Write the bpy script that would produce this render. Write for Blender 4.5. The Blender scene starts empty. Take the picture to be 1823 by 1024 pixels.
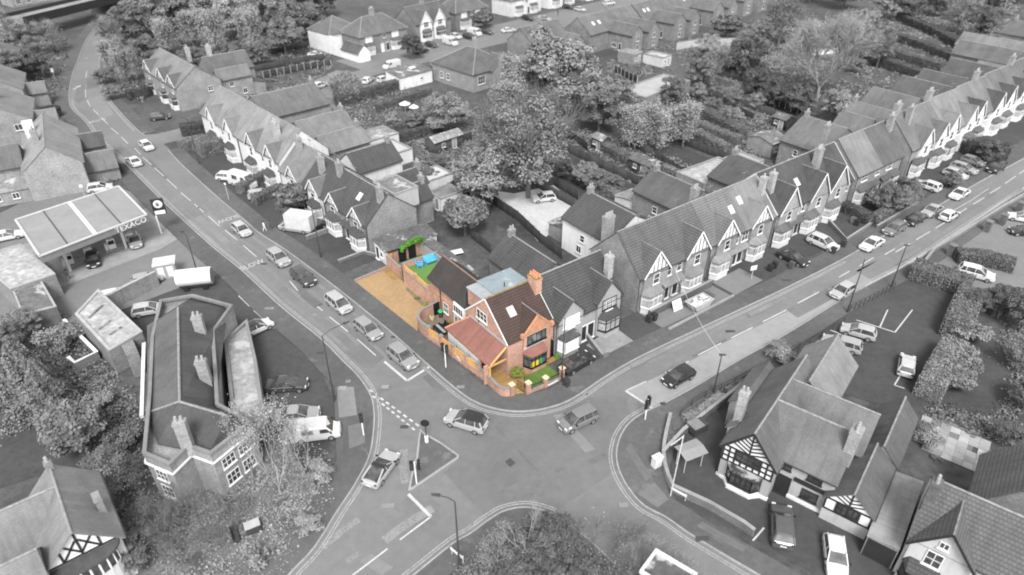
import bpy, math, random
from mathutils import Vector, Matrix
R = math.radians
random.seed(7)
scene = bpy.context.scene
C = scene.collection

# ------------------------------------------------------------------ camera, sky, sun, exposure
cam_d = bpy.data.cameras.new('camera'); cam = bpy.data.objects.new('camera', cam_d); C.objects.link(cam)
cam.location = (0, 0, 51.0); cam.rotation_euler = (R(90 - 33.5), 0, 0)
cam_d.sensor_width = 36.0; cam_d.lens = 24.0; cam_d.clip_start = 0.5; cam_d.clip_end = 4000
cam_d.dof.use_dof = True; cam_d.dof.focus_distance = 79.0; cam_d.dof.aperture_fstop = 0.1
scene.camera = cam
SUN_EL, SUN_AZ = 50.0, 178.0       # azimuth clockwise from +Y, where the light comes from
world = bpy.data.worlds.new('World'); scene.world = world; world.use_nodes = True
wn = world.node_tree; wn.nodes.clear()
wo = wn.nodes.new('ShaderNodeOutputWorld'); wb = wn.nodes.new('ShaderNodeBackground')
ws = wn.nodes.new('ShaderNodeTexSky'); ws.sky_type = 'NISHITA'; ws.sun_disc = False
ws.sun_elevation = R(SUN_EL); ws.sun_rotation = R(SUN_AZ)
wg = wn.nodes.new('ShaderNodeRGBToBW')      # a cloudy, colourless day: the photograph's light is neutral
wn.links.new(ws.outputs[0], wg.inputs[0]); wn.links.new(wg.outputs[0], wb.inputs[0]); wn.links.new(wb.outputs[0], wo.inputs[0])
wb.inputs[1].default_value = 0.15
sun_d = bpy.data.lights.new('sun', 'SUN'); sun = bpy.data.objects.new('sun', sun_d); C.objects.link(sun)
sun_d.energy = 1.1; sun_d.angle = R(18); sun_d.color = (1, 1, 1)
sun.rotation_euler = (R(90 - SUN_EL), 0, R(180 - SUN_AZ)); sun.location = (60, -60, 120)
scene.view_settings.view_transform = 'Standard'; scene.view_settings.look = 'None'
scene.view_settings.gamma = 1.0; scene.view_settings.use_curve_mapping = False
scene.view_settings.exposure = 1.8

# ------------------------------------------------------------------ materials
def g3(v): return (v, v, v) if not isinstance(v, tuple) else v
class NT:
    def __init__(s, name):
        s.m = bpy.data.materials.new(name); s.m.use_nodes = True; s.t = s.m.node_tree; s.t.nodes.clear()
        s.out = s.n('OutputMaterial'); s.b = s.n('BsdfPrincipled'); s.l(s.b, 0, s.out, 0)
        s.b.inputs['Specular IOR Level'].default_value = 0.3
    def n(s, k, **kw):
        x = s.t.nodes.new('ShaderNode' + k)
        for a, v in kw.items(): setattr(x, a, v)
        return x
    def l(s, a, i, b, j): s.t.links.new(a.outputs[i], b.inputs[j])
    def uv(s):
        return s.n('UVMap')
    def geo(s): return s.n('TexCoord')
    def noise(s, src, i, scale, detail=3, rough=.55, stretch=None):
        rnd = s.n('ObjectInfo')
        v = s.n('VectorMath', operation='ADD'); s.l(src, i, v, 0)
        k = s.n('VectorMath', operation='SCALE'); k.inputs[0].default_value = (37, 53, 11); s.l(rnd, 'Random', k, 3); s.l(k, 0, v, 1)
        if stretch:
            mp = s.n('Mapping'); mp.inputs['Scale'].default_value = stretch; s.l(v, 0, mp, 0); v = mp
        x = s.n('TexNoise'); x.inputs['Scale'].default_value = scale; x.inputs['Detail'].default_value = detail; x.inputs['Roughness'].default_value = rough
        s.l(v, 0, x, 'Vector'); return x
    def ramp(s, src, i, lo, hi, a, b):
        r = s.n('MapRange'); r.inputs[1].default_value = lo; r.inputs[2].default_value = hi; r.inputs[3].default_value = a; r.inputs[4].default_value = b
        s.l(src, i, r, 0); return r
    def mul(s, colnode, ci, fac, fi):
        m = s.n('MixRGB', blend_type='MULTIPLY'); m.inputs[0].default_value = 1; s.l(colnode, ci, m, 1); s.l(fac, fi, m, 2); return m
    def mix(s, f, fi, a, ai, rgb):
        m = s.n('MixRGB'); s.l(f, fi, m, 0); s.l(a, ai, m, 1); m.inputs[2].default_value = (*g3(rgb), 1); return m
    def col(s, rgb, tint):
        c = s.n('RGB'); c.outputs[0].default_value = (*g3(rgb), 1)
        if tint:
            o = s.n('ObjectInfo'); return s.mul(c, 0, o, 'Color')
        return c
    def bump(s, src, i, strength, dist=.02):
        b = s.n('Bump'); b.inputs['Strength'].default_value = strength; b.inputs['Distance'].default_value = dist
        s.l(src, i, b, 'Height'); s.l(b, 0, s.b, 'Normal')
    def done(s, colnode, ci=0, rough=.85):
        s.l(colnode, ci, s.b, 'Base Color'); s.b.inputs['Roughness'].default_value = rough; return s.m

def m_plain(name, rgb, rough=.7, tint=False, var=.12, scale=1.5, metal=0):
    t = NT(name); c = t.col(rgb, tint); n = t.noise(t.geo(), 'Object', scale)
    f = t.ramp(n, 0, .25, .75, 1 - var, 1 + var); t.b.inputs['Metallic'].default_value = metal
    return t.done(t.mul(c, 0, f, 0), 0, rough)
def m_brick(name, rgb, tint=False, mortar=1.25, sc=1.0):
    t = NT(name); c = t.col(rgb, tint); u = t.uv()
    b = t.n('TexBrick'); t.l(u, 0, b, 0); b.inputs['Scale'].default_value = 1 / sc
    b.inputs['Color1'].default_value = (.8, .8, .8, 1); b.inputs['Color2'].default_value = (1.15, 1.15, 1.15, 1); b.inputs['Mortar'].default_value = (mortar, mortar, mortar, 1)
    b.inputs['Brick Width'].default_value = .23; b.inputs['Row Height'].default_value = .078; b.inputs['Mortar Size'].default_value = .008
    n = t.noise(u, 0, .55, 5, .65); f = t.ramp(n, 0, .25, .75, .72, 1.22)
    n2 = t.noise(u, 0, 4, 3); f2 = t.ramp(n2, 0, .3, .7, .82, 1.16)
    n3 = t.noise(u, 0, .9, 4, .6, (2.2, .25, 1)); f3 = t.ramp(n3, 0, .55, .8, 1, .76)
    m = t.mul(t.mul(t.mul(t.mul(c, 0, b, 0), 0, f, 0), 0, f2, 0), 0, f3, 0); t.bump(b, 1, -.3, .01)
    return t.done(m, 0, .9)
def m_render(name, rgb, tint=False, stain=.78):
    t = NT(name); c = t.col(rgb, tint); u = t.uv()
    n = t.noise(u, 0, .5, 5, .6); f = t.ramp(n, 0, .3, .75, 1.08, .88)
    n2 = t.noise(u, 0, 1.2, 4, .6, (2.5, .3, 1)); f2 = t.ramp(n2, 0, .5, .8, 1, stain)
    n3 = t.noise(u, 0, 30, 2); t.bump(n3, 0, .25)
    return t.done(t.mul(t.mul(c, 0, f, 0), 0, f2, 0), 0, .9)
def m_tile(name, rgb, tint=False, course=.34, width=.3, line=.45, lichen=.35, lich_rgb=None, patch=.3, bump=.5):
    t = NT(name); c = t.col(rgb, tint); u = t.uv()
    b = t.n('TexBrick'); t.l(u, 0, b, 0); b.inputs['Scale'].default_value = 1
    b.inputs['Color1'].default_value = (.92, .92, .92, 1); b.inputs['Color2'].default_value = (1.08, 1.08, 1.08, 1); b.inputs['Mortar'].default_value = (line, line, line, 1)
    b.inputs['Brick Width'].default_value = width; b.inputs['Row Height'].default_value = course; b.inputs['Mortar Size'].default_value = course * .085; b.inputs['Mortar Smooth'].default_value = .4
    sx = t.n('SeparateXYZ'); t.l(u, 0, sx, 0)
    d = t.n('Math', operation='DIVIDE'); d.inputs[1].default_value = course; t.l(sx, 1, d, 0)
    fr = t.n('Math', operation='FRACT'); t.l(d, 0, fr, 0)
    t.bump(fr, 0, -bump, .05)
    n = t.noise(u, 0, .28, 6, .65); f = t.ramp(n, 0, .25, .75, 1 - patch, 1 + patch)
    n3 = t.noise(u, 0, 1.0, 4, .6, (1.6, .22, 1)); f3 = t.ramp(n3, 0, .45, .75, 1.06, .8)
    n2 = t.noise(u, 0, 2.6, 6, .75); f2 = t.ramp(n2, 0, .58, .72, 0, lichen)
    cl = t.ramp(fr, 0, 0, .3, line * .9 + .02, 1.03)
    m = t.mul(t.mul(t.mul(t.mul(c, 0, b, 0), 0, cl, 0), 0, f, 0), 0, f3, 0)
    lr = lich_rgb or (.3 if not isinstance(rgb, tuple) else tuple(min(1, x * 1.2 + .12) for x in rgb))
    return t.done(t.mix(f2, 0, m, 0, lr), 0, .8)
def m_ground(name, rgb, s1=.15, s2=2.5, v1=.25, v2=.25, spot=None, rough=.95, bump=.3, tint=False):
    t = NT(name); c = t.col(rgb, tint); g = t.geo()
    n = t.noise(g, 'Object', s1, 5, .65); f = t.ramp(n, 0, .28, .72, 1 - v1, 1 + v1)
    n2 = t.noise(g, 'Object', s2, 5, .7); f2 = t.ramp(n2, 0, .28, .72, 1 - v2, 1 + v2)
    n4 = t.noise(g, 'Object', 14, 3, .6); f4 = t.ramp(n4, 0, .3, .7, 1 - v2 * .7, 1 + v2 * .7)
    m = t.mul(t.mul(t.mul(c, 0, f, 0), 0, f2, 0), 0, f4, 0); t.bump(n4, 0, bump, .03)
    if spot:
        n3 = t.noise(g, 'Object', spot[0], 4, .6); f3 = t.ramp(n3, 0, spot[1], spot[1] + .08, 0, spot[3] if len(spot) > 3 else .8); m = t.mix(f3, 0, m, 0, spot[2])
    return t.done(m, 0, rough)
def m_leaf(name, rgb, var=.35, rough=.75, tint=True):
    t = NT(name); c = t.col(rgb, tint)
    u = t.uv(); sx = t.n('SeparateXYZ'); t.l(u, 0, sx, 0)
    f = t.ramp(sx, 0, 0, 1, 1 - var, 1 + var)
    n = t.noise(t.geo(), 'Object', .7, 3); f2 = t.ramp(n, 0, .3, .7, .75, 1.25)
    m = t.done(t.mul(t.mul(c, 0, f, 0), 0, f2, 0), 0, rough)
    return m
def m_glass(name, rgb=.03):
    t = NT(name); n = t.noise(t.geo(), 'Object', 1.3, 2); c = t.col(rgb, False); f = t.ramp(n, 0, .3, .7, .5, 1.8)
    t.b.inputs['Specular IOR Level'].default_value = .9
    return t.done(t.mul(c, 0, f, 0), 0, .1)
M = {}
def setup_materials():
    M['brick'] = m_brick('brick_grey', .2, True)
    M['render'] = m_render('painted_render', .55, True)
    M['white'] = m_plain('white_paint', .62, .5, False, .05)
    M['dark'] = m_plain('dark_paint', .025, .5)
    M['metal_dark'] = m_plain('dark_metal', .05, .45)
    M['grey_paint'] = m_plain('grey_paint', .3, .6, True)
    M['tile'] = m_tile('tile_plain', .115, True, .2, .17, .8, .22)
    M['pantile'] = m_tile('tile_interlocking', .092, True, .36, .3, .62, .15, None, .2, .6)
    M['slate'] = m_tile('slate', .095, True, .22, .3, .8, .22)
    M['corrugated'] = m_tile('corrugated_sheet', .2, True, .15, 2.4, .82, .5, None, .35, .4)
    M['ridge'] = m_plain('ridge_tile', .22, .9, True, .3, 2.5)
    M['felt'] = m_ground('roof_felt', .16, .4, 1.6, .3, .25, (.5, .55, .45, .7), tint=True)
    M['sheet_pale'] = m_ground('pale_sheet', .27, .3, 1.2, .1, .06, None, .6, .05, True)
    M['glass'] = m_glass('window_glass', .045)
    M['curtain'] = m_plain('window_with_blinds', .3, .25, False, .35, 2.2)
    M['asphalt'] = m_ground('asphalt', .152, .06, 1.1, .17, .09, (1.6, .66, .11, .35), .9, .15)
    M['asphalt_dark'] = m_ground('asphalt_dark', .054, .12, 1.3, .25, .18, None, .9, .2)
    M['asphalt_pale'] = m_ground('worn_pale_surfacing', .24, .1, 1.2, .1, .1, None, .9, .15)
    M['pavement'] = m_ground('pavement_asphalt', .088, .1, 1.4, .22, .16, (.35, .62, .16, .5), .95, .2)
    M['kerb'] = m_ground('kerb_stone', .26, .5, 2.5, .15, .2)
    M['paint'] = m_ground('road_paint', .42, .6, 5, .12, .25, (7, .6, .12, .55), .8, .1)
    M['paint_kerb'] = m_ground('kerbside_paint', .27, .6, 5, .12, .25, (3, .55, .14, .6), .8, .1)
    M['paint_worn'] = m_ground('worn_road_paint', .22, .6, 5, .15, .3, (5, .5, .1, .7), .8, .1)
    M['concrete'] = m_ground('concrete', .24, .2, 1.2, .2, .15, (.6, .62, .1, .5), .9, .15, True)
    M['gravel_grey'] = m_ground('pale_gravel', .42, .2, 2.2, .14, .12, (1.2, .62, .2, .5), .95, .5)
    M['earth'] = m_ground('garden_earth', .07, .07, .9, .35, .35, (.3, .58, .1, .7))
    M['grass'] = m_ground('grass_grey', .05, .12, 1.4, .35, .3, (.5, .6, .085, .7))
    M['lawn'] = m_ground('mown_lawn', .055, .2, 1.8, .25, .2)
    M['wood'] = m_tile('weathered_wood', .17, True, 4.0, .14, .4, .2, None, .25, .1)
    M['leaf'] = m_leaf('leaf', .17, .3)
    M['litter'] = m_ground('leaf_litter', .15, .3, 2.5, .3, .35, (.6, .5, .08, .8))
    M['bark'] = m_plain('bark', .11, .95, True, .3, 3)
    M['paintcar'] = m_car()
    M['tyre'] = m_plain('tyre_rubber', .015, .8)
    M['rim'] = m_plain('alloy_rim', .35, .35, metal=.6)
    M['carglass'] = m_glass('car_glass', .05)
    M['lamp_white'] = m_plain('headlamp_lens', .6, .2)
    M['lamp_red'] = m_plain('tail_lamp_lens', .05, .2)
    M['black'] = m_plain('black_plastic', .018, .5)
    M['stone'] = m_ground('pale_stone', .34, .4, 2, .2, .2, None, .9, .2, True)
    M['terracotta_grey'] = m_plain('chimney_pot_clay', .3, .85, True, .2)
    # the corner house is the only coloured thing in the photograph
    M['h_brick'] = m_brick('orange_red_brick', (.38, .228, .172), True)
    M['h_tile'] = m_tile('brown_roof_tile', (.058, .037, .032), False, .33, .3, .6, .1, (.3, .24, .12), .16, .7)
    M['h_slate'] = m_tile('dark_grey_wing_tile', (.042, .037, .035), False, .27, .28, .65, .3, (.14, .125, .105), .2, .6)
    M['h_redtile'] = m_tile('red_clay_tile', (.205, .093, .074), False, .22, .24, .78, .25, (.36, .2, .16), .16, .35)
    M['h_terracotta'] = m_plain('terracotta', (.4, .2, .115), .8, False, .2, 2)
    M['h_gravel'] = m_ground('tan_gravel', (.3, .2, .108), .25, 2.5, .16, .16, (1.5, .6, (.27, .16, .075), .5), .95, .6)
    M['h_timber'] = m_tile('orange_larch_board', (.58, .33, .125), False, .16, 5, .55, .0, None, .12, .3)
    M['h_lead'] = m_ground('grey_blue_felt', (.2, .235, .255), .5, 1.4, .12, .12, (.35, .58, (.42, .45, .46), .75))
    M['h_leadroll'] = m_plain('lead_flashing', (.27, .28, .29), .6)
    M['h_grass'] = m_ground('green_lawn', (.085, .14, .03), .4, 3, .2, .25)
    M['h_turf'] = m_ground('artificial_turf', (.1, .19, .05), .3, 4, .08, .12)
    M['h_wild'] = m_ground('rough_green_grass', (.09, .12, .035), .6, 2.5, .3, .35, (.8, .58, (.16, .1, .05), .7))
    M['h_flag'] = m_ground('brown_flagstone', (.26, .16, .06), .6, 2.5, .25, .2, (1.2, .6, (.33, .26, .15), .7))
    M['h_patio'] = m_ground('grey_brown_patio', (.17, .135, .1), .5, 3, .2, .2)
    M['h_white'] = m_plain('fresh_white', (.6, .6, .59), .5, False, .05)
    M['h_black'] = m_plain('satin_black', (.012, .013, .016), .4)
    M['h_glass'] = m_glass('black_framed_glass', (.06, .07, .065))
    M['h_cap'] = m_plain('cream_stone_cap', (.55, .44, .3), .8, False, .1)
    M['h_cap2'] = m_plain('grey_coping', (.2, .195, .185), .9, False, .2, 3)
    M['h_leaf'] = m_leaf('green_leaf', (.085, .17, .03), .4, .7)
    M['h_blue'] = m_plain('blue_plastic', (.07, .33, .6), .5, False, .1)
    M['h_green'] = m_plain('green_plastic', (.03, .35, .13), .5)
    M['h_pot'] = m_plain('orange_clay_pot', (.55, .24, .13), .85, False, .2, 4)
    M['h_yellow'] = m_plain('yellow_sheet', (.55, .4, .03), .6)
    M['h_moss'] = m_plain('mossy_ridge', (.2, .15, .06), .95, False, .45, 3)
    M['h_ridgebrown'] = m_plain('brown_ridge', (.2, .13, .1), .9, False, .3, 3)
    M['h_render'] = m_render('white_side_wall', (.55, .55, .54), False, .85)
def m_car():
    t = NT('car_paint'); c = t.col(1.0, True)
    t.b.inputs['Coat Weight'].default_value = .5; t.b.inputs['Coat Roughness'].default_value = .08
    t.b.inputs['Specular IOR Level'].default_value = .5
    n = t.noise(t.geo(), 'Object', 2, 2); f = t.ramp(n, 0, .3, .7, .93, 1.05)
    return t.done(t.mul(c, 0, f, 0), 0, .35)
setup_materials()

# ------------------------------------------------------------------ mesh building
class MB:
    def __init__(s): s.v = []; s.f = []; s.uv = []; s.m = []; s.mi = 0
    def mat(s, i): s.mi = i; return s
    def poly(s, pts, uv=None):
        b = len(s.v); pts = [Vector(p) for p in pts]; s.v += [tuple(p) for p in pts]
        s.f.append(tuple(range(b, b + len(pts)))); s.m.append(s.mi)
        if uv is None:
            n = Vector((0, 0, 0))
            for i in range(len(pts)):
                a, c = pts[i], pts[(i + 1) % len(pts)]
                n += Vector(((a.y - c.y) * (a.z + c.z), (a.z - c.z) * (a.x + c.x), (a.x - c.x) * (a.y + c.y)))
            if n.length < 1e-9: n = Vector((0, 0, 1))
            n.normalize()
            if abs(n.z) > .97: u, w = Vector((1, 0, 0)), Vector((0, 1, 0))
            else:
                u = Vector((0, 0, 1)).cross(n).normalized(); w = n.cross(u)
            uv = [(p.dot(u), p.dot(w)) for p in pts]
        s.uv += uv
        return s
    def hexa(s, lo, hi):
        """lo, hi: four corners each, counter-clockwise from above"""
        n = len(lo)
        s.poly(list(reversed(lo))); s.poly(hi)
        for i in range(n):
            j = (i + 1) % n; s.poly([lo[i], lo[j], hi[j], hi[i]])
        return s
    def box(s, x0, x1, y0, y1, z0, z1):
        return s.hexa([(x0, y0, z0), (x1, y0, z0), (x1, y1, z0), (x0, y1, z0)], [(x0, y0, z1), (x1, y0, z1), (x1, y1, z1), (x0, y1, z1)])
    def prism(s, xy, z0, z1):
        if sum(xy[i][0] * xy[(i + 1) % len(xy)][1] - xy[(i + 1) % len(xy)][0] * xy[i][1] for i in range(len(xy))) < 0: xy = xy[::-1]
        return s.hexa([(p[0], p[1], z0) for p in xy], [(p[0], p[1], z1) for p in xy])
    def slab(s, pts, t):
        """a sheet of thickness t (downwards) from a roughly planar polygon, counter-clockwise from above"""
        return s.hexa([(p[0], p[1], p[2] - t) for p in pts], pts)
    def tube(s, pts, r, n=6, r1=None, cap=True):
        pts = [Vector(p) for p in pts]; rings = []
        for i, p in enumerate(pts):
            d = (pts[min(i + 1, len(pts) - 1)] - pts[max(i - 1, 0)]).normalized()
            a = d.orthogonal().normalized(); b = d.cross(a)
            rr = r if r1 is None else r + (r1 - r) * i / max(1, len(pts) - 1)
            rings.append([p + (a * math.cos(2 * math.pi * k / n) + b * math.sin(2 * math.pi * k / n)) * rr for k in range(n)])
        for i in range(len(rings) - 1):
            for k in range(n):
                j = (k + 1) % n; s.poly([rings[i][k], rings[i][j], rings[i + 1][j], rings[i + 1][k]], [(k / n, 0), (j / n, 0), (j / n, 1), (k / n, 1)])
        if cap: s.poly(list(reversed(rings[0]))); s.poly(rings[-1])
        return s
    def bar(s, p, q, w, h):
        """rectangular bar from p to q"""
        p, q = Vector(p), Vector(q); d = (q - p).normalized()
        u = Vector((0, 0, 1)).cross(d)
        u = u.normalized() if u.length > 1e-4 else Vector((1, 0, 0)); v = d.cross(u)
        c = [(-1, -1), (1, -1), (1, 1), (-1, 1)]
        A = [p + u * (a * w / 2) + v * (b * h / 2) for a, b in c]; B = [q + u * (a * w / 2) + v * (b * h / 2) for a, b in c]
        s.poly(list(reversed(A))); s.poly(B)
        for i in range(4): s.poly([A[i], A[(i + 1) % 4], B[(i + 1) % 4], B[i]])
        return s
    def mesh(s, name, mats, smooth=False):
        me = bpy.data.meshes.new(name); me.from_pydata(s.v, [], s.f)
        ul = me.uv_layers.new(name='UVMap'); flat = [c for p in s.uv for c in p]; ul.data.foreach_set('uv', flat)
        mats = mats if isinstance(mats, (list, tuple)) else [mats]
        for m in mats: me.materials.append(M[m] if isinstance(m, str) else m)
        if len(mats) > 1: me.polygons.foreach_set('material_index', s.m)
        if smooth: me.polygons.foreach_set('use_smooth', [True] * len(me.polygons))
        me.update(); return me
    def obj(s, name, mats, parent=None, color=None, loc=None, rz=None, smooth=False):
        return link(s.mesh(name, mats, smooth), name, parent, color, loc, rz)
def tint(c):
    return (c, c, c, 1) if not isinstance(c, tuple) else ((*c, 1) if len(c) == 3 else c)
def link(me, name, parent=None, color=None, loc=None, rz=None):
    o = bpy.data.objects.new(name, me); C.objects.link(o)
    if parent is not None: o.parent = parent
    if color is not None: o.color = tint(color)
    if loc is not None: o.location = loc
    if rz is not None: o.rotation_euler = (0, 0, rz)
    return o
def tag(o, label, cat, group=None):
    o['label'] = label; o['category'] = cat
    if group: o['group'] = group
    return o
def thing(name, label, cat, loc, rz=0.0, group=None):
    o = bpy.data.objects.new(name, None); C.objects.link(o); o.empty_display_size = .3
    o.location = (loc[0], loc[1], loc[2] if len(loc) > 2 else 0); o.rotation_euler = (0, 0, rz)
    return tag(o, label, cat, group)
def structure(o): o['kind'] = 'structure'; return o
def stuff(o): o['kind'] = 'stuff'; return o
CACHE = {}
def cached(key, fn):
    if key not in CACHE: CACHE[key] = fn()
    return CACHE[key]
def frame(o, deg):
    a = R(deg); e = (math.cos(a), math.sin(a))
    return lambda s, d, z=0.0: (o[0] + s * e[0] - d * e[1], o[1] + s * e[1] + d * e[0], z)

# ---- plan geometry
def smooth(pts, n=6):
    out = []
    for i in range(len(pts) - 1):
        p0, p1, p2, p3 = pts[max(i - 1, 0)], pts[i], pts[i + 1], pts[min(i + 2, len(pts) - 1)]
        for k in range(n):
            t = k / n
            out.append(tuple(.5 * (2 * p1[j] + (p2[j] - p0[j]) * t + (2 * p0[j] - 5 * p1[j] + 4 * p2[j] - p3[j]) * t * t + (3 * p1[j] - p0[j] - 3 * p2[j] + p3[j]) * t ** 3) for j in (0, 1)))
    out.append(tuple(pts[-1][:2])); return out
def offset(pts, d):
    """to the left of the direction of travel for d > 0"""
    out = []
    for i, p in enumerate(pts):
        a, b = pts[max(i - 1, 0)], pts[min(i + 1, len(pts) - 1)]
        dx, dy = b[0] - a[0], b[1] - a[1]; L = math.hypot(dx, dy) or 1
        out.append((p[0] - dy / L * d, p[1] + dx / L * d))
    return out
def strip(mb, a, b, z0, z1):
    """solid strip between two polylines of equal length; top at z1, bottom at z0"""
    for i in range(len(a) - 1):
        q = [a[i], a[i + 1], b[i + 1], b[i]]
        if z0 is None: mb.poly([(p[0], p[1], z1) for p in q])
        else: mb.prism(q, z0, z1)
def resample(pts, step):
    L = [0]
    for i in range(len(pts) - 1): L.append(L[-1] + math.dist(pts[i][:2], pts[i + 1][:2]))
    n = max(1, round(L[-1] / step)); out = []
    for k in range(n + 1):
        t = L[-1] * k / n; i = 0
        while i < len(pts) - 2 and L[i + 1] < t: i += 1
        f = (t - L[i]) / max(1e-6, L[i + 1] - L[i]); out.append(tuple(pts[i][j] + (pts[i + 1][j] - pts[i][j]) * f for j in (0, 1)))
    return out
def sheet(name, pts, z, m, kind='structure', color=None):
    if sum(pts[i][0] * pts[(i + 1) % len(pts)][1] - pts[(i + 1) % len(pts)][0] * pts[i][1] for i in range(len(pts))) < 0: pts = pts[::-1]
    mb = MB(); mb.poly([(p[0], p[1], z) for p in pts]); o = mb.obj(name, m, color=color); o['kind'] = kind; return o

# ------------------------------------------------------------------ building kit (everything in the local frame of a building: x along its front, y into its depth)
def ax(axis): return (lambda a, b, z: (a, b, z)) if axis == 'x' else (lambda a, b, z: (b, a, z))
def gable(root, x0, x1, y0, y1, ze, zr, axis='x', yr=None, wall='brick', wc=1, roof='tile', rc=1, ov=.3, ovg=.12, ridge='ridge', rgc=1, barge=None, z0=0, zeb=None, t=.12):
    """a ridged block: for axis 'x' the ridge runs along x. zeb: eaves height at the back if different"""
    T = ax(axis)
    if axis == 'y': x0, x1, y0, y1 = y0, y1, x0, x1
    yr = (y0 + y1) / 2 if yr is None else yr; zeb = ze if zeb is None else zeb
    mb = MB()
    mb.poly([T(x0, y0, z0), T(x1, y0, z0), T(x1, y0, ze), T(x0, y0, ze)]); mb.poly([T(x1, y1, z0), T(x0, y1, z0), T(x0, y1, zeb), T(x1, y1, zeb)])
    for x in (x0, x1): mb.poly([T(x, y0, z0), T(x, y1, z0), T(x, y1, zeb), T(x, yr, zr), T(x, y0, ze)])
    w = mb.obj('wall', wall, root, wc) if wall else None
    sf = (zr - ze) / (yr - y0); sb = (zr - zeb) / (y1 - yr); u = t
    mb = MB(); xa, xb = x0 - ovg, x1 + ovg
    f = [T(xa, y0 - ov, ze - ov * sf + u), T(xb, y0 - ov, ze - ov * sf + u), T(xb, yr, zr + u), T(xa, yr, zr + u)]
    b = [T(xb, y1 + ov, zeb - ov * sb + u), T(xa, y1 + ov, zeb - ov * sb + u), T(xa, yr, zr + u), T(xb, yr, zr + u)]
    if axis == 'y': f, b = f[::-1], b[::-1]
    mb.slab(f, t - .01); mb.slab(b, t - .01)
    r = mb.obj('roof', roof, root, rc)
    if ridge:
        mb = MB(); mb.tube([T(xa - .02, yr, zr + u - .02), T((xa + xb) / 2, yr, zr + u - .02), T(xb + .02, yr, zr + u - .02)], .1, 6); mb.obj('ridge_tiles', ridge, r, rgc)
    if barge:
        for x in (xa, xb):
            for ya, za in ((y0 - ov, ze - ov * sf), (y1 + ov, zeb - ov * sb)): mb = MB(); mb.bar(T(x, ya, za + u * .5), T(x, yr, zr + u * .5), .07, .2); mb.obj('bargeboard', barge, r)
    if ov > .12:
        for yy, zz, sl in ((y0 - ov - .05, ze, sf), (y1 + ov + .05, zeb, sb)):
            mb = MB(); mb.bar(T(xa + .1, yy, zz - ov * sl + .03), T(xb - .1, yy, zz - ov * sl + .03), .1, .09); mb.obj('gutter', 'metal_dark', r)
    return w, r
def hip(root, x0, x1, y0, y1, ze, zr, axis='x', ends=(1, 1), wall='brick', wc=1, roof='tile', rc=1, ov=.35, inset=None, rgc=1, z0=0, ridge='ridge'):
    T = ax(axis)
    if axis == 'y': x0, x1, y0, y1 = y0, y1, x0, x1
    if wall:
        mb = MB(); P = [(x0, y0), (x1, y0), (x1, y1), (x0, y1)]
        for i in range(4):
            a, b = P[i], P[(i + 1) % 4]; mb.poly([T(*a, z0), T(*b, z0), T(*b, ze), T(*a, ze)])
        for k, x in ((0, x0), (1, x1)):
            if not ends[k]: mb.poly([T(x, y0, ze), T(x, y1, ze), T(x, (y0 + y1) / 2, zr)])
        mb.obj('wall', wall, root, wc)
    yr = (y0 + y1) / 2; ins = (y1 - y0) / 2 if inset is None else inset; sl = (zr - ze) / (yr - y0); u = .12; zo = ze - ov * sl + u
    xa, xb = x0 - ov, x1 + ov; ra = x0 + ins if ends[0] else xa; rb = x1 - ins if ends[1] else xb
    E = lambda x, y: T(x, y, zo); K = lambda x: T(x, yr, zr + u)
    mb = MB(); fl = (lambda q: q[::-1]) if axis == 'y' else (lambda q: q)
    mb.slab(fl([E(xa, y0 - ov), E(xb, y0 - ov), K(rb), K(ra)]), .1); mb.slab(fl([E(xb, y1 + ov), E(xa, y1 + ov), K(ra), K(rb)]), .1)
    if ends[0]: mb.slab(fl([E(xa, y1 + ov), E(xa, y0 - ov), K(ra)]), .1)
    if ends[1]: mb.slab(fl([E(xb, y0 - ov), E(xb, y1 + ov), K(rb)]), .1)
    r = mb.obj('roof', roof, root, rc)
    mb = MB(); L = [[K(ra), K(rb)]] if abs(rb - ra) > .05 else []
    if ends[0]: L += [[E(xa, y0 - ov), K(ra)], [E(xa, y1 + ov), K(ra)]]
    if ends[1]: L += [[E(xb, y0 - ov), K(rb)], [E(xb, y1 + ov), K(rb)]]
    for a, b in L: mb.tube([a, tuple((a[i] + b[i]) / 2 for i in range(3)), b], .11, 5)
    mb.obj('ridge_tiles', ridge, r, rgc)
    return r
def leanto(root, x0, x1, y0, y1, zlo, zhi, low='front', wall='brick', wc=1, roof='tile', rc=1, ov=.2, z0=0, t=.1):
    """mono-pitch block; low side front/back/left/right"""
    zz = {'front': lambda x, y: y == y0, 'back': lambda x, y: y == y1, 'left': lambda x, y: x == x0, 'right': lambda x, y: x == x1}[low]
    P = [(x0, y0), (x1, y0), (x1, y1), (x0, y1)]; Z = [zlo if zz(*p) else zhi for p in P]
    mb = MB()
    for i in range(4):
        j = (i + 1) % 4; mb.poly([(*P[i], z0), (*P[j], z0), (*P[j], Z[j]), (*P[i], Z[i])])
    if wall: mb.obj('wall', wall, root, wc)
    k = (zhi - zlo) / ((y1 - y0) if low in ('front', 'back') else (x1 - x0)); Q = []
    for (x, y), z in zip(P, Z):
        xo = x + (ov if x == x1 else -ov); yo = y + (ov if y == y1 else -ov); dz = {'front': yo - y, 'back': y - yo, 'left': xo - x, 'right': x - xo}[low] * k
        if not zz(x, y):   # no overhang on the high side
            if low in ('front', 'back'): yo = y
            else: xo = x
            dz = 0
        Q.append((xo, yo, z + dz + t))
    mb = MB(); mb.slab(Q, t - .01); return mb.obj('roof', roof, root, rc)
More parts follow.
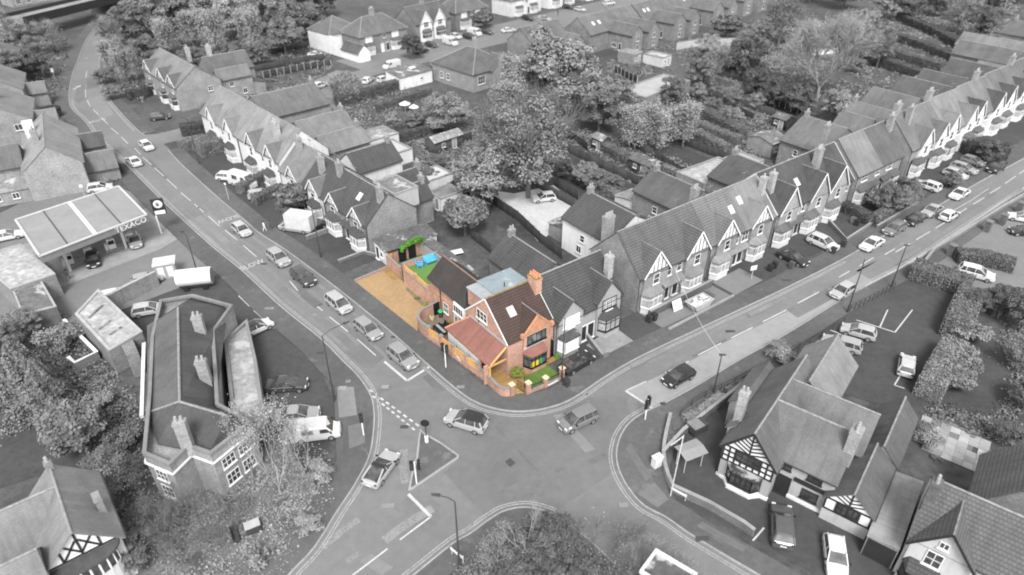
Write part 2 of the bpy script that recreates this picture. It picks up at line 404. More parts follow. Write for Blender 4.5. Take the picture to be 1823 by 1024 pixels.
def flatblock(root, pts, z1, wall='brick', wc=1, top='felt', tc=1, parapet=.18, pw=.22, cap='concrete', cc=1, z0=0, name='wall'):
    """flat-roofed block with a parapet kerb round its roof; pts counter-clockwise"""
    if sum(pts[i][0] * pts[(i + 1) % len(pts)][1] - pts[(i + 1) % len(pts)][0] * pts[i][1] for i in range(len(pts))) < 0: pts = pts[::-1]
    mb = MB(); n = len(pts)
    for i in range(n):
        a, b = pts[i], pts[(i + 1) % n]; mb.poly([(*a, z0), (*b, z0), (*b, z1), (*a, z1)])
    w = mb.obj(name, wall, root, wc)
    mb = MB(); mb.poly([(*p, z1 - parapet) for p in pts]); r = mb.obj('flat_roof', top, root, tc)
    mb = MB(); c = closed_offset(pts, pw); o = closed_offset(pts, -.05)
    for i in range(n):
        j = (i + 1) % n; mb.hexa([(*o[i], z1 - parapet - .02), (*o[j], z1 - parapet - .02), (*c[j], z1 - parapet - .02), (*c[i], z1 - parapet - .02)], [(*o[i], z1 + .05), (*o[j], z1 + .05), (*c[j], z1 + .05), (*c[i], z1 + .05)])
    mb.obj('coping', cap, r, cc); return w, r
def closed_offset(pts, d):
    out = []; n = len(pts)
    for i in range(n):
        p, a, b = Vector(pts[i]), Vector(pts[i - 1]), Vector(pts[(i + 1) % n])
        e1, e2 = (p - a).normalized(), (b - p).normalized(); n1, n2 = Vector((-e1.y, e1.x)), Vector((-e2.y, e2.x))
        k = n1 + n2; k = k / max(.3, 1 + n1.dot(n2)); out.append(tuple(p + k * d))
    return out
FACE = {'F': 0, 'R': 90, 'B': 180, 'L': -90}
def place(face, pos, plane): return ((pos, plane), R(FACE[face])) if face in 'FB' else ((plane, pos), R(FACE[face]))
def window(root, face, pos, plane, z, w, h, cols=2, rows=1, m='white', pane='glass', sill=True, name='window', bar=.07):
    def frame_mesh():
        mb = MB(); f = bar
        mb.box(-w / 2, w / 2, -.07, 0, 0, f); mb.box(-w / 2, w / 2, -.07, 0, h - f, h)
        mb.box(-w / 2, -w / 2 + f, -.068, 0, f, h - f); mb.box(w / 2 - f, w / 2, -.068, 0, f, h - f)
        for i in range(1, cols): x = -w / 2 + w * i / cols; mb.box(x - f * .4, x + f * .4, -.062, 0, f, h - f)
        for i in range(1, rows): y = h * i / rows; mb.box(-w / 2 + f, w / 2 - f, -.058, 0, y - f * .35, y + f * .35)
        if sill: mb.box(-w / 2 - .08, w / 2 + .08, -.16, 0, -.09, 0)
        return mb.mesh(name, m)
    def pane_mesh():
        mb = MB(); mb.box(-w / 2 + .03, w / 2 - .03, -.03, -.005, .03, h - .03); return mb.mesh('pane', pane)
    (x, y), rz = place(face, pos, plane)
    o = link(cached(('win', w, h, cols, rows, m, sill, name, bar), frame_mesh), name, root, None, (x, y, z), rz)
    link(cached(('pane', w, h, pane), pane_mesh), 'pane', o); return o
def door(root, face, pos, plane, w=.95, h=2.1, m='dark', z=.1, surround='white'):
    def f():
        mb = MB(); mb.box(-w / 2, w / 2, -.05, 0, 0, h)
        for i in range(2): mb.box(-w / 2 + .12, w / 2 - .12, -.07, -.05, .2 + i * 1.0, .2 + i * 1.0 + .75)
        return mb.mesh('door', m)
    def g():
        mb = MB(); mb.box(-w / 2 - .1, -w / 2, -.09, 0, 0, h + .1); mb.box(w / 2, w / 2 + .1, -.09, 0, 0, h + .1); mb.box(-w / 2 - .1, w / 2 + .1, -.088, 0, h, h + .12); mb.box(-w / 2 - .1, w / 2 + .1, -.3, 0, -z, 0)
        return mb.mesh('door_frame', surround)
    (x, y), rz = place(face, pos, plane)
    o = link(cached(('door', w, h, m), f), 'door', root, None, (x, y, z), rz); link(cached(('doorf', w, h, surround, z), g), 'door_frame', o); return o
def chimney(root, x, y, z0, z1, w=.9, d=.6, pots=2, m='brick', c=1, pot='terracotta_grey', cap='concrete', capc=1):
    mb = MB(); mb.box(x - w / 2, x + w / 2, y - d / 2, y + d / 2, z0, z1 - .35); mb.box(x - w / 2 - .06, x + w / 2 + .06, y - d / 2 - .06, y + d / 2 + .06, z1 - .35, z1 - .12)
    mb.box(x - w / 2 - .02, x + w / 2 + .02, y - d / 2 - .02, y + d / 2 + .02, z1 - .12, z1)
    o = mb.obj('chimney', m, root, c)
    def f():
        mb = MB(); mb.tube([(0, 0, 0), (0, 0, .1), (0, 0, .42), (0, 0, .5)], .14, 8, .12); return mb.mesh('chimney_pot', pot)
    n = max(1, pots); long_x = w >= d
    for i in range(pots):
        k = (i + .5) / n - .5
        link(cached(('pot', pot), f), 'chimney_pot', o, 1, (x + (k * w * .9 if long_x else 0), y + (0 if long_x else k * d * .9), z1))
    return o
def gablet(root, xc, w, ze, zr, yr, zb, za, y0=0, wall='brick', wc=1, roof='tile', rc=1, barge='white', style=None, ov=.28, fov=.22, ybase=0.0, ze_at=None):
    """cross gable rising from the front wall; runs back into a main slope that climbs from (ybase, ze) to (yr, zr)"""
    sl = (zr - ze) / (yr - ybase); yb = min(yr, ybase + (za - ze) / sl) + .15; yv = max(ybase + (zb - ze) / sl, y0)
    mb = MB(); mb.poly([(xc - w / 2, y0, zb), (xc + w / 2, y0, zb), (xc, y0, za)])
    if zb > ze + .05:
        for s in (-1, 1): mb.poly([(xc + s * w / 2, y0, ze - .2), (xc + s * w / 2, y0, zb), (xc + s * w / 2, yv, zb)])
    if y0 < ybase - .05:
        for s in (-1, 1): mb.poly([(xc + s * w / 2, y0, 0), (xc + s * w / 2, ybase, 0), (xc + s * w / 2, ybase, zb), (xc + s * w / 2, y0, zb)])
        mb.poly([(xc - w / 2, y0, 0), (xc + w / 2, y0, 0), (xc + w / 2, y0, zb), (xc - w / 2, y0, zb)])
    elif zb > ze: mb.poly([(xc - w / 2, y0, ze - .25), (xc + w / 2, y0, ze - .25), (xc + w / 2, y0, zb), (xc - w / 2, y0, zb)])
    o = mb.obj('front_gable', wall, root, wc)
    k = (za - zb) / (w / 2); e = ov; u = .13
    mb = MB()
    for s in (-1, 1):
        q = [(xc + s * (w / 2 + e), y0 - fov, zb - e * k + u), (xc, y0 - fov, za + u), (xc, yb, za + u), (xc + s * (w / 2 + e), yv + .1 - e * k / sl, zb - e * k + u)]
        mb.slab(q if s < 0 else q[::-1], .11)
    r = mb.obj('gable_roof', roof, root, rc)
    if barge:
        for s in (-1, 1): mb = MB(); mb.bar((xc + s * (w / 2 + e), y0 - fov - .03, zb - e * k + .06), (xc, y0 - fov - .03, za + .06), .06, .2); mb.obj('bargeboard', barge, r)
    mb = MB(); mb.tube([(xc, y0 - fov, za + u), (xc, (y0 + yb) / 2, za + u), (xc, yb, za + u)], .08, 5); mb.obj('ridge_tiles', 'ridge', r, .8)
    if style == 'tudor':
        mb = MB(); h = za - zb
        mb.poly([(xc - w / 2 + .05, y0 - .02, zb), (xc + w / 2 - .05, y0 - .02, zb), (xc, y0 - .02, za - .05)]); mb.obj('gable_panel', 'white', o)
        mb = MB(); mb.box(xc - w / 2, xc + w / 2, y0 - .07, y0 - .01, zb - .12, zb + .1)
        for i in range(1, 6):
            x = xc - w / 2 + w * i / 6; top = za - abs(x - xc) / (w / 2) * h; mb.box(x - .06, x + .06, y0 - .068, y0 - .012, zb + .1, top)
        mb.obj('gable_timbering', 'grey_paint', o, .35)
    return o
def bay(root, xc, y, w, d, z0, zs, zt, roof='tile', rc=1, m='white', pane='curtain', base='render', bc=1, splay=.45, rh=.7, nfront=3, flat=False):
    P = [(-w / 2, 0), (-w / 2 + splay, -d), (w / 2 - splay, -d), (w / 2, 0)]
    def fmesh():
        mb = MB()
        for i in range(3):
            a, b = Vector(P[i]), Vector(P[i + 1]); n = nfront if i == 1 else 1; e = (b - a).normalized()
            for k in range(n + 1):
                p = a + (b - a) * k / n; mb.bar((p.x, p.y, zs), (p.x, p.y, zt), .09, .09)
            for z in (zs + .05, zt - .05, zs + (zt - zs) * .68): mb.bar((a.x, a.y, z), (b.x, b.y, z), .08, .09)
        q = closed_offset(P + [], -.1) ; mb.prism([(P[0][0] - .1, .0), (P[1][0] - .08, P[1][1] - .12), (P[2][0] + .08, P[2][1] - .12), (P[3][0] + .1, 0)], zs - .1, zs)
        return mb.mesh('bay_window', m)
    def pmesh():
        mb = MB()
        for i in range(3):
            a, b = P[i], P[i + 1]; mb.poly([(*a, zs), (*b, zs), (*b, zt), (*a, zt)])
        return mb.mesh('pane', pane)
    def bmesh_():
        mb = MB(); mb.prism(P, z0, zs - .1); return mb.mesh('bay_base', base)
    def rmesh():
        mb = MB(); o = [(P[0][0] - .15, 0), (P[1][0] - .12, P[1][1] - .2), (P[2][0] + .12, P[2][1] - .2), (P[3][0] + .15, 0)]
        if flat: mb.prism(o, zt, zt + .16)
        else:
            a, b = (-w / 2 + .25, 0, zt + rh), (w / 2 - .25, 0, zt + rh); o = [(*p, zt + .06) for p in o]
            mb.slab([o[1], o[2], b, a], .1); mb.slab([o[0], o[1], a], .1); mb.slab([o[2], o[3], b], .1)
            mb.prism([(p[0], p[1]) for p in o], zt, zt + .05)
        return mb.mesh('bay_roof', roof)
    key = (w, d, z0, zs, zt, splay, nfront)
    o = link(cached(('bayf', key, m), fmesh), 'bay_window', root, None, (xc, y, 0)); link(cached(('bayp', key, pane), pmesh), 'pane', o)
    link(cached(('bayb', key, base), bmesh_), 'bay_base', o, bc); link(cached(('bayr', key, roof, rh, flat), rmesh), 'bay_roof', o, rc); return o
def skylight(root, x, y, z, slope_deg, w=.8, h=1.1, rz=0.0, m='white'):
    def f():
        mb = MB(); mb.box(-w / 2 - .1, w / 2 + .1, -h / 2 - .1, h / 2 + .1, 0, .1); return mb.mesh('skylight', 'grey_paint')
    def g():
        mb = MB(); mb.box(-w / 2, w / 2, -h / 2, h / 2, .1, .125); return mb.mesh('pane', m)
    o = link(cached(('sky', w, h), f), 'skylight', root, 1.0, (x, y, z)); o.rotation_euler = (R(slope_deg), 0, rz); link(cached(('skyp', w, h, m), g), 'pane', o); return o
def downpipe(root, x, y, z0, z1, m='metal_dark'):
    mb = MB(); mb.tube([(x, y, z0), (x, y, z1)], .05, 6); return mb.obj('downpipe', m, root)
def aerial(root, x, y, z):
    mb = MB(); mb.tube([(x, y, z), (x, y, z + 1.3)], .025, 4); mb.bar((x - .6, y, z + 1.2), (x + .6, y, z + 1.2), .03, .03)
    for i in range(5): mb.bar((x - .5 + i * .25, y - .25, z + 1.2), (x - .5 + i * .25, y + .25, z + 1.2), .02, .02)
    return mb.obj('tv_aerial', 'grey_paint', root, .6)
def text_mesh(s, size, ext=.01, align='CENTER'):
    cu = bpy.data.curves.new('lettering', 'FONT'); cu.body = s; cu.size = size; cu.extrude = ext; cu.align_x = align; cu.resolution_u = 2
    o = bpy.data.objects.new('lettering_source', cu); C.objects.link(o)
    dg = bpy.context.evaluated_depsgraph_get(); me = bpy.data.meshes.new_from_object(o.evaluated_get(dg))
    bpy.data.objects.remove(o); bpy.data.curves.remove(cu); return me

# ------------------------------------------------------------------ ground, roads, pavements (metres; the crossroads lies south of the corner house)
FNE = frame((-0.36, 58.62), 37.1)        # terrace along the north-east road: s along the fronts, d into the plots
FNW = frame((-20.73, 86.15), -47.5)      # terrace along the north-west road
FTP = frame((-40.81, 191.35), 45.0)      # street at the top
FPB = frame((25.3, 41.81, 0.0), -38.0)      # half-timbered building by the south-east kerb
mb = MB(); mb.poly([(-1600, -300, -.03), (1600, -300, -.03), (1600, 2600, -.03), (-1600, 2600, -.03)]); structure(mb.obj('ground', 'earth'))
KW = smooth([(-140.37, 251.68), (-133.34, 228.96), (-127.74, 212.28), (-122.5, 199.4), (-117.04, 186.71), (-113.73, 178.82), (-108.15, 166.86), (-102.43, 155.77), (-98.11, 149.15), (-91.4, 141.59), (-82.74, 130.6), (-71.02, 117.74), (-60.52, 105.66), (-51.75, 95.92), (-44.25, 87.78), (-37.91, 81.35), (-29.88, 72.48), (-23.37, 65.96), (-19.63, 61.57), (-17.33, 58.86), (-15.41, 55.79), (-14.52, 53.0), (-14.08, 49.82), (-13.98, 46.8), (-14.66, 43.52), (-15.74, 40.24), (-16.9, 36.51), (-18.32, 34.0), (-19.61, 30.95)])
KN1 = smooth([(-128.06, 253.52), (-124.52, 230.52), (-120.65, 212.28), (-114.66, 194.62), (-107.68, 179.84), (-100.31, 166.86), (-94.06, 156.98), (-85.9, 146.2), (-77.88, 136.24), (-75.33, 133.69)])
KN2 = smooth([(-66.8, 125.32), (-62.03, 119.04), (-50.76, 105.66), (-43.02, 96.87), (-38.86, 92.07), (-32.96, 86.47), (-23.6, 76.64), (-15.39, 67.48), (-9.83, 60.82), (-5.97, 56.33), (-3.72, 54.37), (-1.29, 53.34), (1.1, 53.08), (3.81, 53.59), (6.61, 55.07), (10.7, 58.76), (15.12, 62.25), (23.13, 67.6), (29.52, 71.8), (38.05, 77.47), (47.66, 84.24), (56.31, 90.84), (68.82, 100.21), (84.74, 112.28), (96.92, 121.17), (114.03, 134.32), (147.32, 159.88)])
KE = smooth([(134.46, 142.99), (103.84, 119.31), (88.46, 107.65), (72.63, 95.54), (59.07, 84.87), (50.07, 78.73), (43.67, 74.36), (33.71, 66.8), (26.6, 61.84), (20.54, 57.34), (16.59, 54.63), (14.7, 53.51), (12.55, 51.91), (11.11, 49.9), (10.28, 47.46), (10.22, 45.23), (10.78, 43.05), (11.9, 40.99), (13.72, 39.61), (15.61, 37.75), (18.34, 35.47), (20.24, 33.95), (22.86, 31.76)])
KS = smooth([(-10.43, 31.9), (-8.16, 34.0), (-5.26, 36.9), (-3.67, 38.04), (-2.09, 39.45), (-0.59, 40.46), (1.46, 40.8), (3.72, 40.06), (5.86, 38.27), (7.83, 36.02), (9.64, 33.64), (11.52, 31.18)])
SR1 = [(-75.33, 133.69), (-72.82, 134.0), (-63.98, 142.64), (-56.91, 149.91)]; SR2 = [(-66.8, 125.32), (-67.06, 127.62), (-66.13, 129.69), (-61.31, 135.92), (-54.55, 142.29)]
road = sheet('road', KW + KS + KE[::-1] + KN2[::-1] + SR2 + SR1[::-1] + KN1[::-1], 0, 'asphalt')
def patch(name, pts, z, m): o = sheet(name, pts, z, m); return o
# re-surfaced areas of the carriageway
patch('pale_lane_surface', [(12.52, 56.33), (17.43, 59.44), (20.46, 61.33), (25.17, 64.69), (30.12, 67.95), (35.27, 71.43), (43.23, 77.05), (48.61, 80.75), (49.63, 78.45), (43.78, 74.63), (33.79, 67.03), (26.66, 62.04), (20.58, 57.53), (16.62, 54.81), (14.94, 53.85)], .006, 'asphalt_pale')
patch('junction_surface', [(-15.5, 56.06), (-9.68, 50.94), (-8.93, 47.83), (-5.05, 46.73), (-6.55, 44.81), (-2.09, 39.45), (1.46, 40.93), (3.73, 40.18), (10.22, 45.23), (10.34, 47.46), (11.11, 49.9), (12.54, 51.83), (12.38, 56.24), (6.6, 54.9), (1.1, 52.91), (-3.71, 54.2), (-9.81, 60.62)], .005, m_ground('darker_junction_asphalt', .135, .1, 1.1, .14, .1, None, .9, .15))
def pave(name, ker, side, w, h=.1, m='pavement'):
    k = .16
    a = offset(ker, side * k); b = offset(ker, side * w); mb = MB(); strip(mb, a, b, -.02, h); structure(mb.obj(name, m))
    mb = MB(); strip(mb, ker, a, -.02, h + .015); structure(mb.obj(name.replace('pavement', 'kerb'), 'kerb'))
pave('pavement_west', KW, -1, 3.0); pave('pavement_north_west', KN1, 1, 2.6); pave('pavement_north', KN2, 1, 2.7)
pave('pavement_east', KE, 1, 2.3); pave('pavement_south', KS, -1, 2.2)
def corner(name, px, z=.096, m='pavement'): return sheet(name, px, z, m)
corner('pavement_corner_west', [(-20.26, 59.83), (-17.22, 58.66), (-15.1, 55.16), (-14.08, 50.14), (-14.17, 46.73), (-14.84, 43.58), (-16.42, 40.68), (-18.18, 41.62), (-17.13, 46.37), (-18.28, 50.94), (-19.12, 54.54)])
corner('pavement_corner_east', [(14.67, 53.34), (12.59, 51.75), (11.16, 49.82), (10.39, 47.39), (10.33, 45.23), (10.9, 43.12), (11.99, 41.05), (15.64, 37.81), (16.87, 38.86), (14.63, 41.43), (14.81, 44.26), (16.16, 47.83), (19.08, 52.16), (20.97, 56.51)], .098)
# painted lines
def lane_line(name, pts, w, m='paint', z=.012):
    mb = MB(); pts = [tuple(p[:2]) for p in pts]; strip(mb, offset(pts, w / 2), offset(pts, -w / 2), None, z); o = mb.obj(name, m, road); return o
def along(k, i0, i1, d): return offset(k, d)[i0:i1]
def cut(k, a, b):
    ia = min(range(len(k)), key=lambda i: math.dist(k[i], a[:2])); ib = min(range(len(k)), key=lambda i: math.dist(k[i], b[:2])); return k[min(ia, ib):max(ia, ib) + 1]
for ker, side, a, b in ((KW, 1, (-102.43, 155.77, 0.0), (-19.61, 30.95, 0.0)), (KN2, -1, (-9.83, 60.82, 0.0), (47.66, 84.24, 0.0)), (KE, -1, (16.59, 54.63, 0.0), (22.86, 31.76, 0.0)), (KE, -1, (88.46, 107.65, 0.0), (45.71, 75.69, 0.0)), (KS, 1, (-10.43, 31.9, 0.0), (3.72, 40.06, 0.0)), (KN1, -1, (-100.31, 166.86, 0.0), (-77.88, 136.24, 0.0))):
    c = cut(offset(ker, side * .38), a, b); lane_line('kerbside_line', c, .12, 'paint_kerb'); c = cut(offset(ker, side * .62), a, b); lane_line('kerbside_line', c, .12, 'paint_kerb')
def dash(a, b, w=.15): lane_line('lane_dash', [a, b], w)
for a, b in [((-117.55, 191.16), (-116.47, 191.16)), ((-110.45, 178.82), (-107.58, 172.91)), ((-102.72, 163.31), (-99.51, 157.39)), ((-98.4, 155.77), (-95.19, 151.05)), ((-93.59, 149.15), (-90.78, 145.83)), ((-88.96, 143.69), (-85.75, 139.89)), ((-83.89, 137.55), (-80.65, 134.0)), ((-79.33, 132.44), (-76.26, 128.8)), ((-73.84, 126.46), (-71.33, 123.35)), ((-70.28, 121.98), (-66.93, 118.26)), ((-65.85, 116.98), (-62.5, 113.25)), ((-61.49, 112.04), (-58.12, 108.21)), ((-56.76, 106.53), (-53.76, 103.3)), ((-52.7, 102.15), (-50.02, 99.11)), ((-48.81, 97.83), (-45.79, 94.43)), ((-44.46, 93.15), (-41.48, 89.98)), ((-40.13, 88.45), (-37.08, 85.11)), ((-30.57, 78.73), (-28.76, 76.23)), ((-27.37, 74.76), (-24.37, 71.61)), ((-23.17, 70.26), (-20.23, 67.2)), ((-18.8, 65.68), (-16.03, 62.56))]: dash(a, b)
for a, b in [((-14.83, 61.43), (-11.76, 58.09)), ((-11.76, 58.09), (-9.36, 60.67)), ((-9.63, 42.27), (-8.61, 41.18)), ((-8.61, 41.18), (-7.29, 39.76))]: dash(a, b, .3)
for a, b in [((-7.29, 39.76), (-9.74, 37.35)), ((-10.67, 36.46), (-13.17, 33.95))]: dash(a, b, .16)
for a, b in [((12.53, 56.42), (15.02, 58.0)), ((17.43, 59.44), (20.57, 61.53)), ((21.94, 62.66), (25.22, 64.91)), ((26.71, 65.9), (29.94, 68.06)), ((31.56, 69.24), (35.39, 71.8)), ((37.37, 73.32), (41.15, 75.96))]: dash(a, b, .17)
for a, b in [((12.53, 56.42), (14.93, 53.76))]: dash(a, b, .3)
for a, b in [((45.24, 79.59), (47.38, 81.2)), ((49.37, 82.55), (52.39, 84.87)), ((54.42, 85.75), (56.69, 87.45)), ((56.32, 86.47), (59.67, 88.95)), ((61.19, 90.15), (64.66, 92.79)), ((66.09, 93.88), (69.03, 96.11)), ((70.84, 97.64), (74.65, 100.61)), ((76.47, 102.04), (79.8, 104.57)), ((81.63, 106.09), (85.06, 108.78)), ((86.67, 110.16), (90.45, 113.25)), ((91.66, 114.22), (95.02, 116.98)), ((97.04, 118.52), (101.38, 121.98))]: dash(a, b, .15)
lane_line('edge_line', [(47.98, 77.47), (54.67, 81.94), (59.36, 85.35), (66.67, 91.02), (74.39, 97.06), (89.03, 108.55), (100.7, 117.74)], .15)
lane_line('parking_line', [(70.94, 99.01), (76.71, 103.3), (82.61, 108.1)], .1)
for i in range(9):           # give-way dashes across the slip lane, two rows
    for (u0, v0, u1, v1) in (((-15.86, 56.69, 0.0)[0], (-15.86, 56.69, 0.0)[1], (-9.44, 50.85, 0.0)[0], (-9.44, 50.85, 0.0)[1]), ((-15.32, 55.7, 0.0)[0], (-15.32, 55.7, 0.0)[1], (-9.84, 50.3, 0.0)[0], (-9.84, 50.3, 0.0)[1])):
        t = (i + .15) / 9; s = (i + .7) / 9
        lane_line('give_way_dash', [(u0 + (u1 - u0) * t, v0 + (v1 - v0) * t), (u0 + (u1 - u0) * s, v0 + (v1 - v0) * s)], .22)
lane_line('worn_hatching', [(-11.09, 37.29), (-9.32, 39.04), (-7.23, 40.68)], .9, 'paint_worn', .009); lane_line('worn_hatching', [(-16.24, 36.57), (-14.72, 38.56), (-13.64, 39.45)], .7, 'paint_worn', .009); lane_line('worn_hatching', [(-13.94, 35.21), (-13.0, 36.02)], .5, 'paint_worn', .009)
lane_line('worn_arrow', [(-10.78, 47.83), (-10.6, 45.65), (-10.06, 43.58)], .8, 'paint_worn', .009)
def road_word(word, at, deg, size=2.0, stretch=1.9):
    me = text_mesh(word, size, .003); me.materials.append(M['paint'])
    o = link(me, 'road_lettering', road, None, (at[0], at[1], .012)); o.rotation_euler = (0, 0, R(deg)); o.scale = (1, stretch, 1)
road_word('SLOW', (-45.63, 97.25, 0.0), -47 - 90 + 180 + 180, 1.25, 1.3); road_word('SLOW', (-36.68, 82.55, 0.0), -47 - 90 + 180, 1.25, 1.3); road_word('SLOW', (-89.35, 142.29, 0.0), -47 - 90 + 180 + 180, 1.25, 1.3)
for p in ((137, 156),):
    x, y, z = (-105.69, 165.07, 0.0); mb = MB(); mb.poly([(x - .15, y - 1.6, .012), (x + .15, y - 1.6, .012), (x + .15, y + .4, .012), (x - .15, y + .4, .012)]); mb.poly([(x - .6, y + .4, .012), (x + .6, y + .4, .012), (x, y + 1.9, .012)]); mb.obj('road_arrow', 'paint', road)
mb = MB(); mb.prism([p[:2] for p in [(-0.69, 46.22), (-0.19, 46.73), (0.36, 46.08), (-0.19, 45.51)]], 0, .012); mb.obj('manhole_cover', 'asphalt_dark', road)
for c in [(-14.04, 56.97), (52.92, 87.95), (-18.74, 56.79)]:
    mb = MB(); mb.prism([(c[0] - .4, c[1] - .3), (c[0] + .4, c[1] - .3), (c[0] + .4, c[1] + .3), (c[0] - .4, c[1] + .3)], .09, .112); mb.obj('manhole_cover', 'concrete', road, 1)
# traffic island in the mouth of the slip lane
isl = [p[:2] for p in [(-9.47, 50.61), (-8.94, 49.98), (-7.1, 48.66), (-5.18, 46.95), (-5.27, 46.58), (-9.27, 42.79), (-9.68, 42.66), (-9.67, 44.26), (-9.42, 46.73), (-9.51, 48.97)]]
mb = MB(); mb.prism(isl, -.02, .13); o = structure(mb.obj('traffic_island', 'kerb')); mb = MB(); mb.prism(closed_offset(isl if sum(isl[i][0] * isl[(i + 1) % len(isl)][1] - isl[(i + 1) % len(isl)][0] * isl[i][1] for i in range(len(isl))) > 0 else isl[::-1], .22), .12, .138); mb.obj('island_paving', 'pavement', o)
# forecourts, yards, drives
sheet('petrol_station_forecourt', [(-69.22, 109.01), (-61.66, 104.57), (-52.44, 94.98), (-46.07, 87.95), (-41.23, 82.55), (-43.2, 78.73), (-46.05, 75.96), (-53.49, 67.26), (-57.0, 66.12), (-59.17, 60.82), (-82.93, 98.81), (-81.09, 105.01)], .02, 'asphalt')
sheet('concrete_apron', [(-65.65, 98.81), (-59.81, 100.41), (-50.08, 91.72), (-52.05, 87.29), (-59.56, 78.73), (-63.34, 74.63), (-73.63, 87.95)], .026, 'concrete', color=1.0)
sheet('car_park_west', [(-38.89, 77.89), (-36.32, 75.02), (-29.53, 67.83), (-22.1, 60.52), (-19.24, 54.54), (-18.11, 50.94), (-18.56, 47.83), (-20.25, 45.65), (-23.04, 47.83), (-29.06, 56.06), (-35.06, 66.12), (-41.73, 70.81), (-46.03, 66.12), (-51.42, 70.81), (-46.05, 75.96), (-43.2, 78.73)], .024, 'asphalt_dark')
sheet('yard_east', [(16.16, 47.83), (15.09, 44.6), (15.08, 41.62), (21.14, 37.29), (24.73, 34.41), (28.49, 30.25), (35.98, 36.29), (37.37, 40.99), (35.26, 44.26), (36.53, 50.94), (36.28, 56.06), (39.18, 54.28), (44.02, 54.28), (53.37, 66.12), (58.51, 74.36), (54.91, 80.46), (51.99, 77.89), (40.51, 70.08), (24.95, 59.83), (19.13, 52.16)], .022, 'asphalt_dark')
sheet('car_park_far_east', [(58.46, 83.16), (73.2, 94.98), (86.54, 104.57), (100.39, 114.22), (74.44, 75.96), (63.89, 75.96), (57.01, 78.73)], .018, 'asphalt')
sheet('gravel_yard', [(-4.32, 107.65), (0.34, 106.09), (7.32, 109.47), (10.24, 102.46), (7.99, 97.83), (6.39, 96.49), (6.0, 92.07), (3.94, 89.63), (0.58, 97.25), (-3.22, 102.04)], .02, 'gravel_grey')
sheet('drives_north', [FNE(6.7, .3)[:2], FNE(6.7, -5.2)[:2], FNE(100, -5.4)[:2], FNE(140, -4.0)[:2], FNE(140, 2)[:2], FNE(100, .8)[:2]], .018, 'asphalt_dark')
sheet('drives_north_west', [FNW(-64, -7)[:2], FNW(2, -6.5)[:2], FNW(2, .5)[:2], FNW(-64, 1.5)[:2]], .018, 'asphalt_dark')
sheet('block_paved_drive', [FNE(10.9, -.9)[:2], FNE(11.2, -4.6)[:2], FNE(16, -4.6)[:2], FNE(16.2, -.3)[:2]], .03, 'concrete', color=.9)
sheet('paved_front', [FNE(20.8, -4.9)[:2], FNE(33.4, -4.9)[:2], FNE(33.4, .2)[:2], FNE(20.8, .2)[:2]], .03, 'asphalt')
sheet('paved_front', [FNE(34, -4.9)[:2], FNE(40, -4.9)[:2], FNE(40, -1)[:2], FNE(34, -1)[:2]], .03, 'asphalt')
sheet('top_street', [FTP(-12, -9)[:2], FTP(-12, -15.5)[:2], FTP(180, -15.5)[:2], FTP(180, -9)[:2]], .0, 'asphalt')
sheet('top_street_drives', [FTP(-7, -9)[:2], FTP(180, -9)[:2], FTP(180, 3)[:2], FTP(-7, 3)[:2]], .01, 'asphalt')
sheet('parking_court', [p[:2] for p in [(-50.69, 167.77), (-45.67, 179.84), (-36.01, 174.84), (-29.25, 167.77), (-29.63, 161.15), (-35.17, 154.96), (-41.39, 145.47), (-45.54, 147.29)]], .012, 'asphalt')
sheet('lawn_south_west', [(-51.99, 49.36), (-47.49, 52.58), (-39.97, 54.28), (-36.2, 47.83), (-38.78, 45.65), (-45.59, 44.26), (-47.97, 42.92)], .01, 'lawn')
sheet('garden_east', [(53.37, 66.12), (58.16, 66.12), (59.8, 61.84), (51.04, 47.83), (47.95, 48.59), (42.93, 50.94), (46.14, 56.06)], .012, 'lawn')
sheet('patio_east', [(43.17, 52.58), (45.69, 51.75), (47.48, 49.74), (44.06, 45.65), (41.35, 47.83)], .02, 'asphalt')
sheet('verge_south_west', [(-24.61, 49.36), (-20.25, 45.65), (-16.42, 40.68), (-17.17, 37.41), (-18.55, 34.41), (-22.47, 30.25), (-31.26, 30.25), (-34.02, 37.41), (-31.91, 42.27), (-25.64, 42.27)], .012, 'litter')
# bands of grass in the long back gardens
for i, (s0, s1, d0, d1) in enumerate(((20.5, 27, 13, 40), (27.3, 33.6, 18, 44), (34.2, 40.8, 20, 50), (41.2, 47.8, 20, 52), (49, 55.5, 21, 56), (56, 61, 22, 58), (61.5, 68, 22, 60), (70, 77, 22, 62), (78, 87, 22, 62), (89, 97, 20, 64), (97.5, 106, 20, 64), (107, 118, 22, 66), (119, 132, 22, 66))):
    sheet('back_lawn', [FNE(s0, d0)[:2], FNE(s1, d0)[:2], FNE(s1, d1)[:2], FNE(s0, d1)[:2]], .005 + .001 * (i % 3), 'lawn' if i % 3 else 'grass')

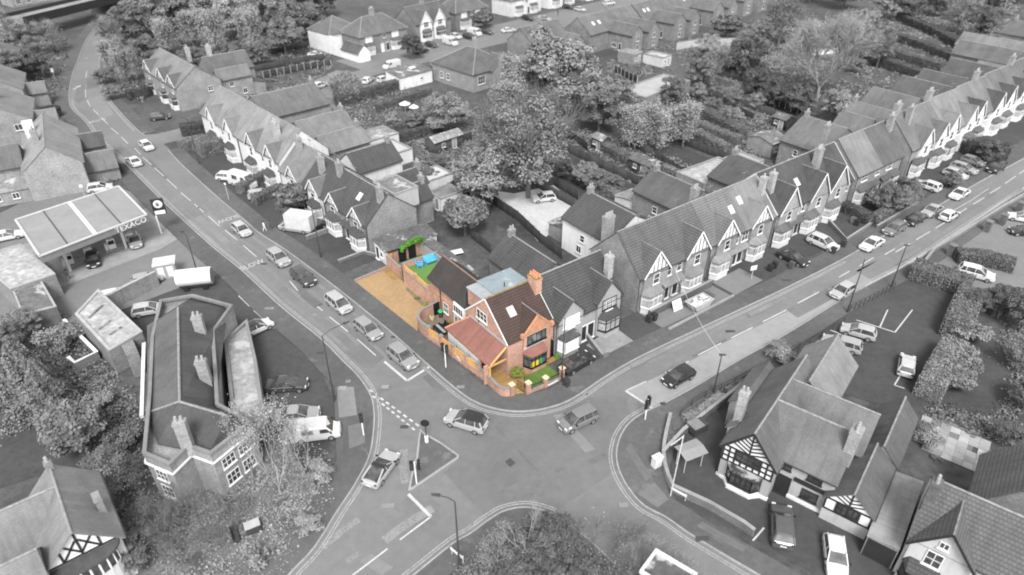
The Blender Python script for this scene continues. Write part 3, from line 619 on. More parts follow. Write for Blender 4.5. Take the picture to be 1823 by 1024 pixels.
# repairs and wear in the carriageway
RP = [m_ground('road_repair_dark', .118, .2, 1.5, .15, .12, None, .9, .2), m_ground('road_repair_light', .178, .2, 1.5, .12, .12, None, .9, .2), m_ground('road_repair_mid', .135, .2, 1.5, .15, .12, None, .9, .2)]
for k, px in ((1, [(-51.65, 96.11), (-49.23, 99.21), (-41.63, 90.67), (-43.8, 87.45)]), (2, [(-106.84, 167.77), (-105.32, 167.77), (-98.69, 156.58), (-98.88, 152.99), (-101.83, 156.58)]), (1, [(-98.69, 156.58), (-96.8, 159.05), (-86.91, 145.47), (-88.98, 142.99)]), (0, [(-107.05, 172.43), (-104.28, 173.39), (-100.44, 166.86), (-102.32, 163.31)]), (0, [(-29.48, 75.96), (-28.12, 78.03), (-26.97, 76.78), (-28.3, 74.63)]), (2, [(-21.89, 65.46), (-19.26, 69.6), (-14.15, 63.72), (-16.44, 59.63)]), (0, [(-9.09, 59.83), (-6.94, 56.97), (-8.11, 56.06), (-10.12, 58.66)]), (1, [(4.36, 52.58), (5.26, 52.91), (8.32, 47.83), (7.27, 47.39)]), (2, [(-1.64, 42.27), (2.62, 44.95), (4.66, 42.92), (0.95, 40.99)]), (0, [(7.34, 46.37), (9.11, 47.39), (9.49, 46.87), (7.73, 45.79)]), (2, [(-10.8, 40.68), (-8.76, 42.92), (-5.67, 40.37), (-7.66, 37.98)]), (1, [(-12.85, 35.21), (-12.04, 36.02), (-9.93, 34.68), (-10.76, 33.95)]), (0, [(21.08, 62.66), (25.89, 65.9), (26.05, 65.46), (21.23, 62.15)]), (2, [(35.39, 71.8), (42.37, 76.78), (43.14, 74.89), (36.24, 70.08)]), (0, [(54.44, 83.16), (57.11, 85.03), (57.22, 84.24), (54.57, 82.4)]), (2, [(66.13, 94.98), (82.74, 108.32), (82.88, 106.09), (66.4, 92.79)]), (0, [(-68.97, 119.31), (-68.3, 120.9), (-61.49, 112.76), (-62.19, 111.33)]), (0, [(3.98, 45.23), (4.83, 45.72), (5.13, 45.3), (4.29, 44.81)]), (0, [(-1.83, 50.94), (-1.6, 51.1), (2.62, 45.09), (2.35, 44.88)]), (2, [(10.43, 39.16), (12.08, 40.06), (15.37, 36.57), (13.76, 35.74)])): sheet('road_repair', [q[:2] for q in px], .0075 + .0004 * k, RP[k])
M_TRACK = m_ground('wheel_track', .163, .3, 2, .15, .12, (.8, .5, .15, .9), .85, .1)
for k, off in ((0, .9), (1, 2.5)):        # wheel tracks polished by traffic
    for ker, side, a, b in ((KW, 1, (-82.74, 130.6, 0.0), (-20.61, 62.66, 0.0)), (KN2, -1, (-50.76, 105.66, 0.0), (-9.83, 60.82, 0.0)), (KN2, -1, (15.12, 62.25, 0.0), (84.74, 112.28, 0.0)), (KE, -1, (72.63, 95.54, 0.0), (50.07, 78.73, 0.0))): lane_line('wheel_track', cut(offset(ker, side * (off + .35)), a, b), .5, M_TRACK, .0085)
# inspection covers, drains and pavement patches
for i, q in enumerate([(-25.23, 70.81), (-35.43, 83.16), (-51.86, 100.81), (-14.5, 66.12), (7.92, 56.06), (26.93, 67.26), (40.55, 75.96), (-11.13, 50.94), (-11.36, 40.99), (16.22, 54.28), (10.18, 40.99), (16.53, 37.41), (-18.34, 57.9), (-22.65, 62.87), (-31.34, 72.05), (-0.71, 56.06), (-5.7, 56.97), (37.71, 78.73), (54.17, 87.95)]):
    mb = MB(); w_ = .28 + .15 * (i % 3); mb.prism([(q[0] - w_, q[1] - .25), (q[0] + w_, q[1] - .22), (q[0] + w_, q[1] + .25), (q[0] - w_, q[1] + .22)], .0, .116 if i > 8 else .012); mb.obj('access_cover', 'asphalt_dark' if i % 2 else 'concrete', road, .8)
for k, px in enumerate(([(-27.6, 75.96), (-24.67, 73.07), (-25.59, 72.3), (-28.07, 74.89)], [(13.53, 60.82), (18.0, 63.93), (18.28, 63.29), (13.82, 60.13)], [(11.66, 42.27), (13.46, 43.58), (14.41, 41.62), (13.21, 40.68)], [(11.28, 47.83), (11.9, 48.59), (13.31, 44.26), (12.68, 43.72)], [(-19.4, 56.97), (-17.53, 56.97), (-16.32, 52.58), (-18.13, 52.16)], [(-16.94, 50.94), (-15.32, 51.58), (-14.78, 48.59), (-16.21, 47.83)], [(16.33, 38.68), (16.94, 39.16), (20.2, 36.57), (19.66, 36.02)], [(30.03, 70.81), (33.7, 73.32), (33.89, 72.56), (30.25, 70.08)], [(-44.75, 94.98), (-42.25, 92.79), (-42.76, 91.72), (-45.2, 94.24)])): sheet('pavement_patch', [q[:2] for q in px], .104 + .0006 * k, RP[k % 3])

# ------------------------------------------------------------------ buildings
scene.cycles.use_adaptive_sampling = True; scene.cycles.max_bounces = 5; scene.cycles.diffuse_bounces = 3; scene.cycles.glossy_bounces = 2; scene.cycles.transmission_bounces = 2
scene.cycles.use_denoising = True; scene.cycles.filter_width = 1.9
def house(name, label, F, s, d, deg, cat='house', group=None): return thing(name, label, cat, F(s, d), R(deg), group)
def terrace(name, label, F, deg, s0, s1, d0, ze, zr, depth, yr, gabs=(), bays=(), doors=(), wins=(), wall='brick', wc=1., roof='tile', rc=1., roof2=None, rc2=1., barge=None, wing=None, chim=(), gab_style=None, gab_wall=None, gwc=1., gw=4.0, gzb=None, gza=None, baybase=('render', 1.), baym='white', bayroof='tile', brc=.9, sky=(), porch=(), cat='houses', gab_rc=None, sidewins=(), upper=('white', 'glass'), group=None, gbarge='white'):
    r = house(name, label, F, s0, d0, deg, cat, group); W = s1 - s0
    if roof2 is None: gable(r, 0, W, 0, depth, ze, zr, 'x', yr, wall, wc, roof, rc, barge=barge)
    else:
        k = roof2[1]; gable(r, 0, k, 0, depth, ze, zr, 'x', yr, wall, wc, roof, rc, barge=None, ovg=.1); gable(r, k + .21, W, 0, depth, ze, zr, 'x', yr, wall, wc, roof2[0], rc2, ovg=.1, barge=None)
    for x in gabs:
        x, w, za = x if isinstance(x, tuple) else (x, gw, gza)
        gablet(r, x - s0, w, ze, zr, yr, gzb or ze + .1, za, -.37, gab_wall or wall, gwc if gab_wall else wc, barge=gbarge, roof=roof if roof2 is None or x - s0 < roof2[1] else roof2[0], rc=gab_rc or rc, style=gab_style)
        window(r, 'F', x - s0, -.375, (gzb or ze) - 1.75, 1.1, 1.5, 1, 2, upper[0], upper[1])
    for x in bays: bay(r, x - s0, -.375 if gabs else -.005, 3.2, .95, 0, 1.0, 2.75, bayroof, brc, baym, 'curtain', *baybase)
    for x in doors: door(r, 'F', x - s0, -.005)
    for x, z, w, h, c in wins: window(r, 'F', x - s0, -.005, z, w, h, c, 2, *upper)
    for a, b in porch: mb = MB(); mb.slab([(a - s0, -.9, 2.65), (b - s0, -.9, 2.65), (b - s0, -.01, 3.15), (a - s0, -.01, 3.15)], .1); mb.obj('porch_roof', bayroof, r, brc)
    if wing:
        for (x0, x1, y1, we, wr, ww, wwc, wro, wrc) in wing:
            gable(r, x0 - s0, x1 - s0, depth - .02, y1, we, wr, 'y', None, ww, wwc, wro, wrc)
            for k, yy in enumerate((depth + 2, depth + 5.2)):
                if yy < y1 - 1: window(r, 'L', yy, x0 - s0 - .005, 2.9 if we > 4.4 else 1.1, .9, 1.1, 1, 2)
                if yy < y1 - 1 and we > 4.4: window(r, 'L', yy + .6, x0 - s0 - .005, .9, 1.0, 1.2, 2, 1)
            window(r, 'B', (x0 + x1) / 2 - s0, y1 + .005, 3.0 if we > 4.4 else 1.0, 1.2, 1.1, 2)
            if s0 < 95 or s0 > 180: chimney(r, (x0 + x1) / 2 - s0, y1 - .6, wr - .9, wr + 1.0, .9, .6, 2, 'brick', 1.1)
    for c in chim: chimney(r, c[0] - s0, c[1], c[2], c[3], c[4] if len(c) > 4 else .9, c[5] if len(c) > 5 else .65, c[6] if len(c) > 6 else 3, 'brick', c[7] if len(c) > 7 else 1.15)
    sl = math.degrees(math.atan2(zr - ze, yr))
    for x, t in sky: skylight(r, x - s0, yr * t, ze + (zr - ze) * t + .12, sl)
    if s1 - s0 > 11: aerial(r, W * .27, yr + .1, zr + .1); aerial(r, W * .8, yr + .1, zr + .1)
    for x in [0.12, W - .12]: downpipe(r, x, -.08, .1, ze - .2)
    return r
# --- the row along the north-east road
terrace('house_pair', 'grey pebble-dashed house pair joined to the coloured corner house', FNE, 37.1, 6.66, 17.3, 0, 4.5, 8.4, 8.6, 4.4, gabs=((8.75, 3.7, 7.1), (14.8, 3.7, 7.3)), bays=(), doors=(12.3, 11.1), wall='render', wc=.5, roof='pantile', rc=.62, gzb=5.1, gab_wall='render', gwc=.52, gbarge=None, chim=((16.6, 2.0, 5.4, 9.2, .8, .8, 1, 1.6),), wing=((10.5, 17.2, 18.4, 3.4, 5.8, 'brick', .9, 'pantile', .75),))
hp = bpy.data.objects['house_pair']
bay(hp, 8.2 - 6.66, -.375, 2.7, .95, 0, .9, 2.6, 'felt', .4, 'white', 'white', 'render', .5, .3, .4, 3); bay(hp, 14.8 - 6.66, -.375, 3.2, .9, 0, .95, 2.7, 'slate', .5, 'dark', 'curtain', 'render', .6, .45, .6, 3)
window(hp, 'F', 8.75 - 6.66, -.385, 3.6, 2.5, 1.4, 4, 1, 'white', 'white'); window(hp, 'F', 14.8 - 6.66, -.385, 3.6, 2.3, 1.4, 3, 2, 'dark', 'curtain')
terrace('house_pair', 'brick house pair with two half-timbered gables and a skip outside', FNE, 37.1, 20.4, 33.7, .25, 5.4, 9.9, 8.8, 4.3, gabs=((23.2, 4.3, 8.3), (31.0, 4.3, 8.5)), gab_style='tudor', bays=(22.5, 30.2), doors=(25.9, 27.6), wins=((26.0, 3.6, .9, 1.6, 1), (27.9, 3.6, .9, 1.6, 1)), wc=1.05, roof='pantile', rc=.98, porch=((24.6, 28.6),), wing=((23.7, 32.9, 18.3, 5.2, 7.9, 'render', 1.25, 'pantile', .72),), chim=((22, 7.6, 6.2, 10.4, 1.5, .8, 4),), brc=1.6)
a = bpy.data.objects['house_pair.001']; leanto(a, 24.6 - 20.4, 27.6 - 20.4, 18.32, 22.4, 2.2, 2.9, 'back', 'brick', 1.1, 'felt', .5)
terrace('house_pair', 'brick house pair with one white and one timbered gable and two skylights', FNE, 37.1, 34.0, 48.2, .25, 5.4, 9.9, 8.8, 4.3, gabs=((37.2, 4.2, 8.2), (44.6, 4.2, 8.1)), gab_style='tudor', bays=(35.9, 44.0), doors=(39.9, 41.2), wins=((39.7, 3.5, .9, 1.6, 1), (41.6, 3.4, 1.4, 1.7, 2)), wc=.95, roof='pantile', rc=1.45, roof2=('tile', 7.2), rc2=1.35, porch=((37.7, 42.2),), wing=((38.5, 46.8, 18.7, 5.1, 7.4, 'brick', 1.05, 'tile', .72),), sky=((40.3, .5), (42.6, .62)), chim=((36.3, 5.6, 7, 11, .9, .9, 3), (47.6, 2.6, 6.5, 10.6, .8, .8, 1, 1.5)), brc=1.7)
b = bpy.data.objects['house_pair.002']; leanto(b, 39 - 34, 43 - 34, 18.72, 23, 2.3, 3.0, 'back', 'render', 1.0, 'felt', 1.4)
terrace('house_row', 'dark-roofed brick house row with three sharp white-edged gables', FNE, 37.1, 48.6, 68.8, .3, 5.5, 10.0, 9, 4.6, gabs=((51.5, 4.7, 8.9), (59.1, 4.7, 9.0), (64.4, 4.7, 8.9)), bays=(49.9 + .4, 57.3, 63.2), doors=(53.9, 54.9), wins=((54.2, 3.7, .8, 1.5, 1), (55.6, 3.7, .8, 1.5, 1), (67.4, 3.6, .9, 1.5, 1)), wc=1.15, roof='slate', rc=.62, gzb=5.4, sky=((55.8, .45),), porch=((52.2, 55.6),), chim=((49.6, 2.4, 6.5, 10.8, .8, .8, 1, 1.5), (61.7, 2.9, 7.2, 11.4, 1.2, .9, 4)), wing=((53.5, 64.5, 16.2, 4.3, 6.8, 'brick', .95, 'slate', .75),), brc=.8, gab_wall='brick', gwc=1.25, barge='white')
c_ = bpy.data.objects['house_row']; flatblock(c_, [(53 - 48.6, 16.3), (64 - 48.6, 16.3), (64 - 48.6, 22.3), (53 - 48.6, 22.3)], 2.9, 'brick', 1.2, 'felt', 1.9)
terrace('house_pair', 'tall brick house pair whose right roof half is darker, over a front hedge', FNE, 37.1, 70.3, 84.6, .3, 5.5, 10.1, 9, 4.7, bays=(72.6, 82.2), doors=(76.3, 79.2), wins=((72.8, 3.9, 1.8, 1.3, 3), (76.8, 3.9, 1.3, 1.3, 2), (80.6, 3.9, 1.8, 1.3, 3)), wc=1.05, roof='tile', rc=1.35, roof2=('tile', 7.2), rc2=.72, porch=((71, 77.4), (78.2, 83.8)), chim=((84.3, 3.6, 7.2, 11.6, .9, .9, 3), (73, 8.4, 6, 11, .9, .7, 3)), wing=((75.2, 87, 17.6, 5, 8.2, 'brick', 1, 'tile', 1.05),), brc=.7)
d_ = bpy.data.objects['house_pair.003']; window(d_, 'L', 4.4, -.005, 6.6, 1.0, 1.2, 2, 2)
terrace('house_pair', 'brick house pair right of the two-tone roof with a white panel gable', FNE, 37.1, 88.2, 100.8, .6, 5.4, 10.2, 9, 4.9, gabs=((92.9, 3.8, 8.2), (98.6, 3.4, 8.0)), bays=(90.7, 97.9), doors=(94.2, 95.2), wins=((96, 3.6, .9, 1.5, 1),), wc=1.1, roof='tile', rc=1.1, gab_style=None, gab_wall='render', gwc=1, porch=((89.4, 100),), chim=((91, 3.4, 7.6, 11.6, .9, .9, 3), (89, 4.9, 9, 12.2, 1.4, .8, 4)), wing=((95.2, 100.7, 17.5, 5, 7.6, 'brick', 1, 'tile', 1.1), (88.4, 93.5, 15.5, 5, 7.6, 'brick', 1, 'tile', 1.1)), brc=.7)
terrace('house_pair', 'pale-roofed house pair with white gables beyond the dark hedge', FNE, 37.1, 101.2, 113.2, 1.0, 5.5, 10.2, 9, 4.9, gabs=((103.4, 3.8, 8.5), (110.6, 3.8, 8.5)), bays=(103.6, 110.8), doors=(106.6, 107.8), wins=((107.2, 3.7, 1.6, 1.5, 2),), wall='render', wc=.8, roof='slate', rc=1.7, gab_wall='render', gwc=1.15, chim=((101.6, 5, 9, 12, 1.4, .8, 4),), wing=((103.5, 112.8, 18.5, 5, 8, 'brick', 1.1, 'tile', 1.0),), brc=.8)
terrace('house_pair', 'white-fronted house pair with dark-cheeked gables, third from the right edge', FNE, 37.1, 113.6, 126.4, 1.4, 5.5, 10.2, 9, 4.9, gabs=((115.2, 3.6, 8.5), (123.8, 3.8, 8.5)), bays=(115.6, 124), doors=(119, 120.2), wins=((119.8, 3.7, 1.6, 1.5, 2),), wall='render', wc=.8, roof='tile', rc=1.15, gab_wall='render', gwc=1.2, gab_rc=.6, chim=((121.5, 5, 9, 12, 1.2, .8, 4),), wing=((114, 119, 14.5, 3, 4.8, 'render', 1.5, 'tile', 1.4), (119.8, 126.2, 19.6, 4.8, 7.4, 'brick', 1.1, 'tile', .75)), brc=.8)
terrace('house_pair', 'white-fronted house pair with dark-cheeked gables, second from the right edge', FNE, 37.1, 126.8, 140.2, 1.9, 5.5, 10.2, 9, 4.9, gabs=((130.4, 3.6, 8.5), (137, 3.8, 8.5)), bays=(130.2, 137), doors=(133, 134.2), wins=((133.8, 3.7, 1.6, 1.5, 2),), wall='render', wc=.8, roof='tile', rc=.95, gab_wall='render', gwc=1.2, gab_rc=.6, chim=((139.5, 5, 9, 12, 1.2, .8, 4),), wing=((128.0, 135.6, 18.8, 4.8, 7.4, 'brick', 1.1, 'slate', .8), (136.2, 140, 13.5, 3, 4.6, 'render', 1.3, 'tile', 1.2)), brc=.8)
terrace('house_pair', 'last house pair of the long terrace at the right edge', FNE, 37.1, 140.6, 155, 2.3, 5.5, 10.2, 9, 4.9, gabs=((143.4, 3.6, 8.5), (151.8, 3.8, 8.5)), bays=(143.4, 151.6), doors=(147, 148.2), wall='render', wc=.8, roof='tile', rc=.85, gab_wall='render', gwc=1.2, gab_rc=.6, wing=((144.5, 151.0, 19.5, 4.6, 7.0, 'render', 1.5, 'slate', .8), (151.3, 154.8, 14, 3, 4.4, 'brick', 1.1, 'tile', 1.3)), brc=.8)
terrace('house_pair', 'grey-roofed house pair at the far right, cut by the frame edge', FNE, 37.1, 156, 171, 3, 5.5, 9.8, 9, 4.9, bays=(159, 168), wall='render', wc=.8, roof='tile', rc=1.1, wing=((157, 162.5, 17, 3.2, 4.8, 'brick', 1.2, 'tile', 1.3), (163, 170, 25, 4.6, 7.2, 'brick', 1.1, 'slate', 1.1)), brc=.8)
terrace('house_pair', 'far grey house pair under the top right corner', FNE, 37.1, 173, 190, 4, 5.5, 9.8, 9, 4.9, wall='brick', wc=1.05, roof='tile', rc=1.0, wing=((174, 180, 28, 4.4, 7.0, 'render', 1.1, 'tile', 1.35), (181.5, 188.5, 20, 3.4, 5.4, 'brick', 1.1, 'tile', 1.2)), brc=.8)
terrace('house_pair', 'farthest grey house pair in the top right corner', FNE, 37.1, 192, 210, 5, 5.5, 9.8, 9, 4.9, wall='brick', wc=1.05, roof='tile', rc=1.2, wing=((194, 206, 24, 5, 7.6, 'brick', 1.2, 'tile', .9),), brc=.8)
# --- the row along the north-west road
terrace('house_pair', 'end house pair with blank brick gable beside the gravel drive', FNW, -47.5, -12.2, 0, 0, 4.5, 8.2, 8.6, 4.0, gabs=((-2.5, 3.4, 6.6), (-9.0, 3.4, 6.6)), bays=(-1.9, -8.7), doors=(-4.6, -5.8), wins=((-5.2, 2.9, .9, 1.3, 1),), wc=1.05, roof='pantile', rc=.72, roof2=('slate', 6.0), rc2=.65, gab_style='tudor', sky=((-4.9, .55),), porch=((-6.6, -3.8),), chim=((-.5, 3.0, 6.2, 9.6, .8, .8, 2), (-11.9, 3.2, 6.6, 9.6, .8, .8, 2)), wing=((-9.8, -6.3, 15.5, 4.6, 6.6, 'render', 1.1, 'pantile', .75), (-5.6, -1.8, 13.0, 4.4, 6.4, 'brick', 1, 'slate', .6)), brc=.55, gzb=4.7)
e_ = bpy.data.objects['house_pair.012'] if 'house_pair.012' in bpy.data.objects else hp
for a_, q_ in ((e_, 0),):
    flatblock(a_, [(6.3, 5.2), (12.0, 5.2), (12.0, 9.4), (6.3, 9.4)], 7.7, 'render', .6, 'felt', .9, z0=4.8)
terrace('house_pair', 'white-fronted house pair with part-retiled roof, second from the gravel drive', FNW, -47.5, -27.0, -12.35, .1, 4.5, 8.3, 8.8, 4.2, gabs=((-15.2, 3.4, 6.6), (-22.0, 3.4, 6.7)), bays=(-14.6, -22.2), doors=(-18, -19), wins=((-18.5, 2.9, .9, 1.3, 1),), wall='render', wc=1.0, roof='tile', rc=1.35, roof2=('pantile', 7.4), rc2=.72, gab_style='tudor', chim=((-16.3, 2.4, 6.0, 9.4, .9, .8, 3), (-24.8, 3.2, 7, 9.8, .9, .8, 3)), wing=((-22.8, -16.5, 17.4, 4.6, 7.0, 'render', 1.1, 'pantile', .72),), brc=.5, gzb=4.7)
terrace('house_pair', 'pale-roofed white-fronted house pair, third from the gravel drive', FNW, -47.5, -43.4, -27.2, .3, 5.6, 9.9, 9.2, 4.8, gabs=((-29.9, 3.6, 7.9), (-37.2, 3.6, 8.0)), bays=(-30.3, -37.4), doors=(-33, -34.2), wins=((-33.6, 3.7, .9, 1.5, 1),), wall='render', wc=1.05, roof='tile', rc=1.65, gab_rc=1.0, chim=((-31.8, 2.6, 7.4, 10.8, 1.3, .8, 5, 1.6),), wing=((-43, -34.4, 19.5, 4.6, 7.2, 'brick', 1.1, 'tile', 1.3), (-33.5, -28, 18, 4.4, 6.6, 'brick', 1.1, 'tile', 1.35)), brc=.5, gab_style='tudor')
terrace('house_pair', 'white-fronted house pair behind the round hedge, fourth from the gravel drive', FNW, -47.5, -60.5, -43.8, .4, 5.6, 9.9, 9.2, 4.8, gabs=((-46.6, 3.6, 7.9), (-54.6, 3.6, 8.1)), bays=(-46.6, -54.8), doors=(-50, -51.2), wins=((-50.6, 3.7, .9, 1.5, 1),), wall='render', wc=1.05, roof='tile', rc=1.55, gab_rc=1.3, wing=((-62.5, -51, 23, 4.6, 7.6, 'brick', 1.1, 'pantile', 1.3),), brc=.5)
r = house('detached_house', 'large brick house with blank gable end beyond the side street', FNW, -102, 3.0, -47.5)
gable(r, 0, 21.4, 0, 9.8, 5.3, 8.9, 'x', 4.9, 'brick', 1.15, 'tile', 1.3)
for x, za in ((3.5, 7.6), (12.2, 7.6), (18.4, 7.4)): gablet(r, x, 4.4, 5.3, 8.9, 4.9, 5.4, za, -.01, 'render', 1.1, 'tile', .8, style='tudor'); bay(r, x, -.02, 3.2, .95, 0, 1, 2.75, 'tile', .9, 'white', 'glass', 'render', 1); window(r, 'F', x, -.02, 3.4, 1.4, 1.4, 2, 2)
window(r, 'R', 7.2, 21.405, 3.2, 1.1, 1.1, 2, 2); window(r, 'R', 7.6, 21.405, .4, 1.0, 2.0, 1, 1); gable(r, 8.5, 16.5, 9.8, 20, 5.3, 8.2, 'y', None, 'brick', 1.1, 'tile', .8); gable(r, 17.2, 20.6, 9.8, 17.4, 4.8, 6.6, 'y', None, 'brick', 1.15, 'tile', 1.1)
window(r, 'R', 12.4, 20.605, 2.9, 1.0, 1.2, 2); window(r, 'R', 15.2, 20.605, .8, 1.0, 1.2, 2); chimney(r, 12, 12, 7.5, 10.4, 1.4, .8, 4, 'brick', 1.5); chimney(r, 9, 8.2, 7, 10.2, 1, .8, 3, 'brick', 1.4); leanto(r, 17.4, 20.4, 17.42, 20.4, 2.3, 3.2, 'back', 'brick', 1.1, 'tile', .8)
# --- the street at the top
def topsemi(label, s0, s1, d0, wall, wc, rc, kind, deg=45.0, gabl=(), bays=(), pane='curtain', F=FTP):
    r = house('house_pair', label, F, s0, d0, deg, 'houses'); W = s1 - s0
    if kind == 'hip': hip(r, 0, W, 0, 9.5, 5.2, 9.0, 'x', (1, 1), wall, wc, 'tile', rc)
    else: gable(r, 0, W, 0, 9.5, 5.2, 9.2, 'x', 4.75, wall, wc, 'tile', rc)
    for g in gabl: gablet(r, g - s0, 4.4, 5.2, 9.1, 4.75, 5.0, 8.2, -.3, 'render', 1.2, 'tile', rc, ybase=0); window(r, 'F', g - s0, -.31, 3.9, 1.8, 1.5, 3, 2)
    for b in bays: bay(r, b - s0, -.02 if b not in gabl else -.32, 3.4, .9, 0, .9, 2.7, 'tile', .8, 'white', pane, 'render', 1.1)
    for b in bays:
        if b not in gabl: window(r, 'F', b - s0, -.01, 3.4, 2.4, 1.5, 4, 2, 'white', 'white')
    door(r, 'F', W / 2 - .9, -.01, m='white'); door(r, 'F', W / 2 + .9, -.01); window(r, 'F', W / 2, -.01, 3.6, 1.0, 1.2, 2)
    chimney(r, W / 2, 4.8, 8, 10.8, 1.4, .8, 4); return r
t1 = topsemi('hip-roofed house pair with a white side wall and garage at the top', 0.5, 17.0, 1.5, 'brick', .9, .95, 'hip', 47, (), (3.4, 12.6))
hip(t1, -4.0, 6.5, 8.6, 19, 5.2, 8.6, 'y', (1, 1), 'render', 1.15, 'tile', .95); gable(t1, -4.2, -.4, -4.6, 3.2, 2.5, 4.2, 'y', None, 'render', 1.2, 'tile', .7); mb = MB(); mb.box(-4.22, -4.02, 3.2, 19, 0, 5.1); mb.obj('side_wall', 'render', t1, 1.15); window(t1, 'F', -2.3, -4.61, .1, 2.6, 2.0, 1, 1, 'white', 'white')
topsemi('white double-gabled house pair at the top with a van outside', 20.5, 34.5, 2.6, 'brick', .8, .75, 'gable', 47, (24.4, 29.8), (24.4, 29.8), 'glass')
topsemi('brick house pair right of the white gables at the top', 39.0, 53.0, 6.0, 'brick', .75, .9, 'hip', 47, (), (42.5, 48.5))
topsemi('pale-fronted house pair at the top above the parked vans', 64.5, 79.0, 7.0, 'render', .95, .85, 'hip', 45, (), (68, 75))
topsemi('white bay-fronted house pair farther along the top street', 83.0, 97.0, 7.0, 'render', 1.1, .85, 'hip', 45, (), (86.5, 93))
topsemi('brick house pair at the top edge, right of the white bays', 101, 116, 7.0, 'brick', 1.0, .85, 'hip', 45, (), (105, 112))
topsemi('slate-roofed house pair at the top edge above the bare tree', 120, 136, 7.0, 'render', 1.0, .95, 'hip', 45, (), (124, 132))
r = house('bungalow', 'brick house with hipped roof and white windows behind the dark hedge', FTP, 0.8, -44.0, 45)
hip(r, 0, 13, 0, 15, 4.4, 8.0, 'y', (1, 1), 'brick', 1.15, 'tile', .8, inset=6); gable(r, 5.2, 13.0, -1.4, 3, 4.4, 7.2, 'y', None, 'brick', 1.15, 'tile', .85)
window(r, 'F', 2.6, -.01, 1.6, 2.2, 1.9, 3, 2); window(r, 'F', 9, -1.41, 1.4, 2.6, 1.9, 4, 2); window(r, 'L', 9, -.01, 1.2, 1.2, 1.6, 2, 2); window(r, 'L', 11.5, -.01, 1.2, 1.2, 1.6, 2, 2); chimney(r, 8.6, 8.6, 6, 9.6, 1.0, .8, 3, 'brick', 1.2)
r = house('garage_block', 'white flat-roofed garage block beside the weeping tree', FTP, -10.2, -30.2, 45, 'garage'); leanto(r, 0, 9.8, 0, 5.6, 2.9, 3.6, 'front', 'render', 1.2, 'felt', .75); window(r, 'L', 3, -.01, .8, .7, 1.3, 1, 2, pane='glass'); window(r, 'F', 6.5, -.01, 1.3, .9, .6, 2); skylight(r, 6.4, 3.4, 3.45, 7, 1.6, 1.0)
def rear(label, s0, s1, d0, rc, wings, sky=()):
    r = house('house_pair', label, FTP, s0, d0, 45, 'houses'); W = s1 - s0
    gable(r, 0, W, 0, 9.5, 5.2, 9.0, 'x', None, 'brick', .9, 'tile', rc)
    for x0, x1, y, rr in wings:
        gable(r, x0 - s0, x1 - s0, -y, .02, 5.0, 7.2, 'y', None, 'brick', .95, 'tile', rr); window(r, 'F', (x0 + x1) / 2 - s0, -y - .01, 3.1, 1.2, 1.3, 2); window(r, 'F', (x0 + x1) / 2 - s0, -y - .01, .8, 1.2, 1.3, 2); window(r, 'L', -y / 2, x0 - s0 - .01, .3, .9, 2.0, 1); window(r, 'L', -y / 2 + 2, x0 - s0 - .01, .8, 1.6, 1.3, 3)
    for x in sky: skylight(r, x - s0, 2.4, 7.15, 39)
    chimney(r, W / 2, 4.7, 8.3, 10.6, 1.3, .8, 4); return r
rear('rear of brick house pair half hidden by the tall central tree', 27.0, 41.5, -38.5, .95, ((30, 34, 6, .9), (35.2, 40.5, 6.5, 1.1)))
rear('rear of brick terrace with two bright skylights and long rear wings', 47.0, 71.0, -41.2, 1.05, ((55.4, 60.0, 8.4, .9), (62.5, 67.4, 8.8, .9)), (51, 53.6))
rear('rear of brick terrace right of the skylit roof', 71.8, 94.0, -41.2, 1.0, ((75.5, 81.5, 8.6, .9), (83.5, 88.5, 9.0, .95)), (75, 77))
rear('rear of grey terrace at the top, above the pale garden wall', 94.6, 116, -40, 1.05, ((99, 105, 8.6, 1), (107.5, 113, 9.0, .95)), (98,))
rear('farther rear terrace at the top right with white dormers', 116.6, 140, -39, 1.05, ((120, 126, 8.6, 1), (130, 136, 9.0, .95)))
rear('farthest rear terrace under the top edge at right', 141, 166, -38, 1.0, ((146, 152, 8.6, 1), (156, 162, 9.0, .95)))
# small outbuildings in the gardens
def outbuilding(name, label, at, deg, w, d, ze, zr, wall='brick', wc=1., roof='felt', rc=1., cat='shed', flat=False, axis='x'):
    r = thing(name, label, cat, at, R(deg))
    if flat: flatblock(r, [(0, 0), (w, 0), (w, d), (0, d)], ze, wall, wc, roof, rc)
    else: gable(r, 0, w, 0, d, ze, zr, axis, None, wall, wc, roof, rc, ov=.15, ridge=None)
    window(r, 'F', w * .3, -.005, .9, .8, .8, 2); door(r, 'F', w * .68, -.005, .85, 1.95, 'grey_paint', .03); return r
outbuilding('flat_roofed_workshop', 'wide low workshop with pale flat roof among the gardens', FTP(20.5, -79.2), 45, 18, 7.6, 2.5, 0, 'brick', 1, 'sheet_pale', 1.15, 'workshop', True)
outbuilding('garden_room', 'flat-roofed garden room with white door behind the brick terrace', FTP(50.2, -63.3), 45, 4.2, 6.2, 2.5, 0, 'render', .9, 'felt', 1.5, 'shed', True)
outbuilding('kitchen_extension', 'small brick extension with a roof lantern behind the terrace', FTP(46.5, -56.5), 45, 4.2, 5, 2.8, 0, 'brick', 1, 'felt', 1.2, 'extension', True)
outbuilding('garden_shed', 'dark garden shed with pale roof edge beside the gravel yard', (-3.48, 98.03, 0.0), 127, 3.0, 2.2, 2.0, 2.7, 'wood', .5, 'felt', 1.3)
outbuilding('garden_shed', 'grey garden shed under the leafy tree left of the gravel yard', (-8.5, 104.57, 0.0), 40, 3.4, 2.6, 2.1, 2.8, 'wood', .9, 'felt', .7)
outbuilding('garden_shed', 'long timber shed behind the white-walled rear wing', (-14.72, 123.35, 0.0), 43, 7, 3.2, 2.2, 3.0, 'wood', 1.2, 'felt', 1.3)
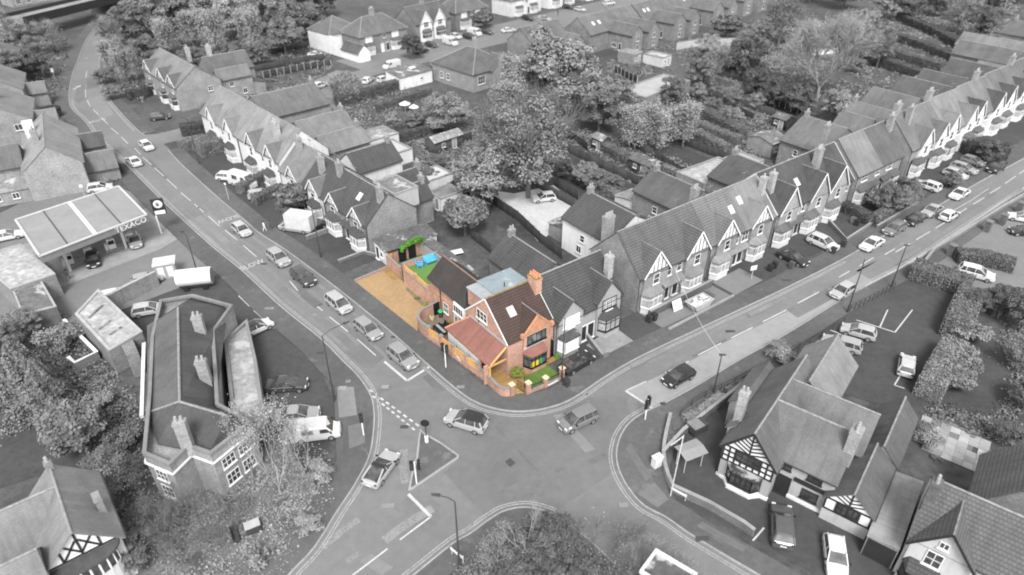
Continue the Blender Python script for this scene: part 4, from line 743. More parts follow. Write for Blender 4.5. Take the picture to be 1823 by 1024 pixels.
outbuilding('garden_shed', 'felt-roofed shed with glazed door in the middle back garden', (21.25, 116.21, 0.0), -53, 5.2, 3.4, 2.2, 2.9, 'wood', .9, 'felt', .55)
outbuilding('garden_shed', 'small dark shed among shrubs up the garden path', (15.51, 127.04, 0.0), -53, 3.0, 2.4, 2.1, 2.8, 'wood', .7, 'felt', 1.0)
outbuilding('garden_shed', 'dark slatted shed by the long concrete-post fence', (54.46, 138.54, 0.0), -53, 3.2, 3.0, 2.1, 2.8, 'wood', .5, 'felt', .6)
outbuilding('garden_shed', 'pale-roofed garden shed by the right-hand hedges', (95.56, 163.31, 0.0), -53, 5, 4, 2.3, 3.0, 'brick', 1.1, 'felt', 1.6)
outbuilding('flat_extension', 'white flat-roofed extension behind the second north-west pair', FNW(-30, 19), -47.5, 6.5, 5.5, 2.6, 0, 'render', 1.1, 'sheet_pale', 1.4, 'extension', True)
outbuilding('flat_extension', 'grey flat-roofed extension behind the third north-west pair', FNW(-37, 20.5), -47.5, 5.5, 6.5, 2.7, 0, 'render', 1.1, 'felt', 1.3, 'extension', True)
outbuilding('flat_extension', 'white-roofed low extension behind the end house pair', FNW(-14.5, 17.8), -47.5, 4.6, 5.5, 2.5, 0, 'render', 1.1, 'sheet_pale', 1.6, 'extension', True)
outbuilding('flat_extension', 'small white extension under the pantiled rear wing', FNW(-7.0, 15.8), -47.5, 3.6, 4.5, 2.4, 0, 'render', 1.1, 'felt', 1.1, 'extension', True)
outbuilding('garage_block', 'brick garage behind the fifth house of the right-hand row', FNE(77.2, 20.5), 37.1, 5, 5.5, 2.6, 3.4, 'brick', 1.2, 'felt', .9, 'garage')
outbuilding('flat_extension', 'pale boxed extension behind the three-gabled row', FNE(64.8, 17), 37.1, 5, 5, 2.7, 0, 'render', 1.0, 'sheet_pale', 1.1, 'extension', True)
# --- long lean-to between the coloured house's garden and the blank gable
r = thing('outbuilding', 'low grey-roofed outbuilding behind the ivy-topped fence', 'outbuilding', FNE(0.6, 29.7), R(37.1))
leanto(r, 0, 8.4, 0, 3.4, 2.25, 2.75, 'front', 'render', .9, 'felt', .55); window(r, 'L', 1.2, -.01, .8, .8, .9, 1); door(r, 'L', 2.4, -.01, .8, 1.9)
mb = MB(); mb.box(5.6, 7.2, -12.5, -.02, 0, 2.3); mb.obj('side_passage', 'render', r, .6); mb = MB(); mb.box(5.5, 7.3, -12.6, -.02, 2.3, 2.42); mb.obj('passage_roof', 'felt', r, .6)

for k, (u, lb) in enumerate((((-177.07, 257.28, 0.0), 'white-windowed brick house beyond the railway in the top left corner'), ((-171.57, 265.08, 0.0), 'pale-doored brick house beyond the railway, right of the corner one'))):
    r = thing('house', lb, 'house', u, R(55)); gable(r, 0, 11, 0, 9, 5.2, 8.6, 'x', None, 'brick', 1.1, 'tile', 1.0)
    for x in (2, 5.5, 9): window(r, 'F', x, -.01, 3.3, 1.6, 1.4, 2, 2, 'white', 'white'); window(r, 'F', x, -.01, .9, 1.6, 1.5, 2, 2)

# ------------------------------------------------------------------ the corner house, the one coloured thing in the picture
h = thing('corner_house', 'orange-red brick corner house with brown tiled roof and red lean-to, in colour', 'house', FNE(0, 0), R(37.1))
hz, hr, hy = 4.55, 8.35, 4.3
gable(h, 0, 6.6, .15, 8.45, hz, hr, 'x', hy, 'h_brick', 1, 'h_tile', 1, ov=.1, ovg=.1, ridge='h_moss', barge='h_white')
# flat dormer behind the ridge
mb = MB(); mb.box(.35, 6.5, 4.75, 8.3, 5.4, 7.75); mb.obj('dormer', 'h_brick', h, .9); mb = MB(); mb.box(1.75, 6.62, 4.5, 8.5, 7.76, 7.95); mb.obj('dormer_roof', 'h_lead', h); mb = MB(); mb.box(.2, 1.74, 4.55, 8.4, 7.62, 7.8); mb.obj('dormer_roof', 'h_leadroll', h)
mb = MB(); mb.tube([(3.6, 5.6, 7.95), (3.6, 5.6, 8.55)], .06, 6); mb.obj('vent_pipe', 'h_black', h)
# rear wing
gable(h, .45, 4.9, 8.46, 17.3, 4.75, 6.75, 'y', None, 'h_brick', 1.02, 'h_slate', 1, ov=.35, ovg=.05, ridge='h_ridgebrown')
window(h, 'L', 13.6, .44, 1.0, 1.0, 1.5, 2, 2, 'h_white', 'glass'); mb = MB(); mb.box(.36, .46, 8.5, 17.25, 2.75, 2.87); mb.obj('string_course', 'h_terracotta', h)
mb = MB(); mb.box(-.15, .44, 8.7, 10.9, 3.05, 4.5); o = mb.obj('oriel', 'h_white', h); window(h, 'L', 9.8, -.16, 3.2, 2.0, 1.1, 4, 1, 'h_white', 'glass')
door(h, 'L', 11.2, .44, .95, 2.0, 'h_white', .05, 'h_white'); window(h, 'L', 11.2, .36, 1.0, .55, .95, 1, 1, 'h_white', 'h_glass', False)
downpipe(h, .34, 14.7, .1, 4.5, 'h_black'); downpipe(h, .34, 8.6, 4.4, 6.9, 'h_black'); downpipe(h, -.1, 5.6, 4.5, 6.2, 'h_black'); downpipe(h, 6.5, .02, .1, 4.4, 'h_black')
# side gable window, white framed
window(h, 'L', 5.0, -.01, 5.1, 2.0, 1.25, 3, 2, 'h_white', 'glass')
# front gable with moulded edge, black window
gablet(h, 4.0, 3.9, hz, hr, hy, 5.05, 6.95, -.08, 'h_brick', 1, 'h_tile', 1, barge=None, ov=.1, fov=.02, ybase=.15)
mb = MB(); mb.poly([(2.1, -.1, 5.0), (5.9, -.1, 5.0), (4.0, -.1, 6.85)]); mb.obj('terracotta_panel', 'h_terracotta', h)
mb = MB()
for s_ in (-1, 1):
    mb.bar((4.0 + s_ * 2.0, -.12, 5.0), (4.0, -.12, 7.03), .2, .2); mb.box(4.0 + s_ * 2.1 - .2, 4.0 + s_ * 2.1 + .2, -.24, .2, 4.72, 5.22)
mb.obj('moulded_coping', 'h_terracotta', h)
for dx, dz in ((-.55, .35), (.1, .5), (.6, .28)):
    mb = MB(); mb.tube([(4 + dx - .2, -.11, 5.2 + dz), (4 + dx, -.13, 5.35 + dz), (4 + dx + .2, -.11, 5.2 + dz)], .06, 5); mb.obj('gable_ornament', 'h_terracotta', h)
window(h, 'F', 3.85, -.09, 3.45, 2.7, 1.25, 4, 1, 'h_black', 'h_glass', True)
# bay with red roof, black frames; something yellow stands inside behind the glass
b_ = bay(h, 3.5, -.085, 2.9, .95, 0, .8, 2.45, 'h_redtile', 1, 'h_black', 'h_glass', 'h_brick', 1, .4, .75, 4)
for x0, w_, m_ in ((2.35, .5, 'h_yellow'), (3.0, .6, 'h_yellow'), (3.75, .4, 'h_green')):
    mb = MB(); mb.box(x0 - 3.5, x0 - 3.5 + w_, -.965, -.953, .9, 1.6); mb.obj('blind', m_, b_)
mb = MB(); mb.slab([(2.0, -.2, 3.12), (5.0, -.2, 3.12), (5.0, -.06, 3.28), (2.0, -.06, 3.28)], .12); mb.obj('bay_flashing', 'h_leadroll', h)
door(h, 'F', 6.0, .14, .9, 2.2, 'h_black', .08, 'h_black'); mb = MB(); mb.tube([(5.5, .08, 2.25), (5.65, .06, 2.6), (6.0, .05, 2.75), (6.35, .06, 2.6), (6.5, .08, 2.25)], .09, 6); mb.obj('door_arch', 'h_brick', h, .8)
skylight(h, 2.2, 2.45, hz + (hr - hz) * (2.3 / 4.15) + .16, 42.5, .75, 1.05)
# tall stack with many pots
chimney(h, 6.45, 3.6, 6.6, 9.35, .95, 1.4, 0, 'h_brick', 1.15, cap='h_moss')
st = [c for c in h.children if c.name.startswith('chimney')][0]
mb = MB(); mb.box(5.95, 6.95, 2.83, 4.37, 9.23, 9.38); mb.obj('mossy_cap', 'h_moss', st)
def potm():
    mb = MB(); mb.tube([(0, 0, 0), (0, 0, .1), (0, 0, .38)], .15, 8, .12); return mb.mesh('chimney_pot', 'h_pot')
pm = potm()
for i in range(4):
    for j in range(2): link(pm, 'chimney_pot', st, None, (6.25 + j * .4, 3.08 + i * .35, 9.38))
mb = MB(); mb.box(5.9, 7.0, 2.78, 4.42, 6.75, 7.0); mb.obj('lead_flashing', 'h_leadroll', h)
# lean-to: red roof hipped at its far end, white side wall, timber-ended open porch at the front
Q = [(-2.45, .35, 2.55), (.02, .35, 4.3), (.02, 7.4, 4.3), (-2.45, 9.3, 2.55)]
mb = MB(); mb.slab([Q[0], Q[1], Q[2], Q[3]], .12); lr = mb.obj('lean_to_roof', 'h_redtile', h)
mb = MB(); mb.slab([Q[2], (.02, 9.2, 2.7), Q[3]], .12); mb.obj('lean_to_hip', 'h_redtile', h)
mb = MB(); mb.tube([Q[3], ((Q[3][0] + Q[2][0]) / 2, (Q[3][1] + Q[2][1]) / 2, 3.48), Q[2]], .1, 5); mb.obj('hip_tiles', 'h_terracotta', lr)
mb = MB(); mb.bar((-.02, .4, 4.38), (-.02, 7.5, 4.38), .22, .16); mb.obj('lead_flashing', 'h_leadroll', lr)
mb = MB(); mb.box(-2.25, -2.1, 2.7, 9.0, 0, 2.5); mb.obj('lean_to_wall', 'h_render', h); mb = MB(); mb.box(-2.1, -.01, 2.7, 2.85, 0, 2.6); mb.obj('lean_to_end', 'h_brick', h); mb = MB(); mb.box(-2.1, .4, 8.85, 9.0, 0, 2.5); mb.obj('lean_to_end', 'h_render', h)
for a_, b_2 in (((-2.3, .4, 0), (-2.3, .4, 2.5)), ((-2.45, .36, 2.45), (0, .36, 4.2)), ((-2.3, .4, 2.45), (-.05, .4, 2.45))):
    mb = MB(); mb.bar(a_, b_2, .16, .16); mb.obj('porch_timber', 'h_timber', h)
door(h, 'F', -1.2, 2.69, 1.0, 2.1, 'h_black', .08, 'h_black'); mb = MB(); mb.box(-2.9, -2.2, .6, .78, .0, 2.6); mb.obj('porch_pier', 'h_brick', h)
# roof terrace block
TB = [(.2, 17.35), (5.2, 17.35), (5.2, 24.0), (.2, 24.0)]
mb = MB()
for i in range(4):
    p, q = TB[i], TB[(i + 1) % 4]; mb.poly([(*p, 0), (*q, 0), (*q, 2.45), (*p, 2.45)])
mb.poly([(*p, 2.45) for p in TB]); mb.obj('terrace_block', 'h_brick', h, 1.05)
mb = MB(); mb.poly([(.45, 17.4, 2.5), (5.0, 17.4, 2.5), (5.0, 23.8, 2.5), (.45, 23.8, 2.5)]); mb.obj('artificial_turf', 'h_turf', h)
mb = MB(); mb.box(.2, 5.2, 23.78, 24.0, 2.45, 3.25); mb.box(5.0, 5.2, 17.4, 23.78, 2.45, 3.25); mb.obj('parapet', 'h_brick', h)
mb = MB(); mb.box(.12, 5.28, 23.72, 24.06, 3.26, 3.36); mb.box(4.94, 5.28, 17.4, 23.7, 3.26, 3.36); mb.obj('coping', 'h_cap2', h)
for y in (17.4, 20.7, 23.55): mb = MB(); mb.box(.16, .5, y, y + .35, 2.45, 3.25); mb.obj('terrace_pier', 'h_brick', h)
for y0, y1 in ((17.8, 20.65), (21.1, 23.5)): mb = MB(); mb.box(.3, .38, y0, y1, 2.5, 3.15); mb.obj('timber_screen', 'h_timber', h)
mb = MB(); mb.box(.12, .42, 17.35, 24.0, 2.38, 2.47); mb.obj('brick_ledge', 'h_cap2', h); downpipe(h, 1.1, 17.28, .1, 2.6, 'h_black')
mb = MB(); mb.box(.3, 2.4, 17.28, 17.36, 3.0, 3.1); mb.obj('coping', 'h_cap2', h)
# blue terrace furniture
def seat(label, at, deg, w, name):
    t = thing(name, label, 'garden chair' if w < 1 else 'sofa', at, R(deg))
    mb = MB(); mb.box(-w / 2, w / 2, -.38, .38, .28, .42); mb.obj('seat', 'h_blue', t); mb = MB(); mb.hexa([(-w / 2, .25, .42), (w / 2, .25, .42), (w / 2, .38, .42), (-w / 2, .38, .42)], [(-w / 2, .5, .95), (w / 2, .5, .95), (w / 2, .6, .95), (-w / 2, .6, .95)]); mb.obj('backrest', 'h_blue', t)
    for s_ in (-1, 1):
        mb = MB(); mb.box(s_ * w / 2 - .06, s_ * w / 2 + .06, -.4, .4, .56, .63); mb.obj('armrest', 'h_blue', t)
        for y in (-.33, .3): mb = MB(); mb.box(s_ * w / 2 - .05, s_ * w / 2 + .05, y - .04, y + .04, 0, .56); mb.obj('leg', 'h_blue', t)
seat('blue slatted garden chair on the roof terrace', FNE(2.3, 23.0, 2.5), 37 + 60, .75, 'garden_chair'); seat('blue garden bench in the corner of the roof terrace', FNE(4.0, 23.05, 2.5), 37, 1.7, 'garden_bench')
# drive, garden, yard, front garden
def hsheet(name, pts, z, m): return sheet(name, [FNE(*p)[:2] for p in pts], z, m)
hsheet('gravel_drive', [(-4.9, 28.4), (-.1, 28.9), (.35, 25), (.2, 17.3), (.5, 16.2), (-.9, 15.5), (-2.3, 15.2), (-3.3, 14.4), (-3.85, 13.6)], .112, 'h_gravel')
hsheet('rough_garden', [(.5, 24.1), (6.4, 24.1), (6.4, 29.6), (.5, 29.6)], .04, 'h_wild'); hsheet('brick_edge_path', [(1.6, 28.3), (6.3, 28.3), (6.3, 28.9), (1.6, 28.9)], .05, 'h_patio')
hsheet('side_yard_paving', [(-3.5, 13.6), (-2.8, 14.8), (-1, 15.2), (.45, 15.4), (.45, 8.4), (-2.2, 8.6), (-2.9, 8.6), (-3.4, 11)], .04, 'h_patio')
hsheet('front_path', [(-2.2, 2.7), (0, 2.7), (0, .2), (6.6, .2), (6.6, -.9), (1.4, -.9), (.3, -2.5), (.1, -3.3), (-1.4, -2.5), (-2.2, -1.2)], .05, 'h_flag')
hsheet('front_lawn', [(1.5, -.95), (4.85, -.95), (4.85, -3.4), (2.4, -3.4), (.4, -3.1), (.7, -2.2)], .056, 'h_grass')
hsheet('planted_bed', [(.1, 23), (.1, 17.4), (-.6, 18), (-.4, 22.6)], .118, 'h_patio')
# boundary walls
def brick_wall(label, pts, hh, th=.24, cope='h_cap2', m='h_brick', c=1, base=0, panels=(), name='garden_wall', capm=None):
    pts = [p[:2] for p in pts]; t = thing(name, label, 'wall', (*pts[0], base)); rel = [(p[0] - pts[0][0], p[1] - pts[0][1]) for p in pts]
    mb = MB(); strip(mb, offset(rel, th / 2), offset(rel, -th / 2), 0, hh); mb.obj('brickwork', m, t, c)
    mb = MB(); strip(mb, offset(rel, th / 2 + .05), offset(rel, -th / 2 - .05), hh, hh + .09); mb.obj('coping', cope, t, 1); return t
cv = smooth([FNE(*p) for p in ((.45, 15.55), (-.9, 15.35), (-2.2, 15.05), (-3.05, 14.5), (-3.45, 13.7), (-3.55, 12.7), (-3.4, 11.6))], 4)
t = brick_wall('curved brick wall with grey coping round the side yard', cv, 1.75)
mb = MB(); L = FNE(.0, 15.25); mb.box(-.5, .5, -.03, .03, .02, 1.85); o = mb.obj('gate', 'h_black', t, None, (FNE(.0, 15.2)[0] - cv[0][0], FNE(.0, 15.2)[1] - cv[0][1], 0), R(37.1 + 7))
# west wall: low brick, piers and timber panels
wp = [FNE(*p) for p in ((-3.4, 11.6), (-3.15, 9.2), (-2.95, 6.8), (-2.75, 4.4), (-2.5, 2.4))]
t = thing('timber_infill_wall', 'brick wall with four orange timber panels along the side pavement', 'wall', wp[0]); x0, y0 = wp[0][:2]; rel = [(p[0] - x0, p[1] - y0) for p in wp]
mb = MB(); strip(mb, offset(rel, .12), offset(rel, -.12), 0, .75); mb.obj('brickwork', 'h_brick', t, 1.05)
for p in rel:
    mb = MB(); mb.box(-.2, .2, -.2, .2, 0, 1.75); pi = mb.obj('pier', 'h_brick', t, 1, (p[0], p[1], 0), R(37.1)); mb = MB(); mb.box(-.26, .26, -.26, .26, 1.75, 1.86); mb.obj('pier_cap', 'h_cap2', pi)
for i in range(4):
    a_, b_2 = rel[i], rel[i + 1]; mb = MB(); mb.bar((a_[0] + (b_2[0] - a_[0]) * .09, a_[1] + (b_2[1] - a_[1]) * .09, 1.24), (a_[0] + (b_2[0] - a_[0]) * .91, a_[1] + (b_2[1] - a_[1]) * .91, 1.24), .06, .96); mb.obj('timber_panel', 'h_timber', t)
brick_wall('sweeping low brick wall with grey coping up to the garden gate', smooth([FNE(*p) for p in ((-2.5, 2.4), (-2.4, .8), (-2.45, -.4), (-2.5, -1.3), (-2.3, -2.1), (-1.75, -2.5))], 4), 1.15)
# gate posts with pale caps, railings on a dwarf wall
for (s_, d_, hh), lb in zip(((-1.5, -2.55, 1.6), (.1, -3.4, 1.6), (2.35, -3.62, 1.3), (4.62, -3.75, 1.6)), ('left of the garden gate', 'right of the garden gate', 'in the middle of the front railings', 'by the black lamp post at the end of the railings')):
    t = thing('gate_post', 'brick post with cream cap ' + lb, 'gate post', FNE(s_, d_), R(37.1), 'posts of the front boundary'); mb = MB(); mb.box(-.22, .22, -.22, .22, 0, hh); mb.obj('post', 'h_brick', t, 1); mb = MB(); mb.hexa([(-.31, -.31, hh), (.31, -.31, hh), (.31, .31, hh), (-.31, .31, hh)], [(-.26, -.26, hh + .14), (.26, -.26, hh + .14), (.26, .26, hh + .14), (-.26, .26, hh + .14)]); mb.obj('cap', 'h_cap', t)
def railing(label, a_, b_, wallh, hh):
    t = thing('railing', label, 'railing', a_); v = (b_[0] - a_[0], b_[1] - a_[1]); L = math.hypot(*v)
    mb = MB(); mb.bar((0, 0, wallh / 2), (v[0], v[1], wallh / 2), .24, wallh); w_ = mb.obj('dwarf_wall', 'h_brick', t, .95); mb = MB(); mb.bar((0, 0, wallh + .04), (v[0], v[1], wallh + .04), .34, .08); mb.obj('coping', 'h_cap2', w_)
    mb = MB()
    for z in (wallh + .15, hh): mb.bar((0, 0, z), (v[0], v[1], z), .04, .04)
    mb.obj('rail', 'h_black', t)
    n = int(L / .16); bm_ = MB(); bm_.bar((0, 0, wallh + .1), (0, 0, hh + .08), .025, .025); me = bm_.mesh('bar', 'h_black')
    for i in range(1, n): link(me, 'bar', t, None, (v[0] * i / n, v[1] * i / n, 0))
railing('black railings on dwarf wall left of the middle front post', FNE(.35, -3.42), FNE(2.1, -3.6), .45, 1.0); railing('black railings on dwarf wall right of the middle front post', FNE(2.6, -3.64), FNE(4.38, -3.75), .45, 1.0)
t = thing('name_board', 'white board fixed to the dwarf front wall', 'sign', FNE(3.2, -3.92), R(37.1)); mb = MB(); mb.box(-.7, .7, -.02, .02, .15, .4); mb.obj('board', 'h_white', t)
t = thing('garden_gate', 'open black iron gate between the two front posts', 'gate', FNE(-.12, -3.2), R(37.1 + 100)); mb = MB(); mb.bar((0, 0, .12), (1.2, 0, .12), .04, .04); mb.bar((0, 0, 1.2), (1.2, 0, 1.2), .04, .04); mb.obj('rail', 'h_black', t)
for i in range(7): mb = MB(); mb.bar((i * .2, 0, .05), (i * .2, 0, 1.3), .03, .03); mb.obj('bar', 'h_black', t)
t = thing('name_board', 'white name board on the side wall below the timber panels', 'sign', FNE(-3.05, 5.6), R(37.1 - 95)); mb = MB(); mb.box(-.5, .5, -.02, .02, .5, .72); mb.obj('board', 'h_white', t)
# back garden wall, fence, sheds with black doors
brick_wall('brick wall at the head of the gravel drive', [FNE(.55, 25.3), FNE(.55, 29.3)], 1.9)
brick_wall('low brick edge at the top of the gravel drive', [FNE(.4, 28.9), FNE(-5.0, 28.45)], .35)
hsheet('paved_strip', [(.35, 25.4), (-.7, 25.6), (-.7, 28.6), (.35, 28.8)], .12, 'h_flag')
t = thing('timber_fence', 'orange timber fence along the far side of the small garden', 'fence', FNE(6.45, 24.2), R(37.1 + 90))
for i in range(3): mb = MB(); mb.box(i * 1.8 + .05, i * 1.8 + 1.75, -.03, .03, .1, 1.85); mb.obj('panel', 'h_timber', t); mb = MB(); mb.box(i * 1.8 - .05, i * 1.8 + .05, -.05, .05, 0, 1.9); mb.obj('post', 'h_timber', t)
t = thing('garden_store', 'brick garden store with two black doors under green ivy', 'shed', FNE(.9, 29.55), R(37.1)); mb = MB(); mb.box(0, 5.6, 0, .12, 0, 2.15); mb.obj('wall', 'h_brick', t, .8); mb = MB(); mb.box(0, .55, -.04, -.002, .05, 2.1); mb.obj('timber_panel', 'h_timber', t)
for x in (2.2, 3.8): door(t, 'F', x, -.005, 1.0, 1.95, 'h_black', .05, 'h_black')
mb = MB(); mb.box(-.05, 5.7, -.25, .2, 2.16, 2.24); mb.obj('eaves_board', 'h_black', t)
# side-yard things
t = thing('dining_table', 'black garden dining table with glass top in the side yard', 'table', FNE(-1.7, 11.6), R(37.1 + 90))
mb = MB(); mb.box(-1.1, 1.1, -.55, .55, .7, .75); mb.obj('tabletop', 'h_black', t); mb = MB(); mb.box(-1.0, 1.0, -.18, .18, .752, .765); mb.obj('glass_inset', M['h_leadroll'], t)
for x in (-1, 1):
    for y in (-.45, .45): mb = MB(); mb.box(x - .04, x + .04, y - .04, y + .04, 0, .7); mb.obj('leg', 'h_black', t)
k_ = 0
for x, y, rz in ((-.6, -.95, 180), (.1, -.95, 180), (.8, -.95, 180), (-.6, .95, 0), (.1, .95, 0), (.8, .95, 0)):
    P = FNE(-1.7, 11.6); a_ = R(127.1); px, py = P[0] + x * math.cos(a_) - y * math.sin(a_), P[1] + x * math.sin(a_) + y * math.cos(a_)
    c = thing('patio_chair', 'black patio chair, ' + ['nearest the red roof on the pavement side', 'middle one on the pavement side', 'nearest the curved wall on the pavement side', 'nearest the red roof on the house side', 'middle one on the house side', 'nearest the curved wall on the house side'][(2, 1, 0, 5, 4, 3)[k_]] if False else 'black patio chair drawn up to the side-yard table', 'chair', (px, py, .04), a_ + R(rz), 'black chairs round the side-yard table'); k_ += 1
    mb = MB(); mb.box(-.24, .24, -.24, .24, .4, .46); mb.obj('seat', 'h_black', c); mb = MB(); mb.box(-.24, .24, .2, .26, .46, .95); mb.obj('backrest', 'h_black', c)
    for x2 in (-.2, .2):
        for y2 in (-.2, .2): mb = MB(); mb.box(x2 - .02, x2 + .02, y2 - .02, y2 + .02, 0, .4); mb.obj('leg', 'h_black', c)
t = thing('round_parasol_base', 'bright green round lid standing by the yard gate', 'bin', FNE(.1, 14.5)); mb = MB(); mb.tube([(0, 0, 0), (0, 0, .9)], .28, 12); mb.obj('bin_body', 'metal_dark', t); mb = MB(); mb.tube([(0, 0, .9), (0, 0, 1.0), (0, 0, 1.12)], .36, 14, .25); mb.obj('lid', 'h_green', t)
t = thing('planter', 'cream stone planter beside the curved yard wall', 'planter', FNE(-1.15, 14.6)); mb = MB(); mb.tube([(0, 0, 0), (0, 0, .12), (0, 0, .2), (0, 0, .7)], .2, 10, .32); mb.obj('urn', 'h_cap', t, smooth=True)

# ------------------------------------------------------------------ half-timbered building at the south-east corner
p = thing('half_timbered_building', 'half-timbered office building with tall gable and dark sign board', 'building', FPB(0, 0), R(-38))
gable(p, -6.2, -1.4, -1.35, 11.8, 4.3, 7.2, 'y', None, 'render', .55, 'tile', .95, ov=.3, ovg=.3)
gable(p, -3.7, 3.4, .3, 7.0, 4.3, 7.25, 'x', 3.8, 'render', .6, 'tile', 1.0, ovg=.15, ov=.3); gable(p, -3.7, 4.2, 5.2, 10.6, 4.2, 6.95, 'x', None, 'brick', 1, 'tile', 1.1, ovg=.1)
gable(p, -5.0, .1, 9.4, 18.4, 3.9, 6.5, 'y', None, 'brick', 1, 'tile', 1.6, ovg=.2); gable(p, -8.4, -6.0, 5.5, 12.5, 3.2, 4.3, 'y', None, 'brick', 1, 'tile', .95, ov=.15, ridge=None)
mb = MB(); mb.poly([(-6.15, -1.375, 2.45), (-1.45, -1.375, 2.45), (-1.45, -1.375, 4.35), (-3.8, -1.375, 7.05), (-6.15, -1.375, 4.35)]); pan = mb.obj('gable_panel', 'white', p)
def timber(root, x0, z0, x1, z1, y, w=.16):
    mb = MB(); d = Vector((x1 - x0, 0, z1 - z0)).normalized(); n = Vector((-d.z, 0, d.x)) * w / 2; a, b = Vector((x0, 0, z0)), Vector((x1, 0, z1))
    lo = [a - n, b - n, b + n, a + n]; mb.hexa([(q.x, y, q.z) for q in lo], [(q.x, y - .06, q.z) for q in lo]); return mb.obj('timber', 'dark', root)
for z in (2.5, 3.1, 4.3): timber(p, -6.2, z, -1.4, z, -1.38)
timber(p, -6.1, 3.7, -5.0, 3.7, -1.38); timber(p, -2.6, 3.7, -1.5, 3.7, -1.38)
for x in (-6.12, -5.55, -5.0, -2.6, -2.05, -1.48): timber(p, x, 2.5, x, 4.3, -1.382)
for x in (-4.4, -3.8, -3.2): timber(p, x, 2.5, x, 3.1, -1.382)
timber(p, -3.8, 4.3, -3.8, 7.0, -1.385, .14)
for i in range(5):
    z = 4.45 + i * .42
    for s_ in (-1, 1):
        xe = (7.05 - z) / 2.75 * 2.35; timber(p, -3.8 + s_ * .08, z - .1, -3.8 + s_ * max(.1, xe * .8), min(z + xe * .35, 7.05 - xe * .8 * 1.17 + .12), -1.383, .12)
for s_ in (-1, 1): timber(p, -3.8 + s_ * 2.65, 3.98, -3.8, 7.2, -1.7, .22)
window(p, 'F', -3.8, -1.38, 3.15, 2.3, 1.1, 4, 2, 'dark', 'glass')
bay(p, -3.8, -1.36, 3.2, .75, 0, .75, 2.3, 'felt', .3, 'dark', 'glass', 'render', 1.1, .6, .25, 4, True)
mb = MB(); mb.prism([(-6.35, -1.3), (-5.5, -1.55), (-4.9, -2.3), (-2.7, -2.3), (-2.0, -1.55), (-1.3, -1.5), (-1.3, -1.2), (-6.3, -1.2)], .0, .32); mb.obj('white_plinth', 'white', p); mb = MB(); mb.box(-.1, 3.5, .12, .295, 0, .35); mb.obj('white_plinth', 'white', p)
door(p, 'F', -.75, .29, 1.2, 2.1, 'dark', .1, 'dark'); window(p, 'F', 1.7, .29, .75, 1.5, 1.15, 2, 2, 'dark', 'glass'); window(p, 'F', 1.7, .29, 3.1, 1.3, 1.0, 2, 2, 'dark', 'glass'); window(p, 'F', -.7, .29, 3.1, .7, 1.0, 1, 2, 'dark', 'glass')
mb = MB(); mb.box(.1, 3.2, .16, .28, 2.3, 2.75); sb = mb.obj('sign_board', 'dark', p)
chimney(p, -6.4, 2.3, 3.6, 8.0, .8, .7, 2, 'brick', 1.4); chimney(p, 3.25, 2.9, 4.6, 8.6, .9, 1.2, 3, 'brick', 1.2); leanto(p, -6.9, -6.2, 1.2, 3.4, 4.0, 4.6, 'left', 'render', .6, 'tile', 1)
# its garage wing
gable(p, 3.0, 6.9, -.3, 6.6, 2.9, 4.6, 'y', None, 'render', .7, 'tile', .9, ovg=.25, ov=.15); gable(p, 3.9, 7.1, 6.85, 14.9, 2.9, 4.7, 'y', None, 'brick', 1, 'tile', .8, ovg=.1, ov=.15)
mb = MB(); mb.poly([(3.05, -.325, 1.5), (6.85, -.325, 1.5), (6.85, -.325, 2.9), (4.95, -.325, 4.5), (3.05, -.325, 2.9)]); mb.obj('gable_panel', 'white', p)
for z in (1.55, 2.85): timber(p, 3.0, z, 6.9, z, -.33)
for x in (3.08, 4.0, 4.95, 5.9, 6.82): timber(p, x, 1.55, x, 2.85 if x != 4.95 else 4.5, -.332)
for i in range(3):
    for s_ in (-1, 1): z = 3.0 + i * .4; xe = (4.5 - z) / 1.6 * 1.7; timber(p, 4.95 + s_ * .06, z - .05, 4.95 + s_ * xe * .75, min(z + xe * .3, 4.4), -.334, .1)
window(p, 'F', 4.5, -.33, 1.75, .85, 1.0, 2, 1, 'dark', 'glass'); window(p, 'F', 5.4, -.33, 1.75, .85, 1.0, 2, 1, 'dark', 'glass')
mb = MB(); mb.box(3.42, 3.9, .5, 9, 3.0, 3.1); mb.obj('valley_roof', 'felt', p, .4); mb = MB(); mb.box(.3, 2.6, 12.2, 13.6, 0, 1.6); mb.obj('store', 'render', p, 1.2)
g_ = thing('corrugated_garage', 'long corrugated pale-roofed garage with black doors beside the half-timbered wing', 'garage', FPB(7.0, -1.9), R(-38)); leanto(g_, 0, 2.4, 0, 8.7, 2.35, 2.6, 'left', 'brick', 1, 'corrugated', 1.25, .08); mb = MB(); mb.box(.1, 2.3, -.04, -.005, .05, 2.2); mb.obj('garage_door', 'dark', g_)
# house in the bottom right corner
q = thing('corner_villa', 'pale villa with pantiled roof and steep dark-edged gable at bottom right', 'house', FPB(9.6, -2.2), R(-38))
gable(q, 0, 8.5, .2, 7.4, 4.9, 7.9, 'x', 3.9, 'render', .75, 'pantile', 1.0, ovg=.1); gablet(q, 2.3, 4.2, 4.9, 7.9, 3.9, 4.8, 7.4, -.2, 'render', .75, 'pantile', 1.0, barge='dark', ybase=.2, ov=.35, fov=.4)
window(q, 'F', 2.0, -.21, 3.0, 1.2, 1.6, 2, 2); window(q, 'F', 2.2, -.21, 5.3, .7, .7, 2); bay(q, 1.6, -.22, 2.6, .9, 0, .8, 2.3, 'pantile', .6, 'dark', 'glass', 'render', .8); window(q, 'F', 6.2, .19, 3.2, 1.4, 1.4, 2, 2); gable(q, 3.4, 8.6, 7.42, 14, 4.4, 7.6, 'y', None, 'brick', .9, 'pantile', 1.1); chimney(q, .2, 2.8, 5.6, 8.8, .7, .9, 2, 'brick', .5)
